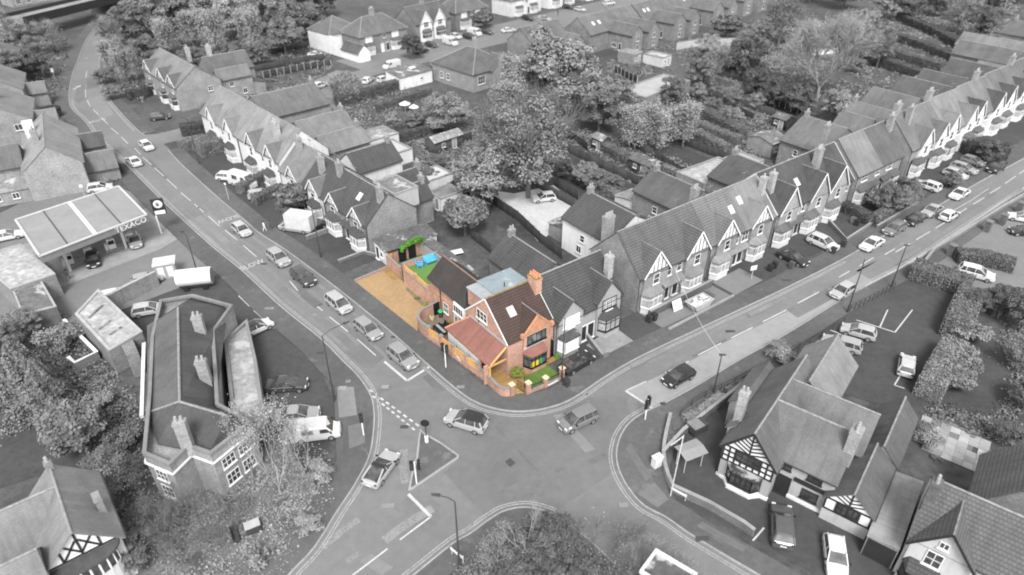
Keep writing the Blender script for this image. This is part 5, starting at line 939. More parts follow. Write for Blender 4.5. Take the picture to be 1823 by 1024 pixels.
# ------------------------------------------------------------------ old wedge-shaped building west of the junction
w = thing('wedge_building', 'old wedge-shaped brick building with tall chimneys and parapets west of the junction', 'building', (-28.57, 50.94, 0.0))
w0 = (-28.57, 50.94, 0.0)
def WL(lst, z): return [(q[0] - w0[0], q[1] - w0[1], z) for q in lst]
par = [(-32.39, 64.82, 5.6), (-32.74, 59.87, 5.6), (-28.13, 48.4, 5.6), (-24.19, 45.99, 5.6), (-26.53, 41.99, 5.6), (-28.82, 42.92, 5.6), (-29.62, 40.77, 5.6), (-32.49, 42.05, 5.6), (-35.48, 49.9, 5.6), (-39.15, 58.86, 5.6), (-41.23, 65.85, 5.6), (-37.88, 67.02, 5.6)]
P2 = [(q[0] - w0[0], q[1] - w0[1]) for q in par]
if sum(P2[i][0] * P2[(i + 1) % len(P2)][1] - P2[(i + 1) % len(P2)][0] * P2[i][1] for i in range(len(P2))) < 0: P2 = P2[::-1]
mb = MB()
for i in range(len(P2)):
    a, b = P2[i], P2[(i + 1) % len(P2)]; mb.poly([(*a, 0), (*b, 0), (*b, 5.6), (*a, 5.6)])
mb.poly([(*a, 4.6) for a in P2]); mb.obj('wall', 'brick', w, 1.15)
I2 = closed_offset(P2, .28); O2 = closed_offset(P2, -.06)
mb = MB()
for i in range(len(P2)):
    j = (i + 1) % len(P2); mb.hexa([(*O2[i], 5.4), (*O2[j], 5.4), (*I2[j], 5.4), (*I2[i], 5.4)], [(*O2[i], 5.72), (*O2[j], 5.72), (*I2[j], 5.72), (*I2[i], 5.72)])
mb.obj('parapet_coping', 'concrete', w, .75)
mb = MB(); B2 = closed_offset(P2, -.1)
for i in range(len(P2)):
    j = (i + 1) % len(P2)
    if P2[i][1] + P2[j][1] < 2 and P2[i][0] + P2[j][0] > -14: mb.bar((*B2[i], 4.55), (*B2[j], 4.55), .16, .14)
mb.obj('white_string_course', 'white', w)
rt, rb, rr = WL([(-36.83, 61.53, 7.6)], 7.6)[0], WL([(-30.57, 46.56, 7.6)], 7.6)[0], WL([(-26.25, 45.98, 6.4)], 6.4)[0]
def E5(u): return WL([u], 4.9)[0]
e = {k: E5(v) for k, v in dict(tr=(-33.45, 65.7, 4.9), br=(-28.7, 48.91, 4.9), bl=(-34.96, 47.9, 4.9), tl=(-41.17, 61.84, 4.9), top=(-38.43, 67.46, 4.9), low=(-27.11, 42.7, 4.9), lowl=(-32.26, 43.92, 4.9), lr=(-24.96, 46.63, 4.9)).items()}
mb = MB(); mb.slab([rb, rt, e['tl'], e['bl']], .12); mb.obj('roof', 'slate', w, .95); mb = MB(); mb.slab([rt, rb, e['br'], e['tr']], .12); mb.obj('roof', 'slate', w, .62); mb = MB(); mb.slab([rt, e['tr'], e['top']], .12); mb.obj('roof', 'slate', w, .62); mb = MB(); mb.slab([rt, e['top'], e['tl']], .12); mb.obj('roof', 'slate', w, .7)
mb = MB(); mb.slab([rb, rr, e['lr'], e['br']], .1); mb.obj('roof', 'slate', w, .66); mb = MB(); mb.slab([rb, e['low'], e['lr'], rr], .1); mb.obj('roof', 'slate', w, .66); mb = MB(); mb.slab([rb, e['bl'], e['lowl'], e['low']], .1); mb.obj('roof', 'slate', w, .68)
for a, b in ((rt, rb), (rb, rr), (rb, e['bl'])): mb = MB(); mb.tube([a, tuple((a[i] + b[i]) / 2 for i in range(3)), b], .12, 5); mb.obj('ridge_tiles', 'ridge', w, 1)
def wchim(u, z0, z1, ww=.9, dd=1.5, rz=0):
    c = WL([u], 0)[0]; o = chimney(w, 0, 0, z0, z1, ww, dd, 2, 'brick', 1.2); o.location = (c[0], c[1], 0); o.rotation_euler = (0, 0, rz); return o
wchim((-33.57, 58.82, 5.4), 4.6, 8.5, 1.0, .65, .2); wchim((-30.33, 51.44, 5.4), 4.6, 8.5, 1.0, .65, .2); wchim((-28.89, 42.97, 5.4), 4.6, 8.7, 1.0, .7, .2)
flat = [(-31.48, 65.5, 3.0), (-32.78, 61.61, 3.0), (-27.93, 49.88, 3.0), (-25.67, 49.09, 3.0), (-24.23, 48.55, 3.0), (-28.13, 58.2, 3.0)]; FL = [(q[0] - w0[0], q[1] - w0[1]) for q in flat]; flatblock(w, FL, 3.1, 'brick', 1, 'felt', 1.7, .35, .3, 'concrete', .8)
def wwin(u, deg, ww=1.4, hh=1.2, z=None, cols=3, pane='glass', m='white'):
    c = WL([u], 0)[0]; o = window(w, 'F', 0, 0, u[2], ww, hh, cols, 2, m, pane); o.location = (c[0], c[1], u[2]); o.rotation_euler = (0, 0, R(deg)); return o
pe = WL([(-25.58, 48.63, 3.0), (-28.04, 44.39, 3.0)], 3); a_ = math.degrees(math.atan2(pe[0][1] - pe[1][1], pe[0][0] - pe[1][0]))
def on_edge(i_a, i_b, t, z, deg_off=0, **kw):
    A, B = Vector((*i_a, 0)), Vector((*i_b, 0)); c = A + (B - A) * t; d = (B - A); o = window(w, 'F', 0, 0, z, kw.get('w', 1.4), kw.get('h', 1.2), kw.get('cols', 3), 2, 'white', kw.get('pane', 'glass')); n = Vector((d.y, -d.x, 0)).normalized(); o.location = (c.x + n.x * .02, c.y + n.y * .02, z); o.rotation_euler = (0, 0, math.atan2(d.y, d.x)); return o
for i in range(len(P2)):
    A, B = P2[i], P2[(i + 1) % len(P2)]
    if math.dist(A, B) > 2.5 and (A[1] + B[1]) / 2 < .5:
        for t_ in ((.5,) if math.dist(A, B) < 4 else (.3, .7)):
            on_edge(A, B, t_, 3.0); on_edge(A, B, t_, .8, h=1.4)
mb = MB(); mb.hexa(*[[(x, y, z) for x, y, _ in WL([(-44.6, 61.33), (-43.4, 61.84), (-41.37, 59.05), (-42.59, 58.66)], 0)] for z in (0, 3.2)]); mb.obj('rear_store', 'brick', w, .9)
mb = MB(); mb.bar(WL([(-39.93, 58.44, 5.0)], 5.0)[0], WL([(-35.74, 48.09, 4.2)], 4.2)[0], .35, .35); mb.obj('white_pipe_box', 'grey_paint', w, 1.7)
# flat-roofed shop behind it
s = thing('flat_roofed_store', 'low store with stained pale flat roof left of the wedge building', 'building', (-49.46, 66.12, 0.0)); s0 = (-49.46, 66.12, 0.0)
SP = [(x - s0[0], y - s0[1]) for x, y, z in [(-52.14, 66.21, 3.4), (-52.08, 71.53, 3.4), (-42.61, 62.77, 3.4), (-44.7, 59.27, 3.4)]]; flatblock(s, SP, 3.4, 'brick', 1.1, 'felt', 1.9, .12, .3, 'concrete', 1.3)
for a, b in (("135", "x"),):
    for (u, v, u2, v2) in ((.25, .2, .25, .75), (.55, .2, .55, .6), (.75, .3, .75, .7)):
        A, B, C_, D_ = [Vector(q) for q in SP]; f = lambda a, b: A.lerp(D_, a).lerp(B.lerp(C_, a), b); p0, p1 = f(u, v), f(u2, v2); mb = MB(); mb.bar((p0.x, p0.y, 3.33), (p1.x, p1.y, 3.33), .35, .06); mb.obj('roof_seam', 'felt', s, .9)
# ------------------------------------------------------------------ petrol station
c = thing('petrol_canopy', 'wide pale petrol station canopy with white lettering on its edge', 'canopy', (-61.1, 83.16, 0.0)); c0 = (-61.1, 83.16, 0.0)
CP = [(x - c0[0], y - c0[1]) for x, y, z in [(-71.23, 87.03, 5.0), (-61.91, 98.32, 5.0), (-53.15, 88.59, 5.0), (-61.89, 76.84, 5.0)]]
mb = MB(); mb.prism(CP, 4.0, 5.0); mb.obj('fascia', 'grey_paint', c, .55); mb = MB(); q_ = [Vector(v) for v in CP]
cf = lambda a, b: q_[0].lerp(q_[1], a).lerp(q_[3].lerp(q_[2], a), b)
for i in range(4):
    a, b = i / 4 + .004, (i + 1) / 4 - .004; mb = MB(); mb.poly([(*cf(a, .02), 5.03), (*cf(a, .98), 5.03), (*cf(b, .98), 5.03), (*cf(b, .02), 5.03)]); mb.obj('roof_panel', 'sheet_pale', c, .8)
for t_, wd, m_ in ((.25, .18, 'metal_dark'), (.5, .5, 'white'), (.75, .18, 'metal_dark')): mb = MB(); mb.bar((*cf(t_, .01), 5.06), (*cf(t_, .99), 5.06), wd, .05); mb.obj('roof_rib', m_, c)
mb = MB()
for i in range(4): mb = MB(); a, b = q_[i], q_[(i + 1) % 4]; mb.bar((a.x, a.y, 5.07), (b.x, b.y, 5.07), .3, .16); mb.obj('roof_edge', 'grey_paint', c, 1.4)
for a, b in ((.2, .25), (.2, .8), (.75, .25), (.75, .8)): pc = cf(a, b); mb = MB(); mb.box(pc.x - .15, pc.x + .15, pc.y - .15, pc.y + .15, 0, 4.45); mb.obj('column', 'white', c)
me = text_mesh('TEXACO', 1.15, .02); me.materials.append(M['white']); d_ = q_[2] - q_[3]; o = link(me, 'lettering', c); pc = q_[3].lerp(q_[2], .83); n = Vector((d_.y, -d_.x)).normalized(); o.location = (pc.x + n.x * .04, pc.y + n.y * .05, 4.1); o.rotation_euler = (R(90), 0, math.atan2(d_.y, d_.x))
def pump(label, at, deg):
    t = thing('fuel_pump', label, 'fuel pump', at, R(deg), 'fuel pumps under the canopy'); mb = MB(); mb.box(-.8, .8, -2.4, 2.4, 0, .15); mb.obj('island', 'concrete', t, 1.3)
    for y in (-1.3, 1.3): mb = MB(); mb.box(-.35, .35, y - .5, y + .5, .15, 1.7); o = mb.obj('pump_body', 'white', t); mb = MB(); mb.box(-.37, .37, y - .4, y + .4, .9, 1.5); mb.obj('pump_screen', 'black', o)
    mb = MB(); mb.box(-.35, .35, -2.2, -1.9, .15, 1.1); mb.obj('bin', 'white', t)
pump('fuel pump island nearest the road with a white bin', (-58.09, 88.28, 0.0), -50); pump('fuel pump island by the black car', (-61.99, 83.93, 0.0), -50)
t = thing('price_sign', 'tall price sign with round emblem at the forecourt corner', 'sign', (-53.85, 92.07, 0.0), R(20))
mb = MB(); mb.box(-.1, .1, -.1, .1, 0, 5.4); mb.obj('pole', 'white', t); mb = MB(); mb.box(-.15, 1.6, -.12, .12, 3.2, 5.8); pn = mb.obj('panel', 'dark', t); mb = MB(); mb.tube([(.75, -.13, 4.95), (.75, -.16, 4.95)], .62, 20); mb.obj('emblem', 'white', pn); mb = MB(); mb.prism([(.75 + .4 * math.cos(R(90 + 72 * k * 2)), .0 + .4 * math.sin(R(90 + 72 * k * 2))) for k in range(5)], 0, .02); o = mb.obj('emblem_star', 'grey_paint', pn, .8); o.location = (0, -.17, 4.95); o.rotation_euler = (R(90), 0, 0)
mb = MB(); mb.box(0, 1.45, -.14, -.125, 3.3, 3.9); mb.obj('price_strip', 'white', pn)
sh = thing('petrol_shop', 'flat pale-roofed shop at the left edge behind the canopy', 'building', (-61.11, 70.81, 0.0)); s1 = (-61.11, 70.81, 0.0); flatblock(sh, [(x - s1[0], y - s1[1]) for x, y, z in [(-68.82, 83.02, 3.4), (-59.6, 75.23, 3.4), (-63.26, 71.66, 3.4), (-72.59, 79.07, 3.4)]], 3.4, 'brick', 1, 'felt', 1.9, .1, .2, 'concrete', 1.2); flatblock(sh, [(x - s1[0], y - s1[1]) for x, y, z in [(-63.48, 72.15, 2.9), (-61.36, 74.66, 2.9), (-55.91, 68.55, 2.9), (-58.99, 66.78, 2.9)]], 2.9, 'brick', .6, 'felt', .8, .1, .2, 'concrete', 1.2)
# ------------------------------------------------------------------ brick houses west of the road
bh = thing('house_pair', 'brick house with broad blank gable behind the petrol canopy', 'houses', (-79.78, 103.09, 0.0)); b0 = (-79.78, 103.09, 0.0); e1 = (-72.53, 107.42, 0.0); an = math.atan2(e1[1] - b0[1], e1[0] - b0[0]); bh.rotation_euler = (0, 0, an)
gable(bh, 0, 8.6, 0, 19, 5.2, 8.7, 'y', None, 'brick', 1.25, 'tile', 1.75, ovg=.1); gable(bh, -9, 0, 4, 11.5, 5, 7.4, 'x', None, 'brick', 1.1, 'pantile', 1.2, ridge=None); gable(bh, 8.5, 13.5, 2.5, 8.0, 2.4, 4.6, 'x', None, 'brick', 1, 'tile', 1.0); gable(bh, 8.5, 12.5, 11.5, 16, 3.6, 5.4, 'x', None, 'brick', 1, 'tile', .6)
leanto(bh, -6, -.02, .6, 3.98, 2.3, 3.1, 'front', 'brick', 1.1, 'felt', 1.2); window(bh, 'F', -2.2, .59, .9, 1.0, 1.0, 2); window(bh, 'F', -5, .59, .9, 1.5, 1.0, 2); chimney(bh, 3.0, 6, 7, 10, .9, 1.2, 3, 'brick', 1.1); chimney(bh, 2.0, 13.5, 6.2, 9.4, 1.6, 1.0, 0, 'render', 1.0)
for k, (label, u, dx, rc) in enumerate((('pale-roofed brick house at the left edge above the petrol station', (-98.38, 127.04, 0.0), 0, 1.5), ('pale-roofed brick house at the left edge by the road bend', (-111.14, 145.47, 0.0), 0, 1.4), ('grey-roofed brick house under the railway bank at the left edge', (-125.79, 167.77, 0.0), 0, 1.2))):
    r = thing('house', label, 'house', u, R(an * 57.3 - 2)); gable(r, -6, 5, 0, 14, 5, 8.2, 'y', None, 'brick', 1.1, 'tile', rc); gable(r, 4.98, 9, 3, 7, 3.0, 4.8, 'x', None, 'brick', 1.1, 'tile', rc * .8); window(r, 'F', 2.5, -.01, 3, 1.3, 1.2, 2); chimney(r, 0, 7, 7.6, 10, 1, .8, 3)
# house in the bottom left corner
x = thing('corner_villa', 'house with stained tiled roof and white curved bay at bottom left', 'house', (-37.17, 34.68, 0.0)); x0 = (-37.17, 34.68, 0.0)
X = lambda s_: [(q[0] - x0[0], q[1] - x0[1], q[2]) for q in s_]
v = X([(-38.25, 38.97, 8.0), (-32.72, 32.17, 7.8), (-31.72, 34.52, 5.0), (-37.05, 34.93, 8.0), (-35.73, 31.35, 6.0), (-40.79, 36.07, 7.0), (-39.28, 33.01, 6.0), (-36.61, 35.09, 7.8)])
dirx = Vector((v[1][0] - v[0][0], v[1][1] - v[0][1])); an2 = math.atan2(dirx.y, dirx.x)
y = thing('corner_villa', 'house with stained tiled roof and white curved bay at bottom left', 'house', (x0[0] + v[1][0], x0[1] + v[1][1], 0), an2 + R(90)); bpy.data.objects.remove(x)
gable(y, -2.6, 2.6, .45, 8.3, 5.0, 7.7, 'y', None, 'render', .8, 'tile', 1.55, ovg=.4); gable(y, -9, 0, 3.3, 8.4, 5.0, 7.6, 'x', None, 'render', .7, 'tile', 1.4, ovg=.05); gable(y, -9, -2.4, -1.6, 3.4, 4.6, 7.0, 'x', None, 'render', .7, 'tile', 1.35, ovg=.05)
mb = MB(); mb.poly([(-2.5, .42, 4.9), (2.5, .42, 4.9), (0, .42, 7.5)]); mb.obj('gable_panel', 'white', y)
for a_, b_2 in (((-2.6, 4.95), (2.6, 4.95)), ((0, 4.95), (0, 7.5)), ((-1.3, 4.95), (-.1, 6.6)), ((1.3, 4.95), (.1, 6.6)), ((-1.3, 4.95), (-1.3, 6.1)), ((1.3, 4.95), (1.3, 6.1)), ((0, 5.2), (-.9, 6.4)), ((0, 5.2), (.9, 6.4))): timber(y, a_[0], a_[1], b_2[0], b_2[1], .41)
P3 = [(2.1 * math.cos(R(180 + 18 * k)), 1.2 * math.sin(R(180 + 18 * k)) + .43) for k in range(11)]
mb = MB(); mb.prism(P3, 0, 3.1); mb.obj('bay_base', 'render', y, 1.15); mb = MB(); mb.prism(closed_offset(P3[::-1], .05)[::-1], 3.1, 4.3); mb.obj('bay_glazing', 'glass', y); mb = MB(); mb.prism(P3, 4.3, 4.55); mb.obj('bay_head', 'white', y)
for k in range(11): mb = MB(); mb.bar((P3[k][0], P3[k][1], 3.05), (P3[k][0], P3[k][1], 4.35), .14, .14); mb.obj('bay_mullion', 'white', y)
mb = MB(); mb.prism([(2.5 * math.cos(R(180 + 18 * k)), 1.5 * math.sin(R(180 + 18 * k)) + .43) for k in range(11)], 4.55, 4.75); mb.obj('bay_roof', 'tile', y, .6); chimney(y, 2.2, 3.4, 5.0, 7.2, .5, .9, 0); chimney(y, 0, 8.2, 7.2, 8.5, .5, .5, 1); window(y, 'F', 1.4, .42, .8, 1.2, 1.6, 2, 2)
# ------------------------------------------------------------------ railway bridge
BR = math.degrees(math.atan2((-134.07, 240.52, 4.2)[1] - (-142.01, 216.68, 4.2)[1], (-134.07, 240.52, 4.2)[0] - (-142.01, 216.68, 4.2)[0]))
rbx = thing('railway_bridge', 'dark girder railway bridge crossing the road in the top left corner', 'bridge', (-142.01, 216.68, 4.2)[:2] + (0,), R(BR))
mb = MB(); mb.box(-70, 120, 0, 9, 4.9, 5.5); mb.obj('deck', 'concrete', rbx, .9); mb = MB(); mb.box(-6, 34, -.25, .0, 4.2, 6.6); mb.obj('girder', 'dark', rbx); mb = MB(); mb.box(-6, 34, 9.0, 9.25, 4.2, 6.6); mb.obj('girder', 'dark', rbx)
for y_ in (1.4, 2.9, 5.2, 6.7): mb = MB(); mb.box(-70, 120, y_, y_ + .1, 5.5, 5.66); mb.obj('rail', 'concrete', rbx, 1.6)
for x_, w_ in ((-70, 58), (30, 90)): mb = MB(); mb.hexa([(x_, -5, 0), (x_ + w_, -5, 0), (x_ + w_, 14, 0), (x_, 14, 0)], [(x_, .02, 4.88), (x_ + w_, .02, 4.88), (x_ + w_, 8.98, 4.88), (x_, 8.98, 4.88)]); mb.obj('embankment', 'grass', rbx)

# ------------------------------------------------------------------ vehicles
KIND = {  # length, width, height, belt height, glass: rear bottom, rear top, front bottom, front top (fractions of length)
    'hatch': (4.05, 1.76, 1.48, .92, -.46, -.38, .26, .04), 'suv': (4.55, 1.9, 1.68, 1.06, -.47, -.40, .25, .05), 'saloon': (4.6, 1.82, 1.44, .92, -.37, -.2, .25, .03),
    'estate': (4.55, 1.82, 1.5, .93, -.48, -.41, .25, .04), 'mpv': (4.4, 1.84, 1.65, .98, -.48, -.43, .33, .1), 'coupe': (4.55, 1.86, 1.4, .9, -.44, -.14, .2, .0)}
def car_meshes(kind):
    L, W, Hh, B, r0, r1, f0, f1 = KIND[kind]; hood = B - .06
    st = [(-.5, .40, .42, B - .25), (-.495, .46, .3, B - .12), (-.47, .485, .24, B - .02), (-.4, .5, .22, B), (-.2, .5, .22, B), (.1, .5, .22, B), (f0, .5, .22, B), (.38, .49, .22, hood - .06), (.455, .465, .24, hood - .14), (.49, .43, .28, hood - .24), (.5, .36, .36, hood - .34)]
    mb = MB(); rings = []
    for x, w, zb, zt in st:
        w *= W; x *= L; h = zt - zb; half = [(0, zb), (w * .86, zb), (w * .99, zb + h * .2), (w, zb + h * .55), (w * .965, zt - h * .1), (w * .86, zt), (w * .4, zt + .015), (0, zt + .02)]
        rings.append([(x, -y, z) for y, z in half] + [(x, y, z) for y, z in half[-2:0:-1]])
    n = len(rings[0])
    for i in range(len(rings) - 1):
        for k in range(n): j = (k + 1) % n; mb.poly([rings[i][k], rings[i + 1][k], rings[i + 1][j], rings[i][j]], [(0, 0)] * 4)
    mb.poly(rings[0][::-1] if False else rings[0], [(0, 0)] * n); mb.poly(rings[-1], [(0, 0)] * n)
    body = mb.mesh('body', 'paintcar', True)
    zb, zt = B - .02, Hh - .07; wb, wt = W * .455, W * .36
    lo = [(r0 * L, -wb, zb), (f0 * L, -wb, zb), (f0 * L, wb, zb), (r0 * L, wb, zb)]; hi = [(r1 * L, -wt, zt), (f1 * L, -wt, zt), (f1 * L, wt, zt), (r1 * L, wt, zt)]
    mb = MB(); mb.hexa(lo, hi); glass = mb.mesh('glasshouse', 'carglass')
    mb = MB(); e = .03; rp = []
    for xx, zz, ww in ((r1 * L - .06, zt - .03, wt * .93), (r1 * L + .12, zt + .045, wt + .015), ((r1 + f1) / 2 * L, zt + .075, wt + .02), (f1 * L - .12, zt + .05, wt + .015), (f1 * L + .05, zt - .02, wt * .95)):
        rp.append([(xx, -ww - e, zz - .04), (xx, -ww * .8, zz), (xx, 0, zz + .015), (xx, ww * .8, zz), (xx, ww + e, zz - .04)])
    for i in range(4):
        for k in range(4): mb.poly([rp[i][k], rp[i + 1][k], rp[i + 1][k + 1], rp[i][k + 1]], [(0, 0)] * 4)
    roof = mb.mesh('roof', 'paintcar', True)
    mb = MB()
    for s in (-1, 1):
        y0, y1 = s * wb, s * wt
        mb.bar((f0 * L, y0, zb), (f1 * L, y1, zt), .08, .07); mb.bar((r0 * L, y0, zb), (r1 * L, y1, zt), .14, .09)
        xb = -.06 * L; mb.bar((xb, y0 * 1.005, zb), (xb, y1 * 1.01, zt), .07, .05)
        if kind in ('estate', 'suv', 'mpv'): mb.bar((-.3 * L, y0 * 1.005, zb), (-.29 * L, y1 * 1.01, zt), .09, .05)
    pillars = mb.mesh('pillars', 'paintcar')
    mb = MB(); mb.tube([(0, -.1, 0), (0, .1, 0)], .33, 16); tyre = mb.mesh('tyre', 'tyre')
    mb = MB(); mb.tube([(0, -.11, 0), (0, -.115, 0)], .22, 12); mb.tube([(0, .11, 0), (0, .115, 0)], .22, 12); rim = mb.mesh('rim', 'rim')
    mb = MB(); mb.box(-.05, .06, -.17, .17, -.07, .08); hl = mb.mesh('headlight', 'lamp_white'); tl = MB().box(-.05, .05, -.13, .13, -.12, .12).mesh('tail_light', 'lamp_red')
    pl = MB().box(-.015, .015, -.26, .26, -.055, .055).mesh('number_plate', 'white'); mi = MB().box(-.07, .07, -.1, .1, -.07, .07).mesh('mirror', 'black')
    gr = MB().box(-.03, .03, -.45, .45, -.1, .1).mesh('grille', 'black')
    return dict(L=L, W=W, B=B, body=body, roof=roof, glass=glass, pillars=pillars, tyre=tyre, rim=rim, hl=hl, tl=tl, pl=pl, mi=mi, gr=gr)
def car(kind, at, heading, shade, label, name=None, roofc=None, cat='car', group=None):
    k = cached(('car', kind), lambda: car_meshes(kind)); L, W, B = k['L'], k['W'], k['B']
    t = thing({'hatch': 'hatchback_car', 'suv': 'sport_utility_car', 'saloon': 'saloon_car', 'estate': 'estate_car', 'mpv': 'people_carrier', 'coupe': 'coupe_car'}[kind], label, cat, at, R(heading), group)
    link(k['body'], 'body', t, shade); link(k['glass'], 'glasshouse', t); link(k['roof'], 'roof', t, shade if roofc is None else roofc); stuff(link(k['pillars'], 'pillars', t, shade))
    for x in (-.3, .31):
        for s in (-1, 1):
            w = link(k['tyre'], 'wheel', t, None, (x * L, s * (W / 2 - .1), .33)); link(k['rim'], 'rim', w)
    for s in (-1, 1):
        link(k['hl'], 'headlight', t, None, (.462 * L, s * W * .36, B - .22)); link(k['tl'], 'tail_light', t, None, (-.487 * L, s * W * .38, B - .17)); link(k['mi'], 'mirror', t, None, (.2 * L, s * (W / 2 + .06), B + .03))
    link(k['pl'], 'number_plate', t, None, (-.503 * L, 0, B - .38)); link(k['pl'], 'number_plate', t, None, (.505 * L, 0, .42)); link(k['gr'], 'grille', t, None, (.487 * L, 0, B - .36)); return t
def van(at, heading, shade, label, L=4.9, W=1.95, Hh=1.95, nose=.2, sidewin=True, name='van', cat='van', wins=2):
    def build():
        hx = .5 - nose
        st = [(-.5, .46, Hh - .12), (-.49, .49, Hh - .03), (-.2, .5, Hh), (hx - .12, .5, Hh), (hx - .06, .5, Hh - .06), (hx + .06, .49, Hh * .58), (.42, .47, Hh * .52), (.49, .42, Hh * .43), (.5, .38, Hh * .36)]
        mb = MB(); rings = []
        for x, w, zt in st:
            w *= W; x *= L; zb = .24; half = [(0, zb), (w * .95, zb), (w, zb + .2), (w, min(zt * .6, 1.05)), (w * .93, zt - .1), (w * .8, zt), (0, zt + .03)]; rings.append([(x, -y, z) for y, z in half] + [(x, y, z) for y, z in half[-2:0:-1]])
        n = len(rings[0])
        for i in range(len(rings) - 1):
            for k in range(n): j = (k + 1) % n; mb.poly([rings[i][k], rings[i + 1][k], rings[i + 1][j], rings[i][j]], [(0, 0)] * 4)
        mb.poly(rings[0], [(0, 0)] * n); mb.poly(rings[-1], [(0, 0)] * n); body = mb.mesh('body', 'paintcar', True)
        a, b = (hx - .055) * L, (hx + .055) * L; za, zb = Hh - .12, Hh * .6
        mb = MB(); mb.poly([(a + .03, -W * .38, za), (b + .03, -W * .42, zb), (b + .03, W * .42, zb), (a + .03, W * .38, za)]); ws = mb.mesh('windscreen', 'carglass')
        mb = MB(); y = W / 2 * .985; mb.hexa([((hx - .19) * L, y - .06, Hh * .6), ((hx + .02) * L, y - .06, Hh * .6), ((hx - .05) * L, y - .12, Hh - .28), ((hx - .19) * L, y - .12, Hh - .28)], [((hx - .19) * L, y + .015, Hh * .6), ((hx + .02) * L, y + .015, Hh * .6), ((hx - .05) * L, y - .03, Hh - .28), ((hx - .19) * L, y - .03, Hh - .28)]); sw = mb.mesh('side_window', 'carglass')
        mb = MB(); mb.hexa([(-.5 * .5 * L, y - .06, Hh * .6), (-.02 * L, y - .06, Hh * .6), (-.02 * L, y - .12, Hh - .28), (-.25 * L, y - .12, Hh - .28)], [(-.25 * L, y + .015, Hh * .6), (-.02 * L, y + .015, Hh * .6), (-.02 * L, y - .03, Hh - .28), (-.25 * L, y - .03, Hh - .28)]); sw2 = mb.mesh('side_window', 'carglass')
        rw = MB().box(-.5 * L - .012, -.5 * L + .02, -W * .36, W * .36, Hh * .58, Hh - .3).mesh('rear_window', 'carglass'); return body, ws, sw, sw2, rw
    body, ws, sw, sw2, rw = cached(('van', L, W, Hh, nose), build); k = cached(('car', 'suv'), lambda: car_meshes('suv'))
    t = thing(name, label, cat, at, R(heading)); link(body, 'body', t, shade); link(ws, 'windscreen', t); link(rw, 'rear_window', t)
    for s in (1, -1):
        o = link(sw, 'side_window', t); o.scale = (1, s, 1)
        if wins > 1: o = link(sw2, 'side_window', t); o.scale = (1, s, 1)
        for x in (-.29, .31): w = link(k['tyre'], 'wheel', t, None, (x * L, s * (W / 2 - .1), .33)); link(k['rim'], 'rim', w)
        link(k['hl'], 'headlight', t, None, (.47 * L, s * W * .36, Hh * .4)); link(k['tl'], 'tail_light', t, None, (-.49 * L, s * W * .42, .9)); link(k['mi'], 'mirror', t, None, ((.5 - nose + .03) * L, s * (W / 2 + .08), Hh * .62))
    link(k['pl'], 'number_plate', t, None, (.505 * L, 0, .45)); link(k['pl'], 'number_plate', t, None, (-.505 * L, 0, .6)); return t
WH, SV, GY, DK, BK = .52, .28, .17, .05, .018
NWI = -47
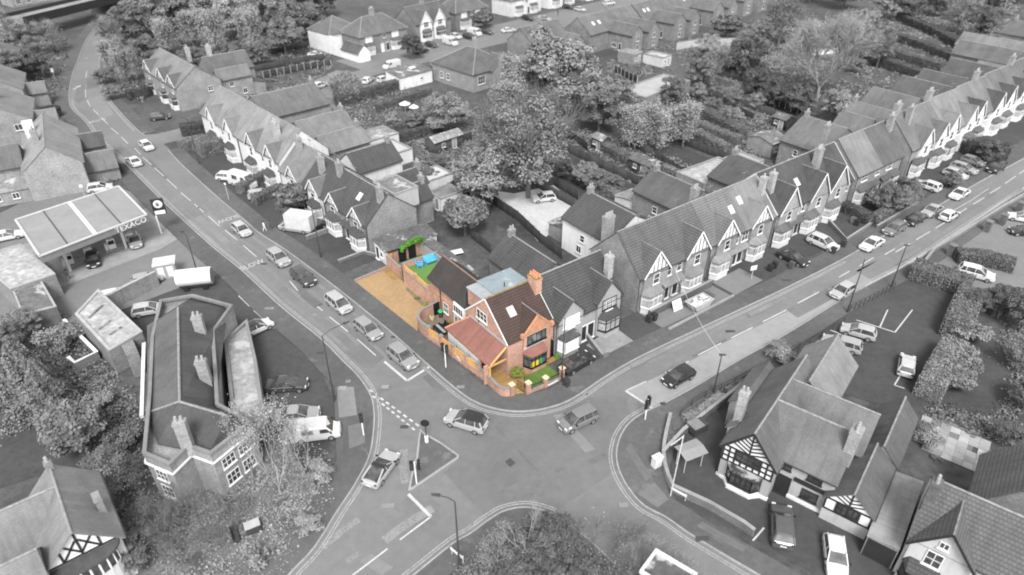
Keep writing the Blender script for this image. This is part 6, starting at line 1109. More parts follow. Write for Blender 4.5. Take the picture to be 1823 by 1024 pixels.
for a in (
    ('hatch', (-41.5, 92.23, 0.6), NWI, SV * 1.3, 'light silver hatchback, last of the queue, beside the road lettering'),
    ('suv', (-33.39, 83.72, 0.6), NWI, SV, 'silver car in the queue behind the dark car'),
    ('suv', (-28.56, 78.65, 0.6), NWI, DK, 'dark grey car in the queue, the only dark one'),
    ('mpv', (-22.38, 72.33, 0.6), NWI, SV * 1.2, 'pale people carrier in the queue beside the gravel drive'),
    ('estate', (-17.65, 66.92, 0.6), NWI, SV * .85, 'silver saloon second in the queue from the stop line'),
    ('suv', (-12.67, 61.52, 0.6), NWI, SV * .8, 'silver car waiting first at the stop line'),
    ('saloon', (-70.28, 118.69, 0.6), 133, WH, 'white saloon driving away up the north-west road'),
    ('hatch', (-71.2, 126.12, 0.6), NWI, WH, 'white hatchback coming down the north-west road'),
    ('suv', (-4.73, 51.14, 0.6), 158, SV * 1.1, 'silver car with black roof turning through the junction'),
    ('mpv', (6.83, 51.38, 0.6), 212, GY * .9, 'mid-grey car crossing the junction beside the corner pavement'),
    ('hatch', (18.62, 58.16, 0.6), 215, BK, 'black hatchback waiting on the pale surfaced lane'),
    ('coupe', (-12.49, 44.91, 0.6), 68, SV * 1.2, 'silver car with dark glass roof in the slip lane'),
    ('hatch', (43.9, 75.34, 0.6), 217, SV * 1.2, 'pale silver car on the pale lane behind the leaning pole'),
    ('saloon', (53.31, 87.91, 0.6), 217, WH, 'white saloon parked nearest the junction on the north-east road'),
    ('estate', (58.82, 92.59, 0.6), 217, GY * .8, 'dark grey car parked between the white and the black car'),
    ('hatch', (63.39, 95.54, 0.6), 217, BK, 'black car parked in front of the bushy front hedge'),
    ('saloon', (67.72, 98.63, 0.6), 217, SV, 'silver saloon parked beside the black car at the kerb'),
    ('hatch', (69.69, 97.07, 0.6), 37, WH, 'white hatchback driving along the centre of the north-east road'),
    ('saloon', (75.55, 104.85, 0.6), 217, WH, 'white saloon parked just past the driveway mouth'),
    ('suv', (88.07, 115.6, 0.6), 217, BK, 'black car with pale bonnet parked on the far pavement'),
    ('estate', (71.74, 108.18, 0.6), 127, WH, 'white car nose-in on the driveway left of the dark hedge'),
    ('suv', (46.13, 88.08, 0.6), -53, WH * .9, 'white car parked nose-out before the three-gabled row'),
    ('saloon', (40.27, 83.87, 0.6), -53, BK, 'black car parked under the timbered bay fronts'),
    ('estate', (82.11, 115.35, 0.6), -53, SV * .9, 'silver car in the front garden behind the round hedge'),
    ('hatch', (79.24, 112.88, 0.6), -53, SV * 1.3, 'pale car half hidden by the front garden shrubs'),
    ('hatch', (85.62, 118.69, 0.6), -53, GY, 'grey car farthest in the drive behind the dark hedge'),
    ('saloon', (78.49, 91.7, 0.6), 170, BK, 'black car cut by the right edge in the far car park'),
    ('estate', (80.9, 96.11, 0.6), 150, WH, 'white car at the right edge behind the brick piers'),
    ('saloon', (7.45, 60.61, 0.6), 40, BK, 'black car parked beside the last brick gate post'),
    ('hatch', (-59.82, 83.41, 0.6), -60, BK, 'black hatchback at the fuel pumps'),
    ('hatch', (-56.28, 88.75, 0.6), -58, SV * .9, 'silver hatchback at the pump island nearest the road'),
    ('saloon', (-76.34, 90.29, 0.6), 30, WH, 'white car at the left edge beside the canopy'),
    ('hatch', (-83.87, 126.7, 0.6), 20, WH, 'white car on the drive above the petrol station'),
    ('hatch', (-80.08, 121.9, 0.6), 20, SV, 'pale car beside the porch behind the petrol canopy'),
    ('hatch', (-70.8, 107.27, 0.6), 25, WH, 'white car half hidden behind the canopy corner'),
    ('hatch', (-31.39, 67.26, 0.6), 45, WH * .95, 'white car with dark roof parked behind the wedge building'),
    ('saloon', (-24.77, 56.76, 0.6), 5, DK * .9, 'dark grey car in the car park beside the street lamp'),
    ('saloon', (-22.38, 52.12, 0.6), 8, SV, 'silver saloon between the dark car and the white van'),
    ('hatch', (-46.34, 71.08, 0.6), 20, SV * 1.4, 'pale car in the yard behind the long brick wall'),
    ('hatch', (-51.97, 74.27, 0.6), 25, WH, 'white car squeezed behind the flat-roofed store wall'),
    ('hatch', (-49.74, 78.23, 0.6), 28, SV, 'silver car hidden beside the low yard wall'),
    ('suv', (23.65, 38.34, 0.6), 74, DK * 1.5, 'dark grey off-roader parked before the half-timbered entrance'),
    ('hatch', (27.13, 35.32, 0.6), 254, WH, 'white hatchback parked nose-out before the garage wing'),
    ('suv', (64.11, 79.66, 0.6), -33, WH, 'white car between the hedges on the right'),
    ('hatch', (42.24, 66.46, 0.6), 150, SV * 1.2, 'silver hatchback parked beside the white bay line'),
    ('estate', (39.2, 64.04, 0.6), 150, SV, 'silver car half hidden behind the lichen-covered roof'),
    ('hatch', (45.06, 60.11, 0.6), 60, WH * .8, 'pale car tucked against the clipped hedge'),
    ('hatch', (-50.32, 111.67, 0.6), -10, WH, 'white car with open boot behind the camper van'),
    ('estate', (-42.19, 104.63, 0.6), 20, SV * 1.2, 'silver car between the two front hedges'),
    ('hatch', (-30.65, 93.68, 0.6), 30, BK, 'black car beside the box truck'),
    ('hatch', (5.3, 103.34, 0.6), 195, WH, 'white hatchback on the pale gravel yard'),
    ('hatch', (-46.47, 164.9, 0.6), 60, WH, 'white car on the court behind the weeping tree'),
    ('saloon', (-54.12, 192.91, 0.6), -10, WH, 'white car by the fence under the white side wall'),
    ('hatch', (-35.62, 169.0, 0.6), 75, WH, 'white car behind the weeping tree, left of the white garage'),
    ('hatch', (-31.74, 169.93, 0.6), 50, WH, 'white car tucked against the white garage'),
    ('suv', (-25.47, 196.46, 0.6), 50, BK, 'black car outside the pointed hedge on the top street'),
    ('hatch', (-23.3, 203.25, 0.6), -40, BK, 'black car nearest the white gabled pair'),
    ('hatch', (-16.84, 213.18, 0.6), -45, WH, 'white car beyond the white van on the top street'),
    ('suv', (-12.74, 212.5, 0.6), -45, BK, 'black car between the two white vans'),
    ('hatch', (-7.53, 218.83, 0.6), -45, DK, 'dark car by the bushes on the top street'),
    ('saloon', (-1.13, 221.02, 0.6), 30, WH, 'white car parked at the top street kerb'),
    ('suv', (5.3, 237.45, 0.6), -45, BK, 'black car before the pale bay fronts at the top'),
    ('saloon', (10.87, 237.45, 0.6), -45, SV, 'silver car beside the black one before the pale bays'),
    ('estate', (19.9, 255.19, 0.6), -40, BK, 'black car nearest the top edge'),
    ('hatch', (23.75, 251.46, 0.6), -40, WH * .9, 'white covered car beside the black one at the top edge'),
    ('suv', (34.96, 261.97, 0.6), 20, WH, 'white car on the road at the top edge'),
    ('hatch', (-20.02, 180.29, 0.6), 45, DK, 'dark car beside the hip-roofed brick house'),
    ('hatch', (-75.7, 142.7, 0.6), 20, DK, 'dark car in front of the large brick house'),
    ('hatch', (-49.2, 162.25, 0.6), 15, BK, 'black car under the pantiled rear roof'),
): car(a[0], (a[1][0], a[1][1], .02), a[2], a[3], a[4], roofc=(.015 if 'black roof' in a[4] or 'dark glass roof' in a[4] or 'dark roof' in a[4] else None))
van((-19.88, 49.66, 0.8)[:2] + (.02,), 10, WH, 'white van with side windows in the wedge building car park', 4.9, 1.92, 1.9, .2)
van((-31.63, 181.66, 0.8)[:2] + (.02,), 225, WH, 'white van on the top street before the white garage', 4.9, 1.92, 1.95, .22, wins=1)
van((-17.95, 205.65, 0.8)[:2] + (.02,), -45, WH, 'white van parked before the white gabled pair', 5.2, 2.0, 2.2, .2, wins=1)
van((-11.43, 217.25, 0.8)[:2] + (.02,), -45, WH, 'white van with roof box beside the dark bush at the top', 5.0, 2.0, 2.1, .2, wins=1)
van((-46.81, 109.15, 1.0)[:2] + (.02,), -30, WH, 'white camper van with dark side windows beside a front hedge', 5.4, 2.1, 2.5, .16, name='camper_van', cat='camper van')
t = van((-33.22, 93.12, 1.0)[:2] + (.02,), 165, SV, 'grey box truck reversing beside the round clipped tree', 5.6, 2.05, 1.9, .22, name='box_truck', cat='truck', wins=1); mb = MB(); mb.box(-3.0, 1.3, -1.12, 1.12, .75, 3.1); bx_ = mb.obj('load_box', 'grey_paint', t, 1.5); mb = MB(); mb.box(-1.4, -.6, -.45, .35, 3.1, 3.14); mb.obj('roof_hatch', 'white', bx_)
t = thing('tank_trailer', 'white round-topped tank trailer behind the wedge building', 'trailer', (-42.55, 77.05, 0.0), R(12)); mb = MB(); mb.tube([(-2.2, 0, 1.75), (-2.05, 0, 1.75), (2.05, 0, 1.75), (2.2, 0, 1.75)], 1.15, 20); mb.obj('tank', 'white', t, smooth=False); mb = MB(); mb.tube([(2.2, 0, 1.75), (2.26, 0, 1.75)], 1.0, 20); mb.obj('end_cap', 'grey_paint', t, .6); mb = MB(); mb.box(-2.1, 2.1, -.5, .5, .45, .7); mb.obj('chassis', 'metal_dark', t)
for x in (-1.2, 1.2):
    for s in (-1, 1): link(CACHE[('car', 'suv')]['tyre'], 'wheel', t, None, (x, s * .8, .33))
t = thing('vending_kiosk', 'pale two-bay car wash kiosk at the forecourt edge', 'kiosk', (-47.81, 80.17, 0.0), R(20)); mb = MB(); mb.box(-1.3, 1.3, -1.0, 1.0, 0, 2.2); mb.obj('body', 'grey_paint', t, 1.0); mb = MB(); mb.box(-1.45, 1.45, -1.15, 1.15, 2.2, 2.4); mb.obj('roof', 'grey_paint', t, 1.5)
for x in (-.6, .6): mb = MB(); mb.box(x - .4, x + .4, -1.03, -1.0, .3, 1.9); mb.obj('panel', 'white', t)

# ------------------------------------------------------------------ street furniture
def lamp(label, base, hh, arm=None, deg=0, name='street_lamp', head=True, r=.09):
    t = thing(name, label, 'street lamp', base, R(deg)); mb = MB(); mb.tube([(0, 0, 0), (0, 0, 1.2)], r * 1.5, 8); mb.tube([(0, 0, 1.2), (0, 0, hh)], r, 8, r * .6); mb.obj('pole', 'metal_dark', t)
    if arm: mb = MB(); mb.tube([(0, 0, hh - .05), (arm * .35, 0, hh + .35), (arm, 0, hh + .5)], .05, 6); mb.obj('arm', 'metal_dark', t); x, z = arm, hh + .5
    else: x, z = 0, hh
    if head: mb = MB(); mb.hexa([(x - .25, -.14, z - .06), (x + .45, -.1, z - .04), (x + .45, .1, z - .04), (x - .25, .14, z - .06)], [(x - .25, -.12, z + .1), (x + .45, -.07, z + .04), (x + .45, .07, z + .04), (x - .25, .12, z + .1)]); mb.obj('lantern', 'metal_dark', t)
    return t
lamp('tall dark lamp with long arm on the west corner pavement', (-19.18, 54.81, 0.0), 8.9, 2.6, 35); lamp('tall dark lamp with curved head by the bottom trees', (-4.39, 34.68, 0.0), 8.3, 1.4, 170)
lamp('short dark lamp beside the flower beds', (22.1, 56.06, 0.0), 5.4); lamp('dark lamp at the mouth of the right car park', (51.3, 77.05, 0.0), 6.6); lamp('dark leaning pole with traffic sign box by the railings', (42.96, 71.18, 0.0), 8.0, head=False, name='utility_pole')
lamp('tall dark lamp beside the box truck', (-27.72, 84.87, 0.0), 9.2, 1.2, 230); lamp('dark lamp at the petrol station exit', (-43.67, 80.17, 0.0), 6.2, .8, 150); lamp('dark lamp post beside the last brick gate post', (5.58, 58.09, 0.0), 8.7, head=False)
lamp('dark lamp on the left bank below the railway', (-125.6, 192.88, 0.0), 7.9, 1.0, 0); lamp('dark lamp on the right bank below the railway', (-93.38, 162.44, 0.0), 8.0, 1.0, 180); lamp('dark lamp at the side street corner', (-58.16, 118.52, 0.0), 8.6, 1.0, 220); lamp('dark lamp near the railway bridge', (-121.57, 190.6, 0.0), 7.4, 1.0, 0)
t = thing('banner_pole', 'pale leaning pole at the pavement corner by the white lettered board', 'pole', (14.64, 42.01, 0.0)); mb = MB(); mb.tube([(0, 0, 0), (.25, .3, 7.6)], .06, 8, .05); mb.obj('pole', 'grey_paint', t, 1.6); mb = MB(); mb.bar((.25, .3, 7.5), (-.9, -.3, 7.0), .05, .05); mb.obj('cross_arm', 'white', t)
def signal(label, base, deg, hh=2.9, heads=((0, 0),), white=True):
    t = thing('traffic_light', label, 'traffic light', base, R(deg), 'traffic lights of the crossroads'); mb = MB(); mb.tube([(0, 0, 0), (0, 0, hh)], .07, 8); mb.obj('pole', 'grey_paint' if white else 'metal_dark', t, 2.2 if white else 1)
    for x, rz in heads:
        mb = MB(); mb.box(-.18, .18, -.16, .12, hh - .95, hh + .15); o = mb.obj('signal_head', 'black', t, None, (x, 0, 0), R(rz))
        for i in range(3): mb = MB(); mb.tube([(0, -.16, hh - .75 + i * .32), (0, -.24, hh - .75 + i * .32)], .12, 10); mb.obj('signal_lens', 'lamp_red', o)
signal('traffic light with two heads at the end of the pale lane', (13.91, 51.91, 0.0), 60, 2.9, ((-.35, 0), (.35, 40))); signal('traffic light on the pavement beside the timber-panelled wall', (-7.59, 60.32, 0.0), -40, 3.3, ((-.3, 0), (.3, 60)))
signal('traffic light at the narrow end of the traffic island', (-8.98, 43.45, 0.0), 10, 3.0, ((-.3, 0), (.35, 90))); signal('pale traffic signal on the west corner pavement', (-15.09, 49.67, 0.0), 20, 2.9, ((0, 0),))
t = thing('traffic_sign', 'round sign on dark pole at the tip of the traffic island', 'traffic sign', (-8.58, 48.74, 0.0)); mb = MB(); mb.tube([(0, 0, 0), (0, 0, 3.0)], .06, 8); mb.obj('pole', 'metal_dark', t); mb = MB(); mb.tube([(0, -.08, 2.8), (0, -.12, 2.8)], .45, 16); mb.obj('sign_disc', 'black', t); mb = MB(); mb.tube([(0, 0, .1), (0, 0, .9)], .2, 10); mb.obj('bollard_base', 'white', t)
def signpost(label, base, hh, w, h2, deg, m='white', cat='sign', posts=1):
    t = thing('sign_post', label, cat, base, R(deg))
    for x in ((0,) if posts == 1 else (-w / 2 + .1, w / 2 - .1)): mb = MB(); mb.tube([(x, 0, 0), (x, 0, hh)], .05, 6); mb.obj('pole', 'grey_paint', t, 1.3)
    mb = MB(); mb.box(-w / 2, w / 2, -.08, -.04, hh - h2, hh); mb.obj('panel', m, t); return t
signpost('white street name plate on the brick verge wall', (15.35, 41.94, 0.0), .9, 1.6, .3, -38, posts=2); signpost('white street name plate by the bottom pavement', (-4.59, 35.47, 0.0), 1.0, 1.5, .3, -40, posts=2); signpost('white estate board on post in front of the timbered pair', (32.97, 79.16, 0.0), 2.2, 1.0, .7, 20)
signpost('thin white post outside the camper van', (-47.43, 103.51, 0.0), 3.2, .3, .3, 0); signpost('small white sign on the left pavement near the bend', (-115.12, 172.43, 0.0), 2.6, .7, 1.0, 0); signpost('white notice post beside the petrol canopy', (-72.11, 104.57, 0.0), 2.4, .5, .5, 20)
t = thing('utility_cabinet', 'white utility cabinet at the pavement corner', 'cabinet', (13.98, 45.65, 0.0), R(30)); mb = MB(); mb.box(-.45, .45, -.3, .3, 0, 1.3); mb.obj('cabinet_body', 'white', t); mb = MB(); mb.box(-.5, .5, -.35, .35, 1.3, 1.38); mb.obj('cabinet_top', 'grey_paint', t, 2)
t = thing('smoking_shelter', 'small glazed shelter with pale curved roof by the railings', 'shelter', (17.12, 45.79, 0.0), R(25))
for x in (-1, 1):
    for y in (-.6, .6): mb = MB(); mb.tube([(x, y, 0), (x, y, 2.1)], .05, 6); mb.obj('post', 'grey_paint', t, 1.2)
mb = MB(); mb.hexa([(-1.3, -.95, 2.0), (1.3, -.95, 2.0), (1.3, 0, 2.25), (-1.3, 0, 2.25)], [(-1.3, -.95, 2.06), (1.3, -.95, 2.06), (1.3, 0, 2.31), (-1.3, 0, 2.31)]); mb.hexa([(-1.3, 0, 2.25), (1.3, 0, 2.25), (1.3, .95, 2.15), (-1.3, .95, 2.15)], [(-1.3, 0, 2.31), (1.3, 0, 2.31), (1.3, .95, 2.21), (-1.3, .95, 2.21)]); mb.obj('shelter_roof', 'sheet_pale', t, .8); mb = MB(); mb.box(-1, 1, .58, .62, .3, 2.0); mb.obj('back_pane', 'glass', t)
t = thing('garden_trailer', 'dark covered cart beside the flower bed', 'cart', (18.91, 50.14, 0.0), R(30)); mb = MB(); mb.box(-.9, .9, -.6, .6, .4, 1.3); mb.obj('cart_body', 'metal_dark', t); mb = MB(); mb.box(-1, .3, -.65, .65, 1.3, 1.45); mb.obj('cart_cover', 'grey_paint', t, .6)
# skip with rubble, boards, wheelie bins
t = thing('skip', 'open rubbish skip full of pale rubble on the pavement', 'skip', (24.13, 72.3, 0.0), R(35)); lo = [(-1.1, -.75, .1), (1.1, -.75, .1), (1.1, .75, .1), (-1.1, .75, .1)]; hi = [(-1.7, -.9, 1.2), (1.7, -.9, 1.2), (1.7, .9, 1.2), (-1.7, .9, 1.2)]
mb = MB()
for i in range(4): j = (i + 1) % 4; mb.poly([lo[i], lo[j], hi[j], hi[i]]); mb.bar(hi[i], hi[j], .1, .1)
mb.poly(lo); mb.obj('skip_body', 'grey_paint', t, 1.3)
random.seed(4); mb = MB()
for i in range(26): x, y, a = random.uniform(-1.3, 1.3), random.uniform(-.65, .65), random.uniform(.12, .4); z = random.uniform(.75, 1.1); mb.hexa([(x - a, y - a * .5, z), (x + a, y - a * .6, z + .1), (x + a * .8, y + a * .5, z), (x - a, y + a * .6, z)], [(x - a, y - a * .5, z + .15), (x + a, y - a * .6, z + .25), (x + a * .8, y + a * .5, z + .2), (x - a, y + a * .6, z + .1)])
stuff(mb.obj('rubble', 'stone', t, 1.5))
t = thing('leaning_board', 'white board leaning on the pavement beside the skip', 'board', (21.41, 71.8, 0.0), R(35)); mb = MB(); mb.hexa([(-.8, -.1, 0), (.8, -.1, 0), (.8, -.04, 0), (-.8, -.04, 0)], [(-.8, .5, 1.3), (.8, .5, 1.3), (.8, .56, 1.3), (-.8, .56, 1.3)]); mb.obj('board', 'white', t)
def bin_(label, base, shade=.3, deg=0):
    def f(): mb = MB(); mb.hexa([(-.22, -.28, .08), (.22, -.28, .08), (.22, .28, .08), (-.22, .28, .08)], [(-.28, -.36, 1.0), (.28, -.36, 1.0), (.28, .36, 1.0), (-.28, .36, 1.0)]); return mb.mesh('bin_body', 'grey_paint')
    def g(): mb = MB(); mb.hexa([(-.3, -.4, 1.0), (.3, -.4, 1.0), (.3, .4, 1.0), (-.3, .4, 1.0)], [(-.27, -.34, 1.1), (.27, -.34, 1.1), (.27, .36, 1.1), (-.27, .36, 1.1)]); return mb.mesh('lid', 'grey_paint')
    def w_(): mb = MB(); mb.tube([(-.27, .3, .12), (.27, .3, .12)], .12, 8); return mb.mesh('wheels', 'black')
    t = thing('wheelie_bin', label, 'bin', base, R(deg), 'wheelie bins by the houses'); link(cached('binb', f), 'bin_body', t, shade); link(cached('binl', g), 'lid', t, shade * .7); link(cached('binw', w_), 'axle', t)
for (u, l, s) in (((17.19, 69.12, 0.0), 'dark wheelie bin left of a pair before the timbered pair', .12), ((17.89, 69.48, 0.0), 'dark wheelie bin right of a pair before the timbered pair', .12), ((25.63, 74.63, 0.0), 'grey wheelie bin beside the skip, nearer the bays', .5), ((26.03, 73.84, 0.0), 'grey wheelie bin beside the skip, nearer the road', .4), ((36.17, 81.2, 0.0), 'black wheelie bin by the low wall of the skylit pair', .1), ((37.04, 81.94, 0.0), 'black wheelie bin at the white-board corner', .1), ((39.43, 81.94, 0.0), 'grey wheelie bin at the drive edge', .3), ((46.89, 85.99, 0.0), 'dark wheelie bin beside the white car drive', .15), ((49.16, 87.95, 0.0), 'dark wheelie bin at the driveway pier', .15), ((53.65, 95.36, 0.0), 'pale-topped wheelie bin on the dark drive', .5), ((53.96, 94.61, 0.0), 'dark wheelie bin on the dark drive', .1), ((6.02, 57.16, 0.0), 'dark wheelie bin against the last brick gate post', .15), ((76.04, 108.55, 0.0), 'dark wheelie bin by the white car drive mouth', .1)): bin_(l, u, s, 37)
# railings and low walls round the half-timbered building
def post_rail(label, pts, hh, step=2.2, m='metal_dark', name='railing', rails=(.45, .95)):
    pts = resample([q[:2] for q in pts], step); x0, y0 = pts[0]; t = thing(name, label, 'railing', (x0, y0, .1)); rel = [(q[0] - x0, q[1] - y0) for q in pts]
    for q in rel: mb = MB(); mb.bar((q[0], q[1], 0), (q[0], q[1], hh), .07, .07); mb.obj('post', m, t)
    for i in range(len(rel) - 1):
        for z in rails: mb = MB(); mb.bar((*rel[i], z * hh), (*rel[i + 1], z * hh), .05, .06); mb.obj('rail', m, t)
post_rail('dark post-and-rail along the north-east pavement', [(17.65, 52.41), (19.93, 54.63), (24.24, 57.16), (30.54, 61.23), (35.75, 64.8), (41.36, 68.65)], 1.0); post_rail('black railings at the far end of the car park pavement', [(43.3, 71.3), (46.89, 73.58), (51.41, 76.64)], 1.1, 1.0)
def low_wall(label, pts, hh, m='brick', c=.9, cope='concrete', cc=1., th=.25, name='garden_wall'):
    pts = [q[:2] for q in pts]; t = thing(name, label, 'wall', (*pts[0], 0)); rel = [(q[0] - pts[0][0], q[1] - pts[0][1]) for q in pts]
    mb = MB(); strip(mb, offset(rel, th / 2), offset(rel, -th / 2), 0, hh); mb.obj('brickwork', m, t, c); mb = MB(); strip(mb, offset(rel, th / 2 + .05), offset(rel, -th / 2 - .05), hh, hh + .08); mb.obj('coping', cope, t, cc); return t
low_wall('curved stone boundary wall round the half-timbered yard', smooth([(16.54, 52.16), (15.29, 48.59), (14.76, 46.37), (14.7, 44.26), (14.95, 42.53)], 4), .8, 'stone', .8); low_wall('long mossy brick wall between yard and south-east pavement', [(14.95, 42.53), (17.8, 40.68), (20.28, 38.56), (21.01, 37.69)], .9, 'brick', .7)
low_wall('pale-edged low wall round the raised flower bed', [(14.72, 46.73), (17.39, 49.74), (23.76, 55.34), (25.56, 56.97)], .9, 'brick', .7, 'concrete', 1.1); low_wall('white-topped garden wall corner left of the flat-roofed store', [(-55.31, 68.06), (-48.07, 61.73), (-49.55, 59.83), (-50.86, 60.82)], 1.2, 'brick', .8, 'stone', 1.9, .3)
low_wall('long brick wall between forecourt and wedge building yard', [(-51.63, 71.68), (-49.95, 74.63), (-47.96, 77.61)], 2.2, 'brick', 1.0, 'concrete', 1.2, .35); wb_ = thing('flat_roofed_building', 'white-edged flat roof corner among the bottom bushes', 'building', (10.9, 32.12, 6.0)[:2] + (0,)); o_ = (10.9, 32.12, 6.0); q_ = [(9.43, 30.32, 6.0), (10.9, 32.12, 6.0), (13.5, 30.09, 6.0)]; q_ = [(v[0] - o_[0], v[1] - o_[1]) for v in q_]; flatblock(wb_, [q_[0], q_[1], q_[2], (q_[2][0] + q_[0][0], q_[2][1] + q_[0][1])], 6.0, 'brick', 1, 'felt', .5, .25, .12, 'white', 1)
low_wall('brick wall between the two front drives by the black car', [(8.83, 66.35), (10.53, 61.84), (11.26, 62.46)], .8, 'brick', .8); low_wall('low wall in front of the timbered house pair', [FNE(21, -1.6), FNE(27, -1.6), FNE(33, -1.6)], 1.1, 'brick', .5); low_wall('low front wall edging the skip', [FNE(21, -4.9), FNE(33.5, -5.0)], .25, 'concrete', 1)
low_wall('low brick wall round the dark drive by the white car', [(49.84, 95.36), (50.12, 89.29), (55.92, 94.24)], .7, 'brick', .8); low_wall('low front wall before the bushy hedge', [(56.64, 93.51), (67.05, 101.84)], .6, 'brick', .7); low_wall('brick wall with piers at the far east car park', [(58.86, 83.16), (61.68, 86.31), (67.24, 90.49), (73.2, 94.98), (79.61, 99.81), (86.81, 105.01)], .7, 'brick', .9)
for i, u in enumerate(((63.72, 85.51, 0.0), (73.26, 92.79, 0.0), (76.91, 94.98, 0.0), (82.18, 99.21, 0.0))):
    t = thing('gate_pier', ['dark square pier beside the right hedge', 'dark square pier left of a pair by the far car park', 'dark square pier right of a pair by the far car park', 'dark square pier nearest the right edge'][i], 'pier', u, R(37), 'piers of the far car park'); mb = MB(); mb.box(-.4, .4, -.4, .4, 0, 1.7); mb.obj('pier_body', 'brick', t, .5); mb = MB(); mb.box(-.48, .48, -.48, .48, 1.7, 1.85); mb.obj('pier_cap', 'concrete', t, .6)
low_wall('low front wall of the box truck drive', [(-24.79, 83.31), (-21.66, 85.99), (-17.96, 84.4)], .5, 'brick', .6); low_wall('low wall beside the end pair front drive', [FNW(-9.8, -5), FNW(-9.8, -1)], .7, 'brick', .7)
low_wall('white rendered garden wall behind the brick terrace', [FTP(68, -56), FTP(76, -58), FTP(86, -66)], 2.0, 'render', .75, 'concrete', 1.0); low_wall('pale garden wall under the tall bare tree', [FTP(90, -86), FTP(97, -90)], 1.6, 'render', 1.1)
# parking bay lines
for a, b in [((43.45, 69.6), (47.14, 67.03)), ((47.14, 67.03), (51.62, 71.8)), ((45.74, 68.06), (48.43, 71.8)), ((39.36, 67.48), (42.27, 65.02)), ((36.42, 64.8), (37.57, 65.68)), ((42.55, 57.34), (46.48, 61.84)), ((42.55, 57.34), (43.41, 56.79)), ((46.48, 61.84), (46.86, 61.53)), ((30.74, 61.84), (31.65, 61.02)), ((32.33, 63.08), (33.65, 61.73)), ((-36.32, 75.02), (-34.04, 72.56)), ((-33.25, 71.68), (-29.53, 67.83)), ((20.88, 37.24), (22.26, 38.56))]: lane_line('bay_line', [a, b], .16, 'paint', .034)
# raised flower beds
for px, lb in (([(17.9, 52.16), (20.21, 53.76), (22.9, 56.06), (23.76, 55.34), (20.73, 52.41), (18.8, 50.94)], 'a'), ([(23.13, 56.97), (25.65, 58.86), (26.44, 58.28), (23.9, 55.88)], 'b'), ([(26.55, 58.66), (28.44, 60.32), (29.63, 60.82), (28.81, 59.44), (26.96, 57.9)], 'c')):
    sheet('flower_bed', [q[:2] for q in px], .16, 'earth'); 
# people
def person(label, base, deg, top, legs, hh=1.72, stride=.25):
    t = thing('person', label, 'person', base, R(deg), None)
    me = bpy.data.meshes.new('body'); s = hh / 1.75
    V = [(0, 0, .95), (0, 0, 1.2), (0, 0, 1.42), (0, 0, 1.52), (.02, 0, 1.66), (-.19, 0, 1.4), (-.25, -.05, 1.13), (-.22, .12, .9), (.19, 0, 1.4), (.25, .05, 1.13), (.22, -.1, .9), (-.1, 0, .9), (-.11, stride * .5, .5), (-.11, -stride * .1, .08), (-.11, stride * .5, .04), (.1, 0, .9), (.11, -stride * .3, .5), (.11, -stride, .1), (.11, -stride * .6, .04)]
    V[13] = (-.11, stride * .9, .08); V[14] = (-.11, stride * 1.4, .04)
    Ed = [(0, 1), (1, 2), (2, 3), (3, 4), (2, 5), (5, 6), (6, 7), (2, 8), (8, 9), (9, 10), (0, 11), (11, 12), (12, 13), (13, 14), (0, 15), (15, 16), (16, 17), (17, 18)]
    Rr = [.16, .15, .15, .06, .11, .075, .055, .045, .075, .055, .045, .1, .07, .05, .045, .1, .07, .05, .045]
    me.from_pydata([(x * s, -y * s, z * s) for x, y, z in V], Ed, []); o = link(me, 'body', t, top); me.materials.append(M['grey_paint'])
    sk = o.modifiers.new('skin', 'SKIN'); 
    for i, rr in enumerate(Rr): me.skin_vertices[0].data[i].radius = (rr * s, rr * s * .8)
    me.skin_vertices[0].data[0].use_root = True; o.modifiers.new('sub', 'SUBSURF').levels = 1; o.modifiers['sub'].render_levels = 2
    mb = MB(); mb.tube([(0, .0, 1.6 * s), (0, .0, 1.7 * s), (0, .01, 1.78 * s)], .115 * s, 8, .07 * s); mb.obj('hair', 'black', t, smooth=True)
    mb = MB(); mb.tube([(0, 0, .86 * s), (0, 0, 1.05 * s)], .17 * s, 8, .16 * s); mb.obj('coat_hem', 'grey_paint', t, legs); return t
person('person in a white coat walking on the pavement by the queue', (-38.17, 92.79, 0.0), 133, 2.4, .6); person('person in dark clothes walking beside the white coat', (-37.32, 93.15, 0.0), 133, .25, .2); person('person in dark clothes striding across the forecourt', (-60.95, 78.87, 0.0), 200, .2, .2, stride=.45); person('person in dark clothes on the top street pavement', (15.57, 244.55, 0.0), 225, .12, .12)

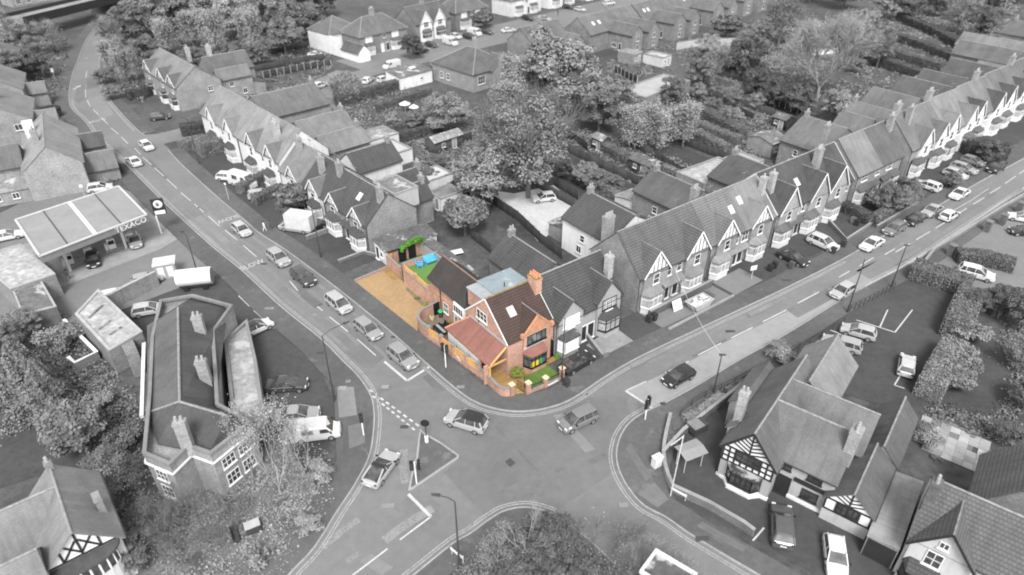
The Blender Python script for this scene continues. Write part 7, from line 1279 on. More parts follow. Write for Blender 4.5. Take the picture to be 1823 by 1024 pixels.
# ------------------------------------------------------------------ vegetation
import numpy as np
rng = np.random.default_rng(11)
def quads_mesh(name, cen, size, mats, up=.35, tone=None, aspect=1.0, axis=None, core=None, nrm=None):
    """one small leaf-like quad per centre, randomly turned; the tone of each leaf rides in its UV"""
    n = len(cen); nor = rng.normal(size=(n, 3)); nor[:, 2] = np.abs(nor[:, 2]) + up; nor /= np.linalg.norm(nor, axis=1)[:, None]
    if nrm is not None: nor = nor * .8 + nrm * .55; nor /= np.linalg.norm(nor, axis=1)[:, None] + 1e-9
    a = rng.normal(size=(n, 3)) if axis is None else axis; u = np.cross(nor, a); u /= np.linalg.norm(u, axis=1)[:, None] + 1e-9; v = np.cross(nor, u)
    sz = (size * rng.uniform(.6, 1.35, n))[:, None] * .5
    P = np.stack([cen - u * sz - v * sz * aspect, cen + u * sz - v * sz * .7 * aspect, cen + u * sz * .8 + v * sz * aspect, cen - u * sz * .8 + v * sz * .9 * aspect], 1).reshape(-1, 3)
    t = (rng.uniform(0, 1, n) if tone is None else np.clip(tone + rng.uniform(-.12, .12, n), 0, 1)); nv, nf = len(P), n
    cv, cf, cuv = (core.v, core.f, core.uv) if core else ([], [], [])
    me = bpy.data.meshes.new(name); me.vertices.add(nv + len(cv)); co = np.concatenate([P.ravel(), np.array(cv, float).ravel()]) if cv else P.ravel(); me.vertices.foreach_set('co', co)
    ls = [len(f) for f in cf]; nl = nv + sum(ls); me.loops.add(nl); li = np.arange(nv)
    if cf: li = np.concatenate([li, np.concatenate([np.array(f) for f in cf]) + nv])
    me.loops.foreach_set('vertex_index', li.astype(np.int32)); me.polygons.add(nf + len(cf)); st = np.arange(nf) * 4
    if cf: st = np.concatenate([st, nv + np.concatenate([[0], np.cumsum(ls)[:-1]])])
    me.polygons.foreach_set('loop_start', st.astype(np.int32))
    ul = me.uv_layers.new(name='UVMap'); uv = np.zeros((nl, 2)); uv[:nv, 0] = np.repeat(t, 4); uv[nv:, 0] = .15; ul.data.foreach_set('uv', uv.ravel())
    for m in mats: me.materials.append(M[m])
    me.update(calc_edges=True); me.validate(); return me
def clump_points(centres, radii, per, flat=.8, shell=.75):
    out, ton, nr = [], [], []
    for c, r in zip(centres, radii):
        n = int(per * r * r); d = rng.normal(size=(n, 3)); d /= np.linalg.norm(d, axis=1)[:, None]; d[:, 2] = np.where(d[:, 2] < -.3, -d[:, 2] * .6, d[:, 2])
        rr = r * rng.uniform(.35, 1.1, n) ** .6; p = c + d * rr[:, None] * np.array([1, 1, flat]); out.append(p); nr.append(d); ton.append(np.full(n, rng.uniform(.15, .85)) * .7 + .15)
    return np.concatenate(out), np.concatenate(ton), np.concatenate(nr)
def branches(mb, p, d, L, r, depth, spread=.6, up=.25, tips=None, nchild=3, sides=4, rf=.55):
    q = p + d * L; mid = p + d * L * .5 + Vector(rng.normal(size=3)) * L * .04
    mb.tube([p, mid, q], r, sides if depth > 1 else 3, r * .62, cap=False)
    if tips is not None and depth <= 2: tips.append(q)
    if depth == 0: return
    for k in range(nchild + (1 if rng.uniform() < .35 else 0)):
        v = Vector(rng.normal(size=3)).normalized(); nd = (d + v * spread + Vector((0, 0, up))).normalized(); s = rng.uniform(.62, .86)
        branches(mb, p.lerp(q, rng.uniform(.55, 1.0)), nd, L * s, r * rf, depth - 1, spread, up, tips, nchild, sides, rf)
def make_trunk(hh, r, depth, spread, up, nchild=3, fork=.3, rf=.55):
    mb = MB(); tips = []; p = Vector((0, 0, 0)); top = Vector((rng.normal() * .15, rng.normal() * .15, hh * fork)); mb.tube([p, top * .5, top], r, 7, r * .8, cap=False)
    for k in range(nchild + 1):
        a = 2 * math.pi * (k + rng.uniform(-.2, .2)) / (nchild + 1); d = Vector((math.cos(a) * spread, math.sin(a) * spread, 1.0)).normalized(); branches(mb, top * rng.uniform(.8, 1), d, hh * .3, r * .6, depth, spread * .9, up, tips, nchild, 4, rf)
    return mb, tips
TK = {}
def kind_broad(hh=9.0, rad=4.2, per=190, leaf=.24, nc=46, depth=2):
    mb, tips = make_trunk(hh, .28, depth, .7, .25); tr = mb.mesh('trunk', 'bark')
    d = rng.normal(size=(nc, 3)); d /= np.linalg.norm(d, axis=1)[:, None]; rr = rng.uniform(.35, .95, nc) ** .6
    c = d * rr[:, None] * np.array([rad, rad, hh * .42]) + np.array([0, 0, hh * .56]); c += rng.normal(size=c.shape) * .35
    r = rng.uniform(.7, 1.5, nc) * rad / 4.2; pts, ton, nr = clump_points(c, r, per); return tr, quads_mesh('crown', pts, leaf, ['leaf'], tone=ton, nrm=nr)
def kind_feather(hh=9.0, rad=3.0, n=11000, leaf=.19):
    mb, tips = make_trunk(hh, .2, 3, .42, .5, 3, .2); tr = mb.mesh('trunk', 'bark'); tips = np.array([tuple(t) for t in tips]); k = rng.integers(0, len(tips), n)
    pts = tips[k] + rng.normal(size=(n, 3)) * np.array([.42, .42, .55]); ton = rng.uniform(.2, .9, len(tips))[k]; lo = rng.uniform(0, 1, n) < .3; pts[lo, 2] *= rng.uniform(.3, 1, lo.sum()); nr = pts - np.array([0, 0, hh * .5]); nr /= np.linalg.norm(nr, axis=1)[:, None] + 1e-9; return tr, quads_mesh('crown', pts, leaf, ['leaf'], tone=ton, nrm=nr * .7)
def kind_bare(hh=9.0, spread=.6, up=.3, depth=5, n=1500, leaf=.16, r=.22, nchild=2, fork=.22):
    mb, tips = make_trunk(hh, r, depth, spread, up, nchild, fork, .68); tr = mb.mesh('trunk', 'bark'); tips = np.array([tuple(t) for t in tips]); k = rng.integers(0, len(tips), n); pts = tips[k] + rng.normal(size=(n, 3)) * .3; return tr, quads_mesh('crown', pts, leaf, ['leaf'])
def kind_conifer(hh=8.0, rad=2.3, n=5200, leaf=.34):
    mb = MB(); mb.tube([(0, 0, 0), (0, 0, hh * .9)], .2, 6, .04, cap=False); tr = mb.mesh('trunk', 'bark'); z = 1 - rng.uniform(0, 1, n) ** .55; a = rng.uniform(0, 2 * math.pi, n); lump = 1 + .16 * np.sin(a * 5 + z * 9) + .1 * np.sin(a * 3 - z * 17)
    r = rad * (1 - z) ** .75 * lump * rng.uniform(.75, 1.05, n); pts = np.stack([np.cos(a) * r, np.sin(a) * r, .25 + z * hh * .98], 1); return tr, quads_mesh('crown', pts, leaf, ['leaf'], tone=.4 + .3 * np.sin(a * 5 + z * 9), nrm=np.stack([np.cos(a), np.sin(a), np.full(n, .5)], 1) * .5)
def kind_dome(hh=3.0, rad=1.9, n=4200, leaf=.24, trunk=.35):
    mb = MB(); mb.tube([(0, 0, 0), (0, 0, hh * trunk + .3)], .12, 6, .08, cap=False); tr = mb.mesh('trunk', 'bark'); d = rng.normal(size=(n, 3)); d /= np.linalg.norm(d, axis=1)[:, None]
    f = 1 + .1 * np.sin(d[:, 0] * 7 + d[:, 1] * 5) + .08 * np.sin(d[:, 2] * 9 + d[:, 0] * 4); rr = rng.uniform(.82, 1.03, n) * f; h0 = hh * trunk; c = np.array([0, 0, h0 + (hh - h0) / 2]); pts = d * rr[:, None] * np.array([rad, rad, (hh - h0) / 2]) + c
    return tr, quads_mesh('crown', pts, leaf, ['leaf'], tone=.5 + .4 * (f - 1) / .18, nrm=d * .6)
def kind_weep(hh=7.0, rad=3.4, n=420, leaf=.2):
    mb, tips = make_trunk(hh, .22, 2, .8, .1); tr = mb.mesh('trunk', 'bark'); P, tn = [], []
    for i in range(n):
        a = rng.uniform(0, 2 * math.pi); r = rad * rng.uniform(.1, 1) ** .5; top = hh * (1 - .35 * (r / rad) ** 2); L = rng.uniform(.4, .75) * top; m = int(L / .16); z = top - np.linspace(0, L, m); rr = r + np.linspace(0, .35, m); P.append(np.stack([np.cos(a) * rr, np.sin(a) * rr, z], 1) + rng.normal(size=(m, 3)) * .07); tn.append(np.full(m, rng.uniform(0, 1)))
    return tr, quads_mesh('crown', np.concatenate(P), leaf, ['leaf'], up=0, tone=np.concatenate(tn))
def kind_loose(hh=2.0, rad=1.7, nc=16, per=150, leaf=.22):
    mb = MB()
    for k in range(5): a = 2 * math.pi * k / 5; mb.tube([(0, 0, 0), (math.cos(a) * rad * .4, math.sin(a) * rad * .4, hh * .6)], .05, 4, .02, cap=False)
    tr = mb.mesh('trunk', 'bark'); a = rng.uniform(0, 2 * math.pi, nc); r = rad * rng.uniform(0, 1, nc) ** .5 * .85; c = np.stack([np.cos(a) * r, np.sin(a) * r, rng.uniform(.3, .75, nc) * hh], 1); pts, ton, nr = clump_points(c, rng.uniform(.35, .8, nc), per); return tr, quads_mesh('crown', pts, leaf, ['leaf'], tone=ton, nrm=nr)
for k_, f_ in dict(broad=lambda: kind_broad(), broad2=lambda: kind_broad(10, 4.6, 150, .24, 60), thin=lambda: kind_broad(11, 4.4, 75, .2, 56, 4), feather=lambda: kind_feather(), feather2=lambda: kind_feather(10, 2.6, 9000, .18), bare=lambda: kind_bare(n=400, leaf=.1, r=.16), bare2=lambda: kind_bare(6.5, .9, .15, 5, 200, .07, .08, 3, .05), bigbare=lambda: kind_bare(12, .75, .3, 6, 6000, .12, .22, 3, .15), birch=lambda: kind_bare(9, .4, .5, 6, 1500, .09, .1, 2, .12), conifer=lambda: kind_conifer(), evergreen=lambda: kind_broad(8, 3.6, 220, .22, 44), dome=lambda: kind_dome(), ball=lambda: kind_dome(4.2, 2.1, 4600, .24, .4), weep=lambda: kind_weep(), bushfine=lambda: kind_broad(8, 3.6, 230, .19, 40, 3), thinfine=lambda: kind_broad(9, 3.6, 90, .17, 46, 3), coniferfine=lambda: kind_conifer(8, 2.3, 13000, .2), ballfine=lambda: kind_dome(4.2, 2.1, 13000, .17, .25), twiggy=lambda: kind_bare(5, .8, .3, 5, 700, .08, .07, 3, .06), loose=lambda: kind_loose(2.0, 1.7, 20, 420, .13), loose2=lambda: kind_loose(1.5, 1.4, 12, 130, .2)).items(): TK[k_] = f_()
def plant(kind, at, sc, shade, label, name='tree', cat='tree', bark=1.0, group=None, zs=None, mat=None):
    tr, cr = TK[kind]; t = thing(name, label, cat, (at[0], at[1], 0), rng.uniform(0, 6.28), group); shade = min(shade, 1.5); t.scale = (sc, sc, sc * (zs or rng.uniform(.9, 1.1))); link(tr, 'trunk', t, bark); link(cr, 'crown', t, shade); return t
TR = {'bushfine': 'bushy_tree', 'thinfine': 'thin_leaved_tree', 'coniferfine': 'conifer_tree', 'ballfine': 'round_bush', 'twiggy': 'twiggy_shrub', 'broad': 'broadleaf_tree', 'broad2': 'broadleaf_tree', 'thin': 'thin_leaved_tree', 'feather': 'feathery_tree', 'feather2': 'feathery_tree', 'bare': 'bare_tree', 'bare2': 'bare_shrub', 'bigbare': 'bare_tree', 'birch': 'birch_tree', 'conifer': 'conifer_tree', 'evergreen': 'evergreen_tree', 'dome': 'round_bush', 'ball': 'clipped_tree', 'weep': 'weeping_tree', 'loose': 'shrub', 'loose2': 'shrub'}
for kd, u, sc, sh, lb in (
    # woods by the railway and the bend
    ('broad', (-133.22, 183.49, 0.0), 1.0, 1.2, 'pale bushy tree on the left bank at the frame edge'), ('thin', (-135.35, 194.62, 0.0), 1.0, 1.3, 'thin pale tree below the railway on the left bank'), ('evergreen', (-119.08, 172.43, 0.0), 1.0, .6, 'dark tree on the left bank above the small white sign'), ('broad2', (-121.37, 166.86, 0.0), .9, 1.0, 'mid-grey tree above the left-edge houses'), ('thin', (-128.97, 196.39, 0.0), .8, 1.3, 'thin tree beside the road under the bridge'), ('feather', (-150.49, 208.93, 0.0), 1.2, 1.5, 'pale feathery tree in the far left corner below the railway'),
    ('feather', (-102.35, 177.31, 0.0), 1.0, 1.9, 'palest feathery tree on the right bank of the bend'), ('feather2', (-94.53, 167.77, 0.0), .9, 1.6, 'pale feathery tree lower on the right bank'), ('thin', (-112.47, 198.19, 0.0), .9, 1.1, 'thin tree on the right bank beside the bridge'), ('broad', (-112.18, 208.93, 0.0), 1.3, .8, 'dark broad tree beyond the right bank'), ('evergreen', (-95.93, 182.43, 0.0), 1.1, .75, 'dark tree behind the large brick house'), ('broad', (-100.34, 167.77, 0.0), .45, 1.0, 'low bushy growth along the right road edge, upper'), ('broad', (-92.55, 155.77, 0.0), .42, 1.1, 'low bushy growth along the right road edge, lower'),
    ('broad2', (-111.4, 219.26, 0.0), 1.3, 1.2, 'broad grey tree at the left of the top wood'), ('feather', (-95.85, 194.62, 0.0), 1.1, 1.7, 'pale feathery tree in front of the top wood at left'), ('broad', (-106.61, 226.66, 0.0), 1.4, .9, 'broad darker tree in the top wood, second from left'), ('feather', (-91.85, 202.49, 0.0), 1.2, 1.5, 'pale upright tree in the middle of the top wood front'), ('broad2', (-98.22, 230.52, 0.0), 1.4, 1.1, 'broad tree at the back of the top wood'), ('feather2', (-81.01, 193.46, 0.0), 1.3, 1.8, 'pale slender tree right of the middle in the top wood'), ('broad', (-82.15, 212.28, 0.0), 1.4, 1.5, 'large pale round tree of the top wood'), ('feather2', (-72.11, 196.39, 0.0), 1.2, 1.5, 'pale slender tree near the fence below the top wood'), ('broad2', (-74.93, 219.26, 0.0), 1.4, 1.3, 'large pale tree right of the round one in the top wood'), ('broad', (-62.61, 193.46, 0.0), 1.1, .9, 'mid-grey tree at the lower right of the top wood'), ('broad2', (-61.04, 208.93, 0.0), 1.2, .8, 'dark tree beside the white side wall'), ('evergreen', (-72.25, 238.6, 0.0), 1.4, .65, 'dark tree at the top edge behind the wood'), ('evergreen', (-62.93, 242.82, 0.0), 1.3, .7, 'dark tree at the top edge left of the house roofs'), ('broad', (-72.79, 179.84, 0.0), .8, .8, 'low dark tree at the wood edge over the garden fence'), ('broad', (-66.25, 182.43, 0.0), .7, .9, 'small tree at the fence right of the low dark one'), ('evergreen', (-82.31, 179.84, 0.0), .8, .7, 'dark low tree behind the large brick house roof'),
    ('evergreen', (-93.87, 256.33, 0.0), 1.5, .8, 'dark tree at the top edge above the round pale one'), ('broad', (-114.65, 261.13, 0.0), 1.5, .9, 'grey tree at the top edge over the wood'),
    # centre
    ('broad2', (9.83, 148.78, 0.0), 1.75, 1.1, 'tallest leafy tree in the middle behind the terrace gardens'), ('thin', (2.71, 104.57, 0.0), 1.55, .95, 'big thin-leaved tree standing beside the gravel yard'), ('broad', (-4.59, 101.22, 0.0), 1.15, 1.1, 'leafy tree left of the gravel yard'), ('feather', (-0.75, 133.69, 0.0), 1.35, 1.25, 'pale feathery tree behind the gravel yard tree'), ('thin', (-1.73, 119.31, 0.0), 1.2, .9, 'thin tree between the leafy tree and the gravel yard tree'), ('broad', (-13.44, 134.32, 0.0), .95, 1.2, 'leafy tree over the garden hedges left of centre'), ('feather', (0.44, 151.05, 0.0), 1.2, 1.5, 'pale feathery tree beside the hip-roofed brick house'), ('evergreen', (17.81, 135.27, 0.0), 1.05, .75, 'dark tree right of the tallest leafy one'), ('broad', (20.92, 141.94, 0.0), 1.1, 1.1, 'leafy tree at the foot of the tallest tree'), ('thin', (6.2, 126.17, 0.0), 1.1, .9, 'thin grey tree between the two tallest'), ('ball', (-7.17, 91.37, 0.0), 1.5, .75, 'round dark tree beside the garden shed'),
    ('feather', (23.85, 125.32, 0.0), 1.0, 2.0, 'palest feathery tree of the middle gardens, left'), ('feather2', (28.04, 123.08, 0.0), 1.0, 1.7, 'pale slender tree of the middle gardens, centre'), ('feather', (33.49, 127.04, 0.0), 1.0, 1.8, 'pale feathery tree of the middle gardens, right'), ('evergreen', (36.33, 152.99, 0.0), .8, .7, 'dark bushy tree right of the pale workshop roof'), ('broad', (45.61, 165.51, 0.0), .8, 1.0, 'mid-grey tree above the dark garden tree'), ('feather2', (50.73, 172.43, 0.0), .9, 2.2, 'whitish slender tree by the garden wall'), ('broad', (52.69, 187.81, 0.0), .8, 2.0, 'pale bushy tree by the white garden wall'),
    ('evergreen', (56.22, 167.77, 0.0), 1.3, .42, 'largest blackish evergreen of the right gardens'), ('evergreen', (57.36, 159.05, 0.0), .9, .45, 'blackish evergreen beside the concrete-post fence'), ('evergreen', (58.92, 150.29, 0.0), .9, .45, 'blackish evergreen lower along the concrete-post fence'), ('evergreen', (62.3, 145.47, 0.0), .9, .55, 'dark evergreen nearest the right-hand roofs'), ('bigbare', (71.15, 156.98, 0.0), 1.6, 1.2, 'huge pale bare tree in the right gardens'), ('broad', (69.57, 142.99, 0.0), .75, 1.7, 'pale round tree under the huge bare tree'), ('broad', (103.35, 208.93, 0.0), 1.0, 1.3, 'leafy tree right of the huge bare tree'), ('thin', (77.81, 205.67, 0.0), 1.2, .9, 'thin dark tree left of the huge bare tree'), ('dome', (63.56, 210.93, 0.0), 2.2, .7, 'round dark bush among the top rear wings'), ('broad', (69.37, 199.4, 0.0), .9, 1.0, 'small tree behind the blackish evergreen'),
    ('broad', (124.02, 238.6, 0.0), 1.2, 1.4, 'pale tree in the top right gardens, left'), ('evergreen', (130.44, 234.5, 0.0), 1.1, .6, 'dark tree in the top right gardens'), ('broad2', (143.03, 242.82, 0.0), 1.2, 1.1, 'broad tree in the top right gardens, middle'), ('thin', (136.93, 219.26, 0.0), 1.1, 1.2, 'thin tree at the end of the right garden hedges'), ('evergreen', (139.9, 212.28, 0.0), 1.1, .6, 'dark tree beside the far right roofs'), ('broad', (164.57, 247.18, 0.0), 1.3, 1.0, 'broad tree in the top right corner'), ('broad2', (117.17, 256.33, 0.0), 1.4, 1.0, 'broad tree at the top edge right of the bare one'), ('broad', (108.76, 266.09, 0.0), 1.3, .9, 'tree at the top edge behind the bare one'), ('thin', (142.31, 263.09, 0.0), 1.3, 1.2, 'thin tree at the top edge on the right'), ('evergreen', (164.32, 266.09, 0.0), 1.4, .7, 'dark tree at the top edge on the right'), ('broad', (184.9, 266.09, 0.0), 1.3, .9, 'tree cut by the top right corner'),
    ('thin', (96.22, 182.43, 0.0), .8, 1.0, 'small thin tree between garden hedges'), ('weep', (-37.92, 155.77, 0.0), 1.0, 1.4, 'weeping tree beside the parking court'), ('feather2', (-39.92, 152.99, 0.0), .6, 1.6, 'pale shrub-like tree left of the weeping tree'),
    # west and south-west gardens
    ('coniferfine', (-54.46, 56.06, 0.0), 1.15, 0.75, 'conifer at the left edge of the lower garden'), ('coniferfine', (-51.1, 54.72, 0.0), 1.2, 0.85, 'tall conifer behind the round one'), ('ballfine', (-42.73, 47.46, 0.0), 1.25, 0.8, 'large round bushy conifer on the lower left lawn'), ('coniferfine', (-47.79, 52.58, 0.0), 1.0, 0.8, 'conifer left of the round bushy one'), ('bushfine', (-58.82, 61.84, 0.0), 0.6, 0.8, 'dark tree at the left edge by the curved wall'), ('bushfine', (-58.37, 66.12, 0.0), 0.5, 1.1, 'bushy tree behind the flat-roofed store'), ('loose', (-53.7, 64.47, 0.0), 1.5, 1.2, 'bushy tree against the white-topped wall'), ('loose', (-44.07, 53.42, 0.0), 1.0, 1.3, 'small bush by the garden junk'), ('thinfine', (-36.86, 42.27, 0.0), 0.6, 1.0, 'thin tree between the bottom villa and wedge building'), ('twiggy', (-35.34, 42.92, 0.0), 0.8, 1.0, 'bushy tree left of the wedge building corner'), ('loose', (-38.44, 47.83, 0.0), 1.2, 0.7, 'dark bush under the wedge building west wall'), ('twiggy', (-30.6, 37.41, 0.0), 0.9, 1.2, 'bushy tree at the bottom left verge'), ('twiggy', (-27.52, 35.21, 0.0), 0.8, 1.0, 'bushy tree at the bottom edge on the verge'), ('bushfine', (-31.07, 34.68, 0.0), 0.5, 0.7, 'dark bush beside the bottom left villa'),
    ('birch', (-21.47, 42.27, 0.0), 1.1, 1.5, 'tall pale bare birch in front of the wedge building, right'), ('birch', (-24.71, 44.26, 0.0), 0.85, 1.5, 'pale bare birch against the wedge building, left'), ('birch', (-19.62, 44.26, 0.0), 0.75, 1.4, 'pale bare birch nearest the white van'), ('birch', (-24.16, 47.83, 0.0), 0.6, 1.4, 'pale bare birch beside the flat annex'), ('bare2', (-27.15, 37.98, 0.0), 0.9, 1.2, 'radiating bare shrub before the wedge building'), ('bare2', (-30.48, 38.86, 0.0), 0.7, 1.1, 'small bare shrub left of the radiating one'), ('twiggy', (-24.6, 39.16, 0.0), 0.6, 1.4, 'pale bush by the abandoned barrow'), ('loose', (-18.02, 44.26, 0.0), 0.8, 1.4, 'small bush at the car park edge'), ('loose', (-17.69, 38.56, 0.0), 0.7, 1.5, 'small bush on the roadside verge'), ('loose2', (-21.37, 35.21, 0.0), 0.9, 1.1, 'bush at the bottom of the roadside verge'),
    # bottom centre
    ('bushfine', (3.45, 34.68, 0.0), 0.62, 0.5, 'dark evergreen at the bottom centre corner'), ('bare', (0.88, 35.21, 0.0), 0.6, 1.2, 'white-stemmed bare tree at the bottom centre'), ('twiggy', (7.26, 34.68, 0.0), 1.25, 0.9, 'dark bare tree at the bottom centre right'), ('bushfine', (0.38, 32.15, 0.0), 0.5, 0.6, 'dark bush at the bottom edge left of centre'), ('twiggy', (-1.25, 35.21, 0.0), 0.7, 1.6, 'pale twiggy shrub beside the bottom kerb'), ('twiggy', (11.08, 33.54, 3.5), 1.0, 1.0, 'pale twiggy shrub by the south-east kerb, left'), ('twiggy', (13.64, 31.62, 4.5), 1.0, 1.0, 'pale twiggy shrub by the south-east kerb, right'), ('loose', (10.83, 29.44, 5.0), 0.9, 0.6, 'dark bush below the white-edged flat roof'), ('bushfine', (5.86, 32.64, 0.0), 0.45, 0.6, 'dark bush at the bottom edge right of centre'), ('bushfine', (2.12, 37.41, 0.0), 0.38, 0.6, 'dark bush under the white-stemmed tree'),
    # east
    ('bushfine', (61.61, 70.2, 0.0), 0.55, 0.6, 'dark tree above the right garden hedge'), ('bushfine', (62.64, 67.26, 0.0), 0.65, 0.7, 'dark tree at the right edge of the garden'), ('bushfine', (58.02, 60.32, 0.0), 0.5, 0.9, 'bushy tree at the right edge beside the lawn'), ('bushfine', (54.36, 53.42, 0.0), 0.5, 0.8, 'bushy tree at the right edge, lower'), ('bushfine', (49.65, 48.59, 0.0), 0.4, 0.6, 'dark bush behind the villa roof'), ('bushfine', (59.1, 70.81, 0.0), 0.45, 0.6, 'dark bush at the corner of the white car drive'), ('loose', (54.77, 65.57, 0.0), 1.4, 1.2, 'pale bush beside the clipped hedge, upper'), ('loose', (51.38, 60.82, 0.0), 1.3, 1.1, 'bush beside the clipped hedge, middle'), ('dome', (48.48, 56.97, 0.0), 1.0, .8, 'round bush beside the clipped hedge, lower'), ('loose', (41.74, 48.59, 0.0), 0.9, 1.2, 'bush on the patio edge'), ('loose', (31.39, 61.84, 0.0), 1.0, 1.3, 'pale climbing bush over the lichen-covered roof end'),
    # fronts
    ('ball', (-35.0, 99.21, 0.0), 1.15, .7, 'clipped round tree before the white-fronted pair'), ('broad', (61.1, 98.81, 0.0), .62, .8, 'bushy front shrub of the two-tone house pair'), ('broad', (65.3, 102.46, 0.0), .5, .8, 'shrub right of the bushy front garden'), ('broad', (75.91, 108.32, 0.0), .35, .8, 'small shrub between drives'), ('evergreen', (88.08, 119.31, 0.0), .55, .55, 'dark bush on the far front drive'), ('dome', (59.53, 100.41, 0.0), 1.0, .7, 'round bush left in the bushy front garden'), ('broad', (-27.18, 190.6, 0.0), .7, .55, 'dark pointed bush outside the hip-roofed pair'), ('dome', (-9.2, 226.66, 0.0), 1.6, .6, 'dark bush on the top street'), ('broad', (-66.36, 145.47, 0.0), .3, 1.0, 'small bush by the large brick house'),
    ('broad', (12.63, 109.47, 0.0), .5, 1.2, 'flowering pale shrub over the yard fence'), ('broad', (14.37, 107.2, 0.0), .5, 1.0, 'leafy shrub over the yard fence, right'), ('broad', (16.65, 106.09, 0.0), .45, .9, 'leafy shrub in the garden beside the sheds'), ('evergreen', (9.34, 111.81, 0.0), .45, .6, 'dark shrub by the yard fence corner'), ('evergreen', (9.98, 130.6, 0.0), .6, .6, 'dark shrub below the tallest trees'), ('broad', (23.44, 109.47, 0.0), .35, 1.1, 'small shrub by the low brick extension'), ('broad', (54.42, 149.15, 0.0), .4, 1.3, 'pale shrub inside the concrete-post fence'), ('broad', (45.94, 138.54, 0.0), .45, 1.2, 'pale shrub in the garden before the dark shed'), ('evergreen', (44.1, 145.47, 0.0), .5, .7, 'dark shrub by the long middle hedge'), ('broad', (42.55, 154.96, 0.0), .5, 1.1, 'shrub beside the workshop roof'), ('thin', (49.28, 151.05, 0.0), .5, 1.2, 'thin small tree in the cluttered garden'), ('broad', (88.15, 177.31, 0.0), .45, 1.1, 'shrub at the foot of the right garden hedges'), ('broad', (-20.09, 136.89, 0.0), .4, 1.0, 'shrub beside the white parasol garden'), ('broad', (-25.01, 138.54, 0.0), .35, 1.6, 'pale shrub behind the white flat extension'), ('evergreen', (-13.36, 114.22, 0.0), .5, .7, 'dark shrub by the long timber shed'), ('broad', (-14.4, 109.47, 0.0), .4, .9, 'shrub beside the pale sunbeds'),
): plant(kd, u, sc, sh, lb, TR[kd], 'tree' if kd not in ('dome', 'loose', 'loose2', 'bare2', 'twiggy', 'ballfine') else 'shrub', 2.4 if kd in ('birch',) or 'white-stemmed' in lb or 'huge pale' in lb else (2.4 if 'pale twiggy' in lb else 1.2))
# coloured plants of the corner house
def hplant(kind, at, sc, rgb, label, name='shrub', zs=None):
    tr, cr = TK[kind]; t = thing(name, label, 'shrub', at, rng.uniform(0, 6)); t.scale = (sc, sc, sc * (zs or 1)); link(tr, 'trunk', t, (.8, .5, .3)); me = cached(('hcrown', kind), lambda: cr.copy()); me.materials.clear(); me.materials.append(M['h_leaf']); link(me, 'crown', t, rgb)
hplant('dome', FNE(.75, -.55, .05), .4, (1.5, .85, .9), 'rounded olive-brown shrub at the house corner'); hplant('loose2', FNE(-2.0, -1.5, .05), .4, (1, 1.2, 1), 'green plants with white flowers along the sweeping wall'); hplant('loose2', FNE(6.7, -.6, .05), .4, (1.1, 1.3, .8), 'green plant beside the black front door'); hplant('loose2', FNE(-.2, 17.6, .1), .35, (2.2, 1.5, .5), 'yellow-green plant at the corner of the terrace block'); hplant('loose2', FNE(-.35, 19.6, .1), .3, (1.4, .9, .7), 'brownish plants along the terrace wall'); hplant('loose2', FNE(-2.6, 14.2, .05), .35, (1, 1, .8), 'green plant inside the curved yard wall'); hplant('loose2', FNE(-1.15, 14.6, .6), .2, (1.8, 1.6, .5), 'yellowish plant in the cream planter'); hplant('loose2', FNE(.1, 12.3, .05), .3, (1, .9, .7), 'green plant against the yard wall of the house')
pts = []
for s_, d_, z_, r_ in ((3.2, 29.35, 2.2, .45), (3.6, 29.4, 2.45, .5), (4.1, 29.4, 2.55, .5), (4.6, 29.4, 2.6, .5), (5.1, 29.4, 2.6, .55), (5.6, 29.4, 2.65, .55), (6.1, 29.4, 2.6, .55), (3.0, 29.3, 1.8, .3), (6.45, 28.6, 2.2, .4), (6.7, 27.6, 1.9, .45), (6.8, 26.4, 1.8, .45), (6.8, 25.2, 1.7, .4), (6.7, 24, 1.7, .4)):
    P = FNE(s_, d_, z_); d = rng.normal(size=(260, 3)); d /= np.linalg.norm(d, axis=1)[:, None]; pts.append(np.array(P) + d * r_ * rng.uniform(.6, 1.05, 260)[:, None] * np.array([1, 1, .6]))
o = link(quads_mesh('ivy', np.concatenate(pts), .16, ['h_leaf']), 'ivy', None, (1.0, 1.35, 1.0)); tag(o, 'bright green ivy hanging over the garden store and fence', 'ivy')
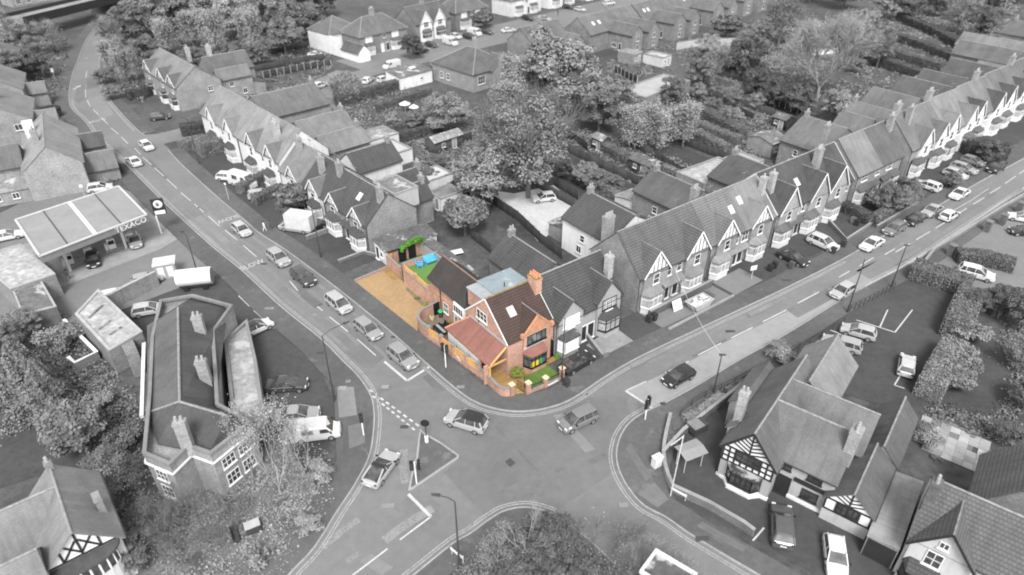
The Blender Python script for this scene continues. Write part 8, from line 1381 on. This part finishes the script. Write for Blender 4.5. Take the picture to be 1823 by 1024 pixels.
# hedges: clipped boxes of leaves
def hedge(label, path, w, hh, shade=.7, leaf=.15, dens=55, round_=.25):
    path = resample([q[:2] for q in path], 1.2); x0, y0 = path[0]; rel = [(q[0] - x0, q[1] - y0) for q in path]; core = MB(); strip(core, offset(rel, w / 2 * .86), offset(rel, -w / 2 * .86), 0, hh * .93)
    P, T_ = [], []
    for i in range(len(rel) - 1):
        a, b = np.array(rel[i]), np.array(rel[i + 1]); L = np.linalg.norm(b - a); t = (b - a) / (L + 1e-9); nn = np.array([-t[1], t[0]]); n = int(dens * L * (w + 2 * hh)); s = rng.uniform(0, 1, n) * (w + 2 * hh); f = rng.uniform(-.05, 1.05, n)[:, None]
        off = np.where(s < hh, -w / 2, np.where(s < hh + w, s - hh - w / 2, w / 2)); z = np.where(s < hh, s, np.where(s < hh + w, hh, s - hh - w)); wob = .08 * np.sin(f[:, 0] * 5 + i * 2.1) + rng.normal(size=n) * .04
        off = off * (1 + wob / max(w, 1) * 1.2); z = np.clip(z * (1 + wob * .3) - round_ * np.clip(np.abs(off) - w * .32, 0, 9) * (z > hh * .8), .05, 9); p = a + (b - a) * f + nn * off[:, None]; P.append(np.stack([p[:, 0], p[:, 1], z], 1)); T_.append(np.clip(.5 + wob * 1.5, 0, 1))
    for e in (0, -1):
        n = int(dens * w * hh); nb = rel[1] if e == 0 else rel[-2]; t = np.array(rel[e]) - np.array(nb); t = t / (np.linalg.norm(t) + 1e-9); nn = np.array([-t[1], t[0]]); p = np.array(rel[e]) + t * .05 + nn * (rng.uniform(-.5, .5, n) * w)[:, None]; P.append(np.stack([p[:, 0], p[:, 1], rng.uniform(0, hh, n)], 1)); T_.append(np.full(n, .5))
    o = link(quads_mesh('hedge', np.concatenate(P), leaf, ['leaf'], up=.1, tone=np.concatenate(T_), core=core), 'hedge', None, shade, (x0, y0, 0)); tag(o, label, 'hedge'); return o
for path, w, hh, sh, lb in (
    ([(-39.38, 151.05), (-32.99, 157.39), (-26.75, 164.63)], 1.8, 2.4, .6, 'long dark clipped hedge behind the rear pantiled roofs'), ([(-29.76, 147.29), (-24.6, 153.38), (-19.3, 159.46)], 1.4, 1.9, .7, 'hedge behind the white parasols'), ([(-24.62, 128.21), (-19.45, 131.51), (-14.65, 134.95)], 1.5, 2.0, .5, 'dark hedge left of the central leafy tree'), ([(-25.55, 134.32), (-20.4, 139.55), (-14.95, 145.47)], 1.0, 1.5, .7, 'low hedge between the left-hand back gardens'), ([(-67.27, 133.37), (-64.44, 134.95), (-61.66, 136.24)], 2.4, 2.2, .45, 'dark hedge at the side street corner'), ([(-60.22, 123.35), (-58.03, 125.32), (-55.9, 127.04)], 5.0, 2.8, .95, 'big rounded hedge before the white-fronted houses'), ([(-64.39, 127.04), (-62.61, 125.32)], 2.0, 1.6, .9, 'small rounded bush hedge beside the corner hedge'), ([(-46.26, 105.66), (-44.8, 109.24), (-42.76, 113.0)], 1.4, 1.9, .8, 'hedge beside the camper van'), ([(-42.51, 101.63), (-40.97, 104.57), (-39.13, 107.2)], 1.3, 1.6, .7, 'hedge beside the silver car in the front garden'), ([(-37.89, 100.41), (-35.86, 98.03), (-34.71, 98.81)], 1.6, 1.4, .8, 'low hedge by the clipped round tree'),
    ([(53.41, 101.22), (55.04, 98.03), (56.34, 94.61)], 1.8, 1.6, .5, 'dark hedge between drive and bushy front garden'), ([(56.59, 94.98), (63.4, 100.41), (68.78, 104.57)], 1.6, 1.6, .75, 'bushy hedge along the pavement of the two-tone pair'), ([(88.29, 124.19), (89.84, 121.44), (92.56, 120.63)], 3.4, 3.0, .5, 'dark overgrown hedge by the parked black car'), ([(87.02, 127.04), (87.72, 123.35)], 2.0, 2.4, .5, 'dark hedge end beside the silver cars'), ([(55.4, 80.17), (57.64, 78.45), (60.88, 75.69)], 3.2, 2.2, .75, 'deep clipped hedge at the car park mouth'), ([(63.69, 83.93), (67.06, 83.47), (70.19, 81.35)], 2.2, 1.8, .65, 'hedge above the white car on the right'), ([(59.57, 73.32), (55.89, 69.0), (53.34, 65.57)], 3.0, 2.6, .85, 'curving hedge between car park and right garden'), ([(51.52, 62.66), (48.09, 58.86), (44.73, 54.98)], 2.6, 2.6, 1.1, 'pale-topped clipped hedge beside the tucked-in car'), ([(60.75, 71.8), (63.22, 72.3), (66.19, 72.05)], 3.0, 2.4, .6, 'thick dark hedge at the right edge'),
    ([(113.8, 215.03), (117.19, 200.63), (119.3, 187.26)], 2.4, 2.2, .6, 'garden hedge of the right gardens, second from top'), ([(128.3, 237.77), (129.25, 217.84), (128.07, 198.19)], 2.6, 2.4, .5, 'garden hedge of the right gardens, topmost'), ([(101.2, 203.12), (105.75, 190.03), (111.27, 178.32)], 2.2, 2.2, .75, 'garden hedge of the right gardens, third from top'), ([(94.14, 195.8), (98.71, 181.39), (103.21, 169.61)], 2.6, 2.4, .6, 'garden hedge of the right gardens, lowest'), ([(36.88, 131.82), (39.01, 127.04), (41.17, 123.08)], 2.2, 2.0, .9, 'hedge running down to the pale flat roofs'), ([(41.71, 143.69), (44.33, 136.89), (46.25, 131.21)], 2.4, 2.2, .7, 'bushy hedge between the middle back gardens'), ([(16.94, 127.04), (19.97, 120.63), (22.57, 116.72)], 1.8, 2.0, .7, 'hedge beside the small dark shed'), ([(17.13, 106.09), (18.7, 103.51), (20.12, 101.63)], 1.6, 1.8, .6, 'hedge behind the yard fence and low extension'), ([(74.79, 196.39), (84.07, 202.49)], 2.0, 1.5, .9, 'low hedge under the huge bare tree'), ([(-89.15, 124.75), (-88.21, 128.21)], 2.0, 1.8, .5, 'dark hedge on the left road edge, upper'), ([(-74.92, 112.28), (-72.87, 115.46), (-71.52, 113.73)], 3.0, 1.6, .5, 'dark planted border behind the petrol canopy'), ([(-101.23, 141.94), (-98.84, 145.47)], 2.6, 2.2, .35, 'blackish hedge at the left bend'), ([(-88.65, 155.77), (-85.57, 158.22), (-84.87, 163.31)], 2.0, 2.2, .45, 'dark fence hedge beside the large brick house'), ([(18.07, 51.58), (20.15, 53.0), (22.84, 55.34)], 1.2, .6, 1.3, 'low planting in the raised flower bed'), ([(23.7, 56.06), (25.82, 57.9)], .9, .5, .8, 'low planting in the second flower bed'), ([(27.07, 58.28), (28.94, 59.83)], .9, .5, .6, 'low planting in the third flower bed'), ([(16.04, 50.14), (15.93, 47.83)], 1.0, .7, .8, 'low planting at the boundary wall corner')): hedge(lb, path, w, hh, sh)
# plot boundaries running back from the north-east terrace
for i, (s_, d0_, d1_) in enumerate(((33.8, 19.5, 45), (41.0, 20, 52), (48.4, 24, 54), (56, 24, 30), (69.4, 23, 58), (77.6, 28, 60), (97.2, 22, 62), (106.5, 22, 62))):
    if i % 2: hedge(['', 'mixed garden hedge behind the skylit pair', '', 'short hedge behind the flat pale block', '', 'tall garden hedge behind the two-tone pair', '', 'garden hedge behind the pale-roofed pair'][i], [FNE(s_, d0_), FNE(s_ + .3, (d0_ + d1_) / 2), FNE(s_, d1_)], 1.3 + .3 * (i % 3), 1.6 + .2 * (i % 3), .8 + .1 * (i % 4))
# fences: panel after panel between posts
def fence(label, path, hh=1.8, shade=.9, post='wood', pshade=None, name='fence'):
    path = resample([q[:2] for q in path], 1.85); x0, y0 = path[0]; t = thing(name, label, 'fence', (x0, y0, 0)); pm_ = cached(('fpost', hh, post), lambda: MB().box(-.06, .06, -.06, .06, 0, hh + .12).mesh('post', post))
    def pan():
        mb = MB()
        for i in range(6): mb.box(.04 + i * .295, .04 + i * .295 + .285, -.02 - .012 * (i % 2), .02 - .012 * (i % 2), .08, hh - .02 * (i % 2))
        return mb.mesh('panel', 'wood')
    pn_ = cached(('fpanel', hh), pan)
    for i, q in enumerate(path):
        link(pm_, 'post', t, pshade or shade, (q[0] - x0, q[1] - y0, 0))
        if i < len(path) - 1: b = path[i + 1]; o = link(pn_, 'panel', t, shade * random.uniform(.85, 1.15), (q[0] - x0, q[1] - y0, 0), math.atan2(b[1] - q[1], b[0] - q[0])); o.scale = (math.dist(q, b) / 1.85, 1, 1)
for path, hh, sh, ps, lb in (
    ([(-3.22, 102.04), (0.94, 96.11), (4.1, 89.46)], 1.8, .9, None, 'timber fence down the left side of the gravel yard'), ([(7.52, 109.47), (9.47, 106.31), (11.07, 103.51)], 1.8, 1.1, None, 'timber fence at the right of the gravel yard'), ([(4.1, 89.46), (7.18, 84.4)], 1.7, .9, None, 'timber fence beside the dark yard of the white wing'), ([(-6.19, 90.67), (-3.08, 85.99)], 1.7, 1.0, None, 'short timber fence behind the outbuilding'), ([(-13.54, 103.72), (-9.59, 108.1)], 1.7, 1.0, None, 'timber fence behind the sunbeds'), ([(52.21, 167.77), (57.53, 157.39), (63.28, 144.4)], 1.9, .8, 2.8, 'long fence with white concrete posts'), ([(-72.71, 186.71), (-64.54, 197.59), (-54.42, 207.61)], 1.8, .8, None, 'fence along the foot of the top wood'), ([(-66.59, 178.32), (-58.66, 184.55), (-51.22, 190.03)], 1.7, .9, None, 'fence between the top left gardens'), ([(-62.48, 172.43), (-55.53, 178.32), (-47.94, 183.49)], 1.7, .8, 1.8, 'fence with pale posts above the parking court'), ([(26.42, 178.32), (28.5, 173.39), (30.91, 168.68)], 1.7, .6, 2.0, 'dark fence with pale posts by the workshop roof'), ([(23.26, 128.8), (26.51, 121.71)], 1.8, 1.4, None, 'pale timber fence in the middle gardens'), ([(26.95, 121.17), (30.57, 113.0)], 1.7, 1.0, None, 'timber fence running down to the low extension'), ([(63.15, 143.69), (56.44, 135.27)], 1.8, .7, None, 'dark timber fence by the slatted shed'), ([(-13.41, 127.04), (-8.07, 130.6)], 1.7, .8, None, 'fence behind the central leafy trees'), ([(14.58, 125.32), (12.24, 130.6), (8.45, 133.69)], 1.6, .6, None, 'dark fence under the tallest trees'), ([(-0.67, 116.72), (5.14, 120.63)], 1.7, .6, None, 'dark fence behind the gravel yard trees'), ([(-89.74, 156.98), (-86.7, 160.73)], 1.6, .5, None, 'dark fence beside the right bank'), ([FNE(33.8, 19.5), FNE(33.8, 44)], 1.7, 1.2, None, 'weathered fence behind the timbered pair'), ([FNE(48.5, 24.5), FNE(48.4, 52)], 1.7, 1.3, None, 'weathered fence behind the skylit pair'), ([FNE(69.4, 23), FNE(69.4, 40)], 1.7, 1.1, None, 'weathered fence behind the three-gabled row'), ([FNE(97.2, 22), FNE(97.2, 56)], 1.7, 1.2, None, 'long fence behind the white panel gable'), ([(51.67, 141.94), (48.67, 148.78)], 1.6, .9, None, 'timber fence across the cluttered garden')): fence(lb, path, hh, sh, 'wood' if ps is None else 'concrete', ps)
# uncountable growth: ivy, brambles, leaf litter in gardens and verges
def undergrowth(name, label, poly, n, leaf, shade, zmax, per=30):
    poly = [q[:2] for q in poly]; xs, ys = [q[0] for q in poly], [q[1] for q in poly]; out, ton = [], []
    def inside(x, y):
        c = False
        for i in range(len(poly)):
            a, b = poly[i], poly[i - 1]
            if (a[1] > y) != (b[1] > y) and x < (b[0] - a[0]) * (y - a[1]) / (b[1] - a[1]) + a[0]: c = not c
        return c
    while len(out) < n:
        x, y = rng.uniform(min(xs), max(xs)), rng.uniform(min(ys), max(ys))
        if inside(x, y): r = rng.uniform(.2, .9); hh = zmax * rng.uniform(.15, 1) ** 2; k = rng.normal(size=(per, 3)) * np.array([r, r, hh * .5]); k[:, 2] = np.abs(k[:, 2]) + .02; out.append(k + np.array([x, y, 0])); ton.append(np.full(per, rng.uniform(.1, .9)))
    o = link(quads_mesh(name, np.concatenate(out), leaf, ['leaf'], tone=np.concatenate(ton)), name, None, shade); stuff(o); o['label'] = label; o['category'] = 'undergrowth'; return o
undergrowth('verge_undergrowth', 'brambles and leaf litter on the roadside verge', [(-19.68, 47.83), (-17.07, 43.58), (-16.68, 40.68), (-18.14, 37.41), (-19.18, 34.15), (-21.91, 31.18), (-27.66, 32.15), (-31.1, 39.16), (-30.34, 42.27), (-25.56, 43.58), (-21.92, 47.83)], 330, .16, 1.3, .3)
undergrowth('garden_undergrowth', 'overgrown beds of the lower left garden', [(-65.42, 70.81), (-57.52, 70.81), (-46.83, 60.82), (-37.87, 50.94), (-33.99, 42.27), (-27.96, 36.29), (-30.83, 34.15), (-37.77, 43.58), (-39.68, 46.37), (-47.49, 52.58), (-51.99, 49.36)], 460, .19, 1.0, .6)
undergrowth('garden_undergrowth', 'overgrown beds of the middle back gardens', [(-21.31, 147.29), (-1.4, 143.69), (17.07, 133.69), (24.2, 127.62), (40.15, 109.47), (41.18, 124.75), (31.52, 151.05), (47.59, 177.31), (53.56, 172.43), (58.33, 140.22), (43.22, 116.72), (30.32, 109.47), (21.48, 109.47), (14.23, 127.62), (5.47, 130.6), (-8.01, 109.47), (-15.14, 102.88), (-18.99, 127.62)], 1600, .22, 1.15, 1.0)
undergrowth('garden_undergrowth', 'overgrown beds of the right back gardens', [(59.02, 193.46), (93.62, 234.5), (131.25, 261.13), (184.48, 261.13), (138.98, 199.4), (103.94, 163.31), (93.12, 163.31), (71.67, 143.69), (63.19, 147.29), (57.88, 167.77)], 1500, .26, 1.2, 1.1)
undergrowth('garden_undergrowth', 'rough growth around the top left gardens', [(-79.76, 193.46), (-54.29, 212.28), (-45.12, 177.31), (-51.38, 167.77), (-66.6, 167.77)], 240, .3, .9, .7)
undergrowth('garden_undergrowth', 'rough growth on the banks by the railway bridge', [(-158.29, 219.26), (-147.56, 234.5), (-120.36, 187.81), (-106.06, 159.05), (-105.81, 147.29), (-115.61, 151.05)], 260, .34, 1.0, .9)
undergrowth('garden_undergrowth', 'rough growth on the right bank under the wood', [(-127.17, 226.66), (-119.87, 242.82), (-68.86, 251.68), (-53.45, 187.81), (-86.53, 172.43), (-85.68, 154.96), (-92.16, 159.05), (-109.72, 187.81)], 500, .36, .9, 1.0)
undergrowth('garden_undergrowth', 'planted beds of the right garden by the villa', [(43.17, 52.58), (46.99, 50.94), (50.21, 48.59), (56.19, 56.06), (63.92, 68.41), (61.6, 68.41), (54.77, 56.06), (49.79, 51.75), (46.81, 53.85)], 110, .2, .9, .5)
undergrowth('garden_undergrowth', 'growth under the bottom centre trees', [(-1.56, 38.56), (2.45, 39.76), (4.85, 37.98), (7.91, 34.68), (10.79, 32.15), (-2.3, 31.18), (-5.2, 34.15)], 220, .16, .8, .35)
undergrowth('garden_undergrowth', 'beds behind the petrol station and left houses', [(-89.6, 109.47), (-85.07, 111.81), (-73.87, 109.47), (-71.08, 111.81), (-74.51, 116.72), (-82.78, 116.72), (-94.31, 127.62), (-94.14, 116.72)], 120, .26, .7, .6)
undergrowth('garden_undergrowth', 'grassy growth along the bottom right kerb', [(9.54, 32.88), (10.41, 32.64), (11.88, 30.71), (13.79, 29.35), (11.47, 28.46), (9.16, 30.25)], 60, .16, 1.1, .5)
undergrowth('garden_undergrowth', 'shrubs and beds behind the top street terraces', [FTP(20, -70), FTP(45, -50), FTP(100, -52), FTP(130, -56), FTP(130, -80), FTP(95, -84), FTP(60, -68), FTP(40, -66)], 420, .26, 1.2, 1.2)
undergrowth('garden_undergrowth', 'rough gardens between the top left house and the rear roofs', [FNW(-80, 14), FNW(-45, 24), FNW(-30, 28), FNW(-20, 40), FNW(-60, 50), FNW(-84, 34)], 330, .24, 1.15, .9)
# a few loose garden things
t = thing('garden_parasol', 'pair of white garden parasols, the left one', 'parasol', (-23.55, 147.29, 0.0)); mb = MB(); mb.tube([(0, 0, 0), (0, 0, 2.2)], .04, 6); mb.obj('pole', 'white', t); mb = MB(); mb.tube([(0, 0, 1.9), (0, 0, 2.5)], 1.3, 8, .1); mb.obj('canopy', 'white', t)
t = thing('garden_parasol', 'pair of white garden parasols, the right one', 'parasol', (-21.3, 145.11, 0.0)); mb = MB(); mb.tube([(0, 0, 0), (0, 0, 2.2)], .04, 6); mb.obj('pole', 'white', t); mb = MB(); mb.tube([(0, 0, 1.9), (0, 0, 2.5)], 1.1, 8, .1); mb.obj('canopy', 'white', t)
for i, u in enumerate(((-13.83, 109.7, 0.0), (-12.93, 110.63, 0.0))):
    t = thing('sunbed', 'white sunbed by the long timber shed, ' + ('left one' if i == 0 else 'right one'), 'sunbed', u, R(60)); mb = MB(); mb.box(-.3, .3, -.9, .5, .3, .38); mb.obj('bed', 'white', t); mb = MB(); mb.hexa([(-.3, .5, .3), (.3, .5, .3), (.3, .56, .34), (-.3, .56, .34)], [(-.3, 1.0, .75), (.3, 1.0, .75), (.3, 1.05, .8), (-.3, 1.05, .8)]); mb.obj('backrest', 'white', t)
    for x in (-.25, .25):
        for y in (-.8, .4): mb = MB(); mb.box(x - .03, x + .03, y - .03, y + .03, 0, .3); mb.obj('leg', 'white', t)
t = thing('garden_sheet', 'white sheet lying in the garden behind the outbuilding', 'sheet', (-8.18, 85.99, 0.0), R(20)); mb = MB(); mb.hexa([(-1, -.6, .25), (1, -.6, .3), (1, .6, .3), (-1, .6, .25)], [(-1, -.6, .32), (1, -.6, .36), (1, .6, .4), (-1, .6, .3)]); mb.obj('cover', 'white', t); mb = MB(); mb.box(-.9, .9, -.5, .5, .0, .26); mb.obj('stack', 'wood', t, .7)
t = thing('trampoline', 'net trampoline behind the tall middle trees', 'trampoline', (14.3, 116.72, 0.0)); mb = MB(); mb.tube([(0, 0, .7), (0, 0, .76)], 1.5, 20); mb.obj('mat', 'black', t)
for k in range(6): mb = MB(); mb.bar((1.5 * math.cos(k * 1.047), 1.5 * math.sin(k * 1.047), 0), (1.5 * math.cos(k * 1.047), 1.5 * math.sin(k * 1.047), .7), .06, .06); mb.obj('leg', 'grey_paint', t, 1)
t = thing('goal_board', 'white rebound board standing behind the gravel yard', 'board', (5.24, 117.49, 0.0), R(20)); mb = MB(); mb.box(-1.5, 1.5, -.05, .05, .2, 1.9); mb.obj('board', 'white', t)
t = thing('barrow', 'abandoned dark crate on the verge before the wedge building', 'crate', (-22.71, 38.27, 0.0), R(30)); mb = MB(); mb.box(-.6, .6, -.4, .4, .1, .9); mb.obj('crate_body', 'metal_dark', t); mb = MB(); mb.box(-.65, .65, -.45, .45, .9, .96); mb.obj('crate_lid', 'grey_paint', t, 1.2)
t = thing('garden_bench', 'broken dark bench on the verge beside the crate', 'bench', (-24.1, 37.69, 0.0), R(120)); mb = MB(); mb.box(-.9, .9, -.25, .25, .4, .46); mb.obj('seat', 'metal_dark', t); mb = MB(); mb.box(-.9, .9, .25, .3, .46, .95); mb.obj('backrest', 'metal_dark', t)
for x in (-.8, .8): mb = MB(); mb.box(x - .05, x + .05, -.2, .25, 0, .4); mb.obj('leg', 'metal_dark', t)

t = thing('overhead_cable', 'thin pale cable slung across the north-east road', 'cable', FNE(26.5, .2, 5.2)); e_ = (22.1, 56.06, 0.0)
mb = MB(); o_ = FNE(26.5, .2, 5.2); v_ = (e_[0] - o_[0], e_[1] - o_[1]); mb.tube([(v_[0] * k / 8, v_[1] * k / 8, .2 * k / 8 - .9 * (1 - (k / 4 - 1) ** 2)) for k in range(9)], .02, 4); mb.obj('wire', 'grey_paint', t, 1.8)
t = thing('patio', 'pale slabbed patio cluttered with pots behind the villa', 'patio', (44.0, 48.59, 0.0), R(-38))
for i in range(7):
    for j in range(6):
        if (i * 7 + j * 3) % 11: mb = MB(); mb.box(i * .9 - 3, i * .9 - 2.12, j * .9 - 2.6, j * .9 - 1.72, .03, .07); mb.obj('slab', 'concrete', t, .9 + .5 * random.random())
for i, (x, y) in enumerate(((-2.5, -2.2), (-1.6, 2.4), (2.9, 1.2), (2.6, -2.0), (-2.9, 1.0))): plant('loose2', ((44.0, 48.59, 0.0)[0] + x, (44.0, 48.59, 0.0)[1] + y), .4 + .1 * (i % 2), .7 + .2 * (i % 3), ['potted shrub at the near corner of the slabbed patio', 'potted shrub at the far side of the slabbed patio', 'potted shrub at the right of the slabbed patio', 'potted shrub at the near right of the slabbed patio', 'potted shrub at the left of the slabbed patio'][i], 'shrub', 'shrub')
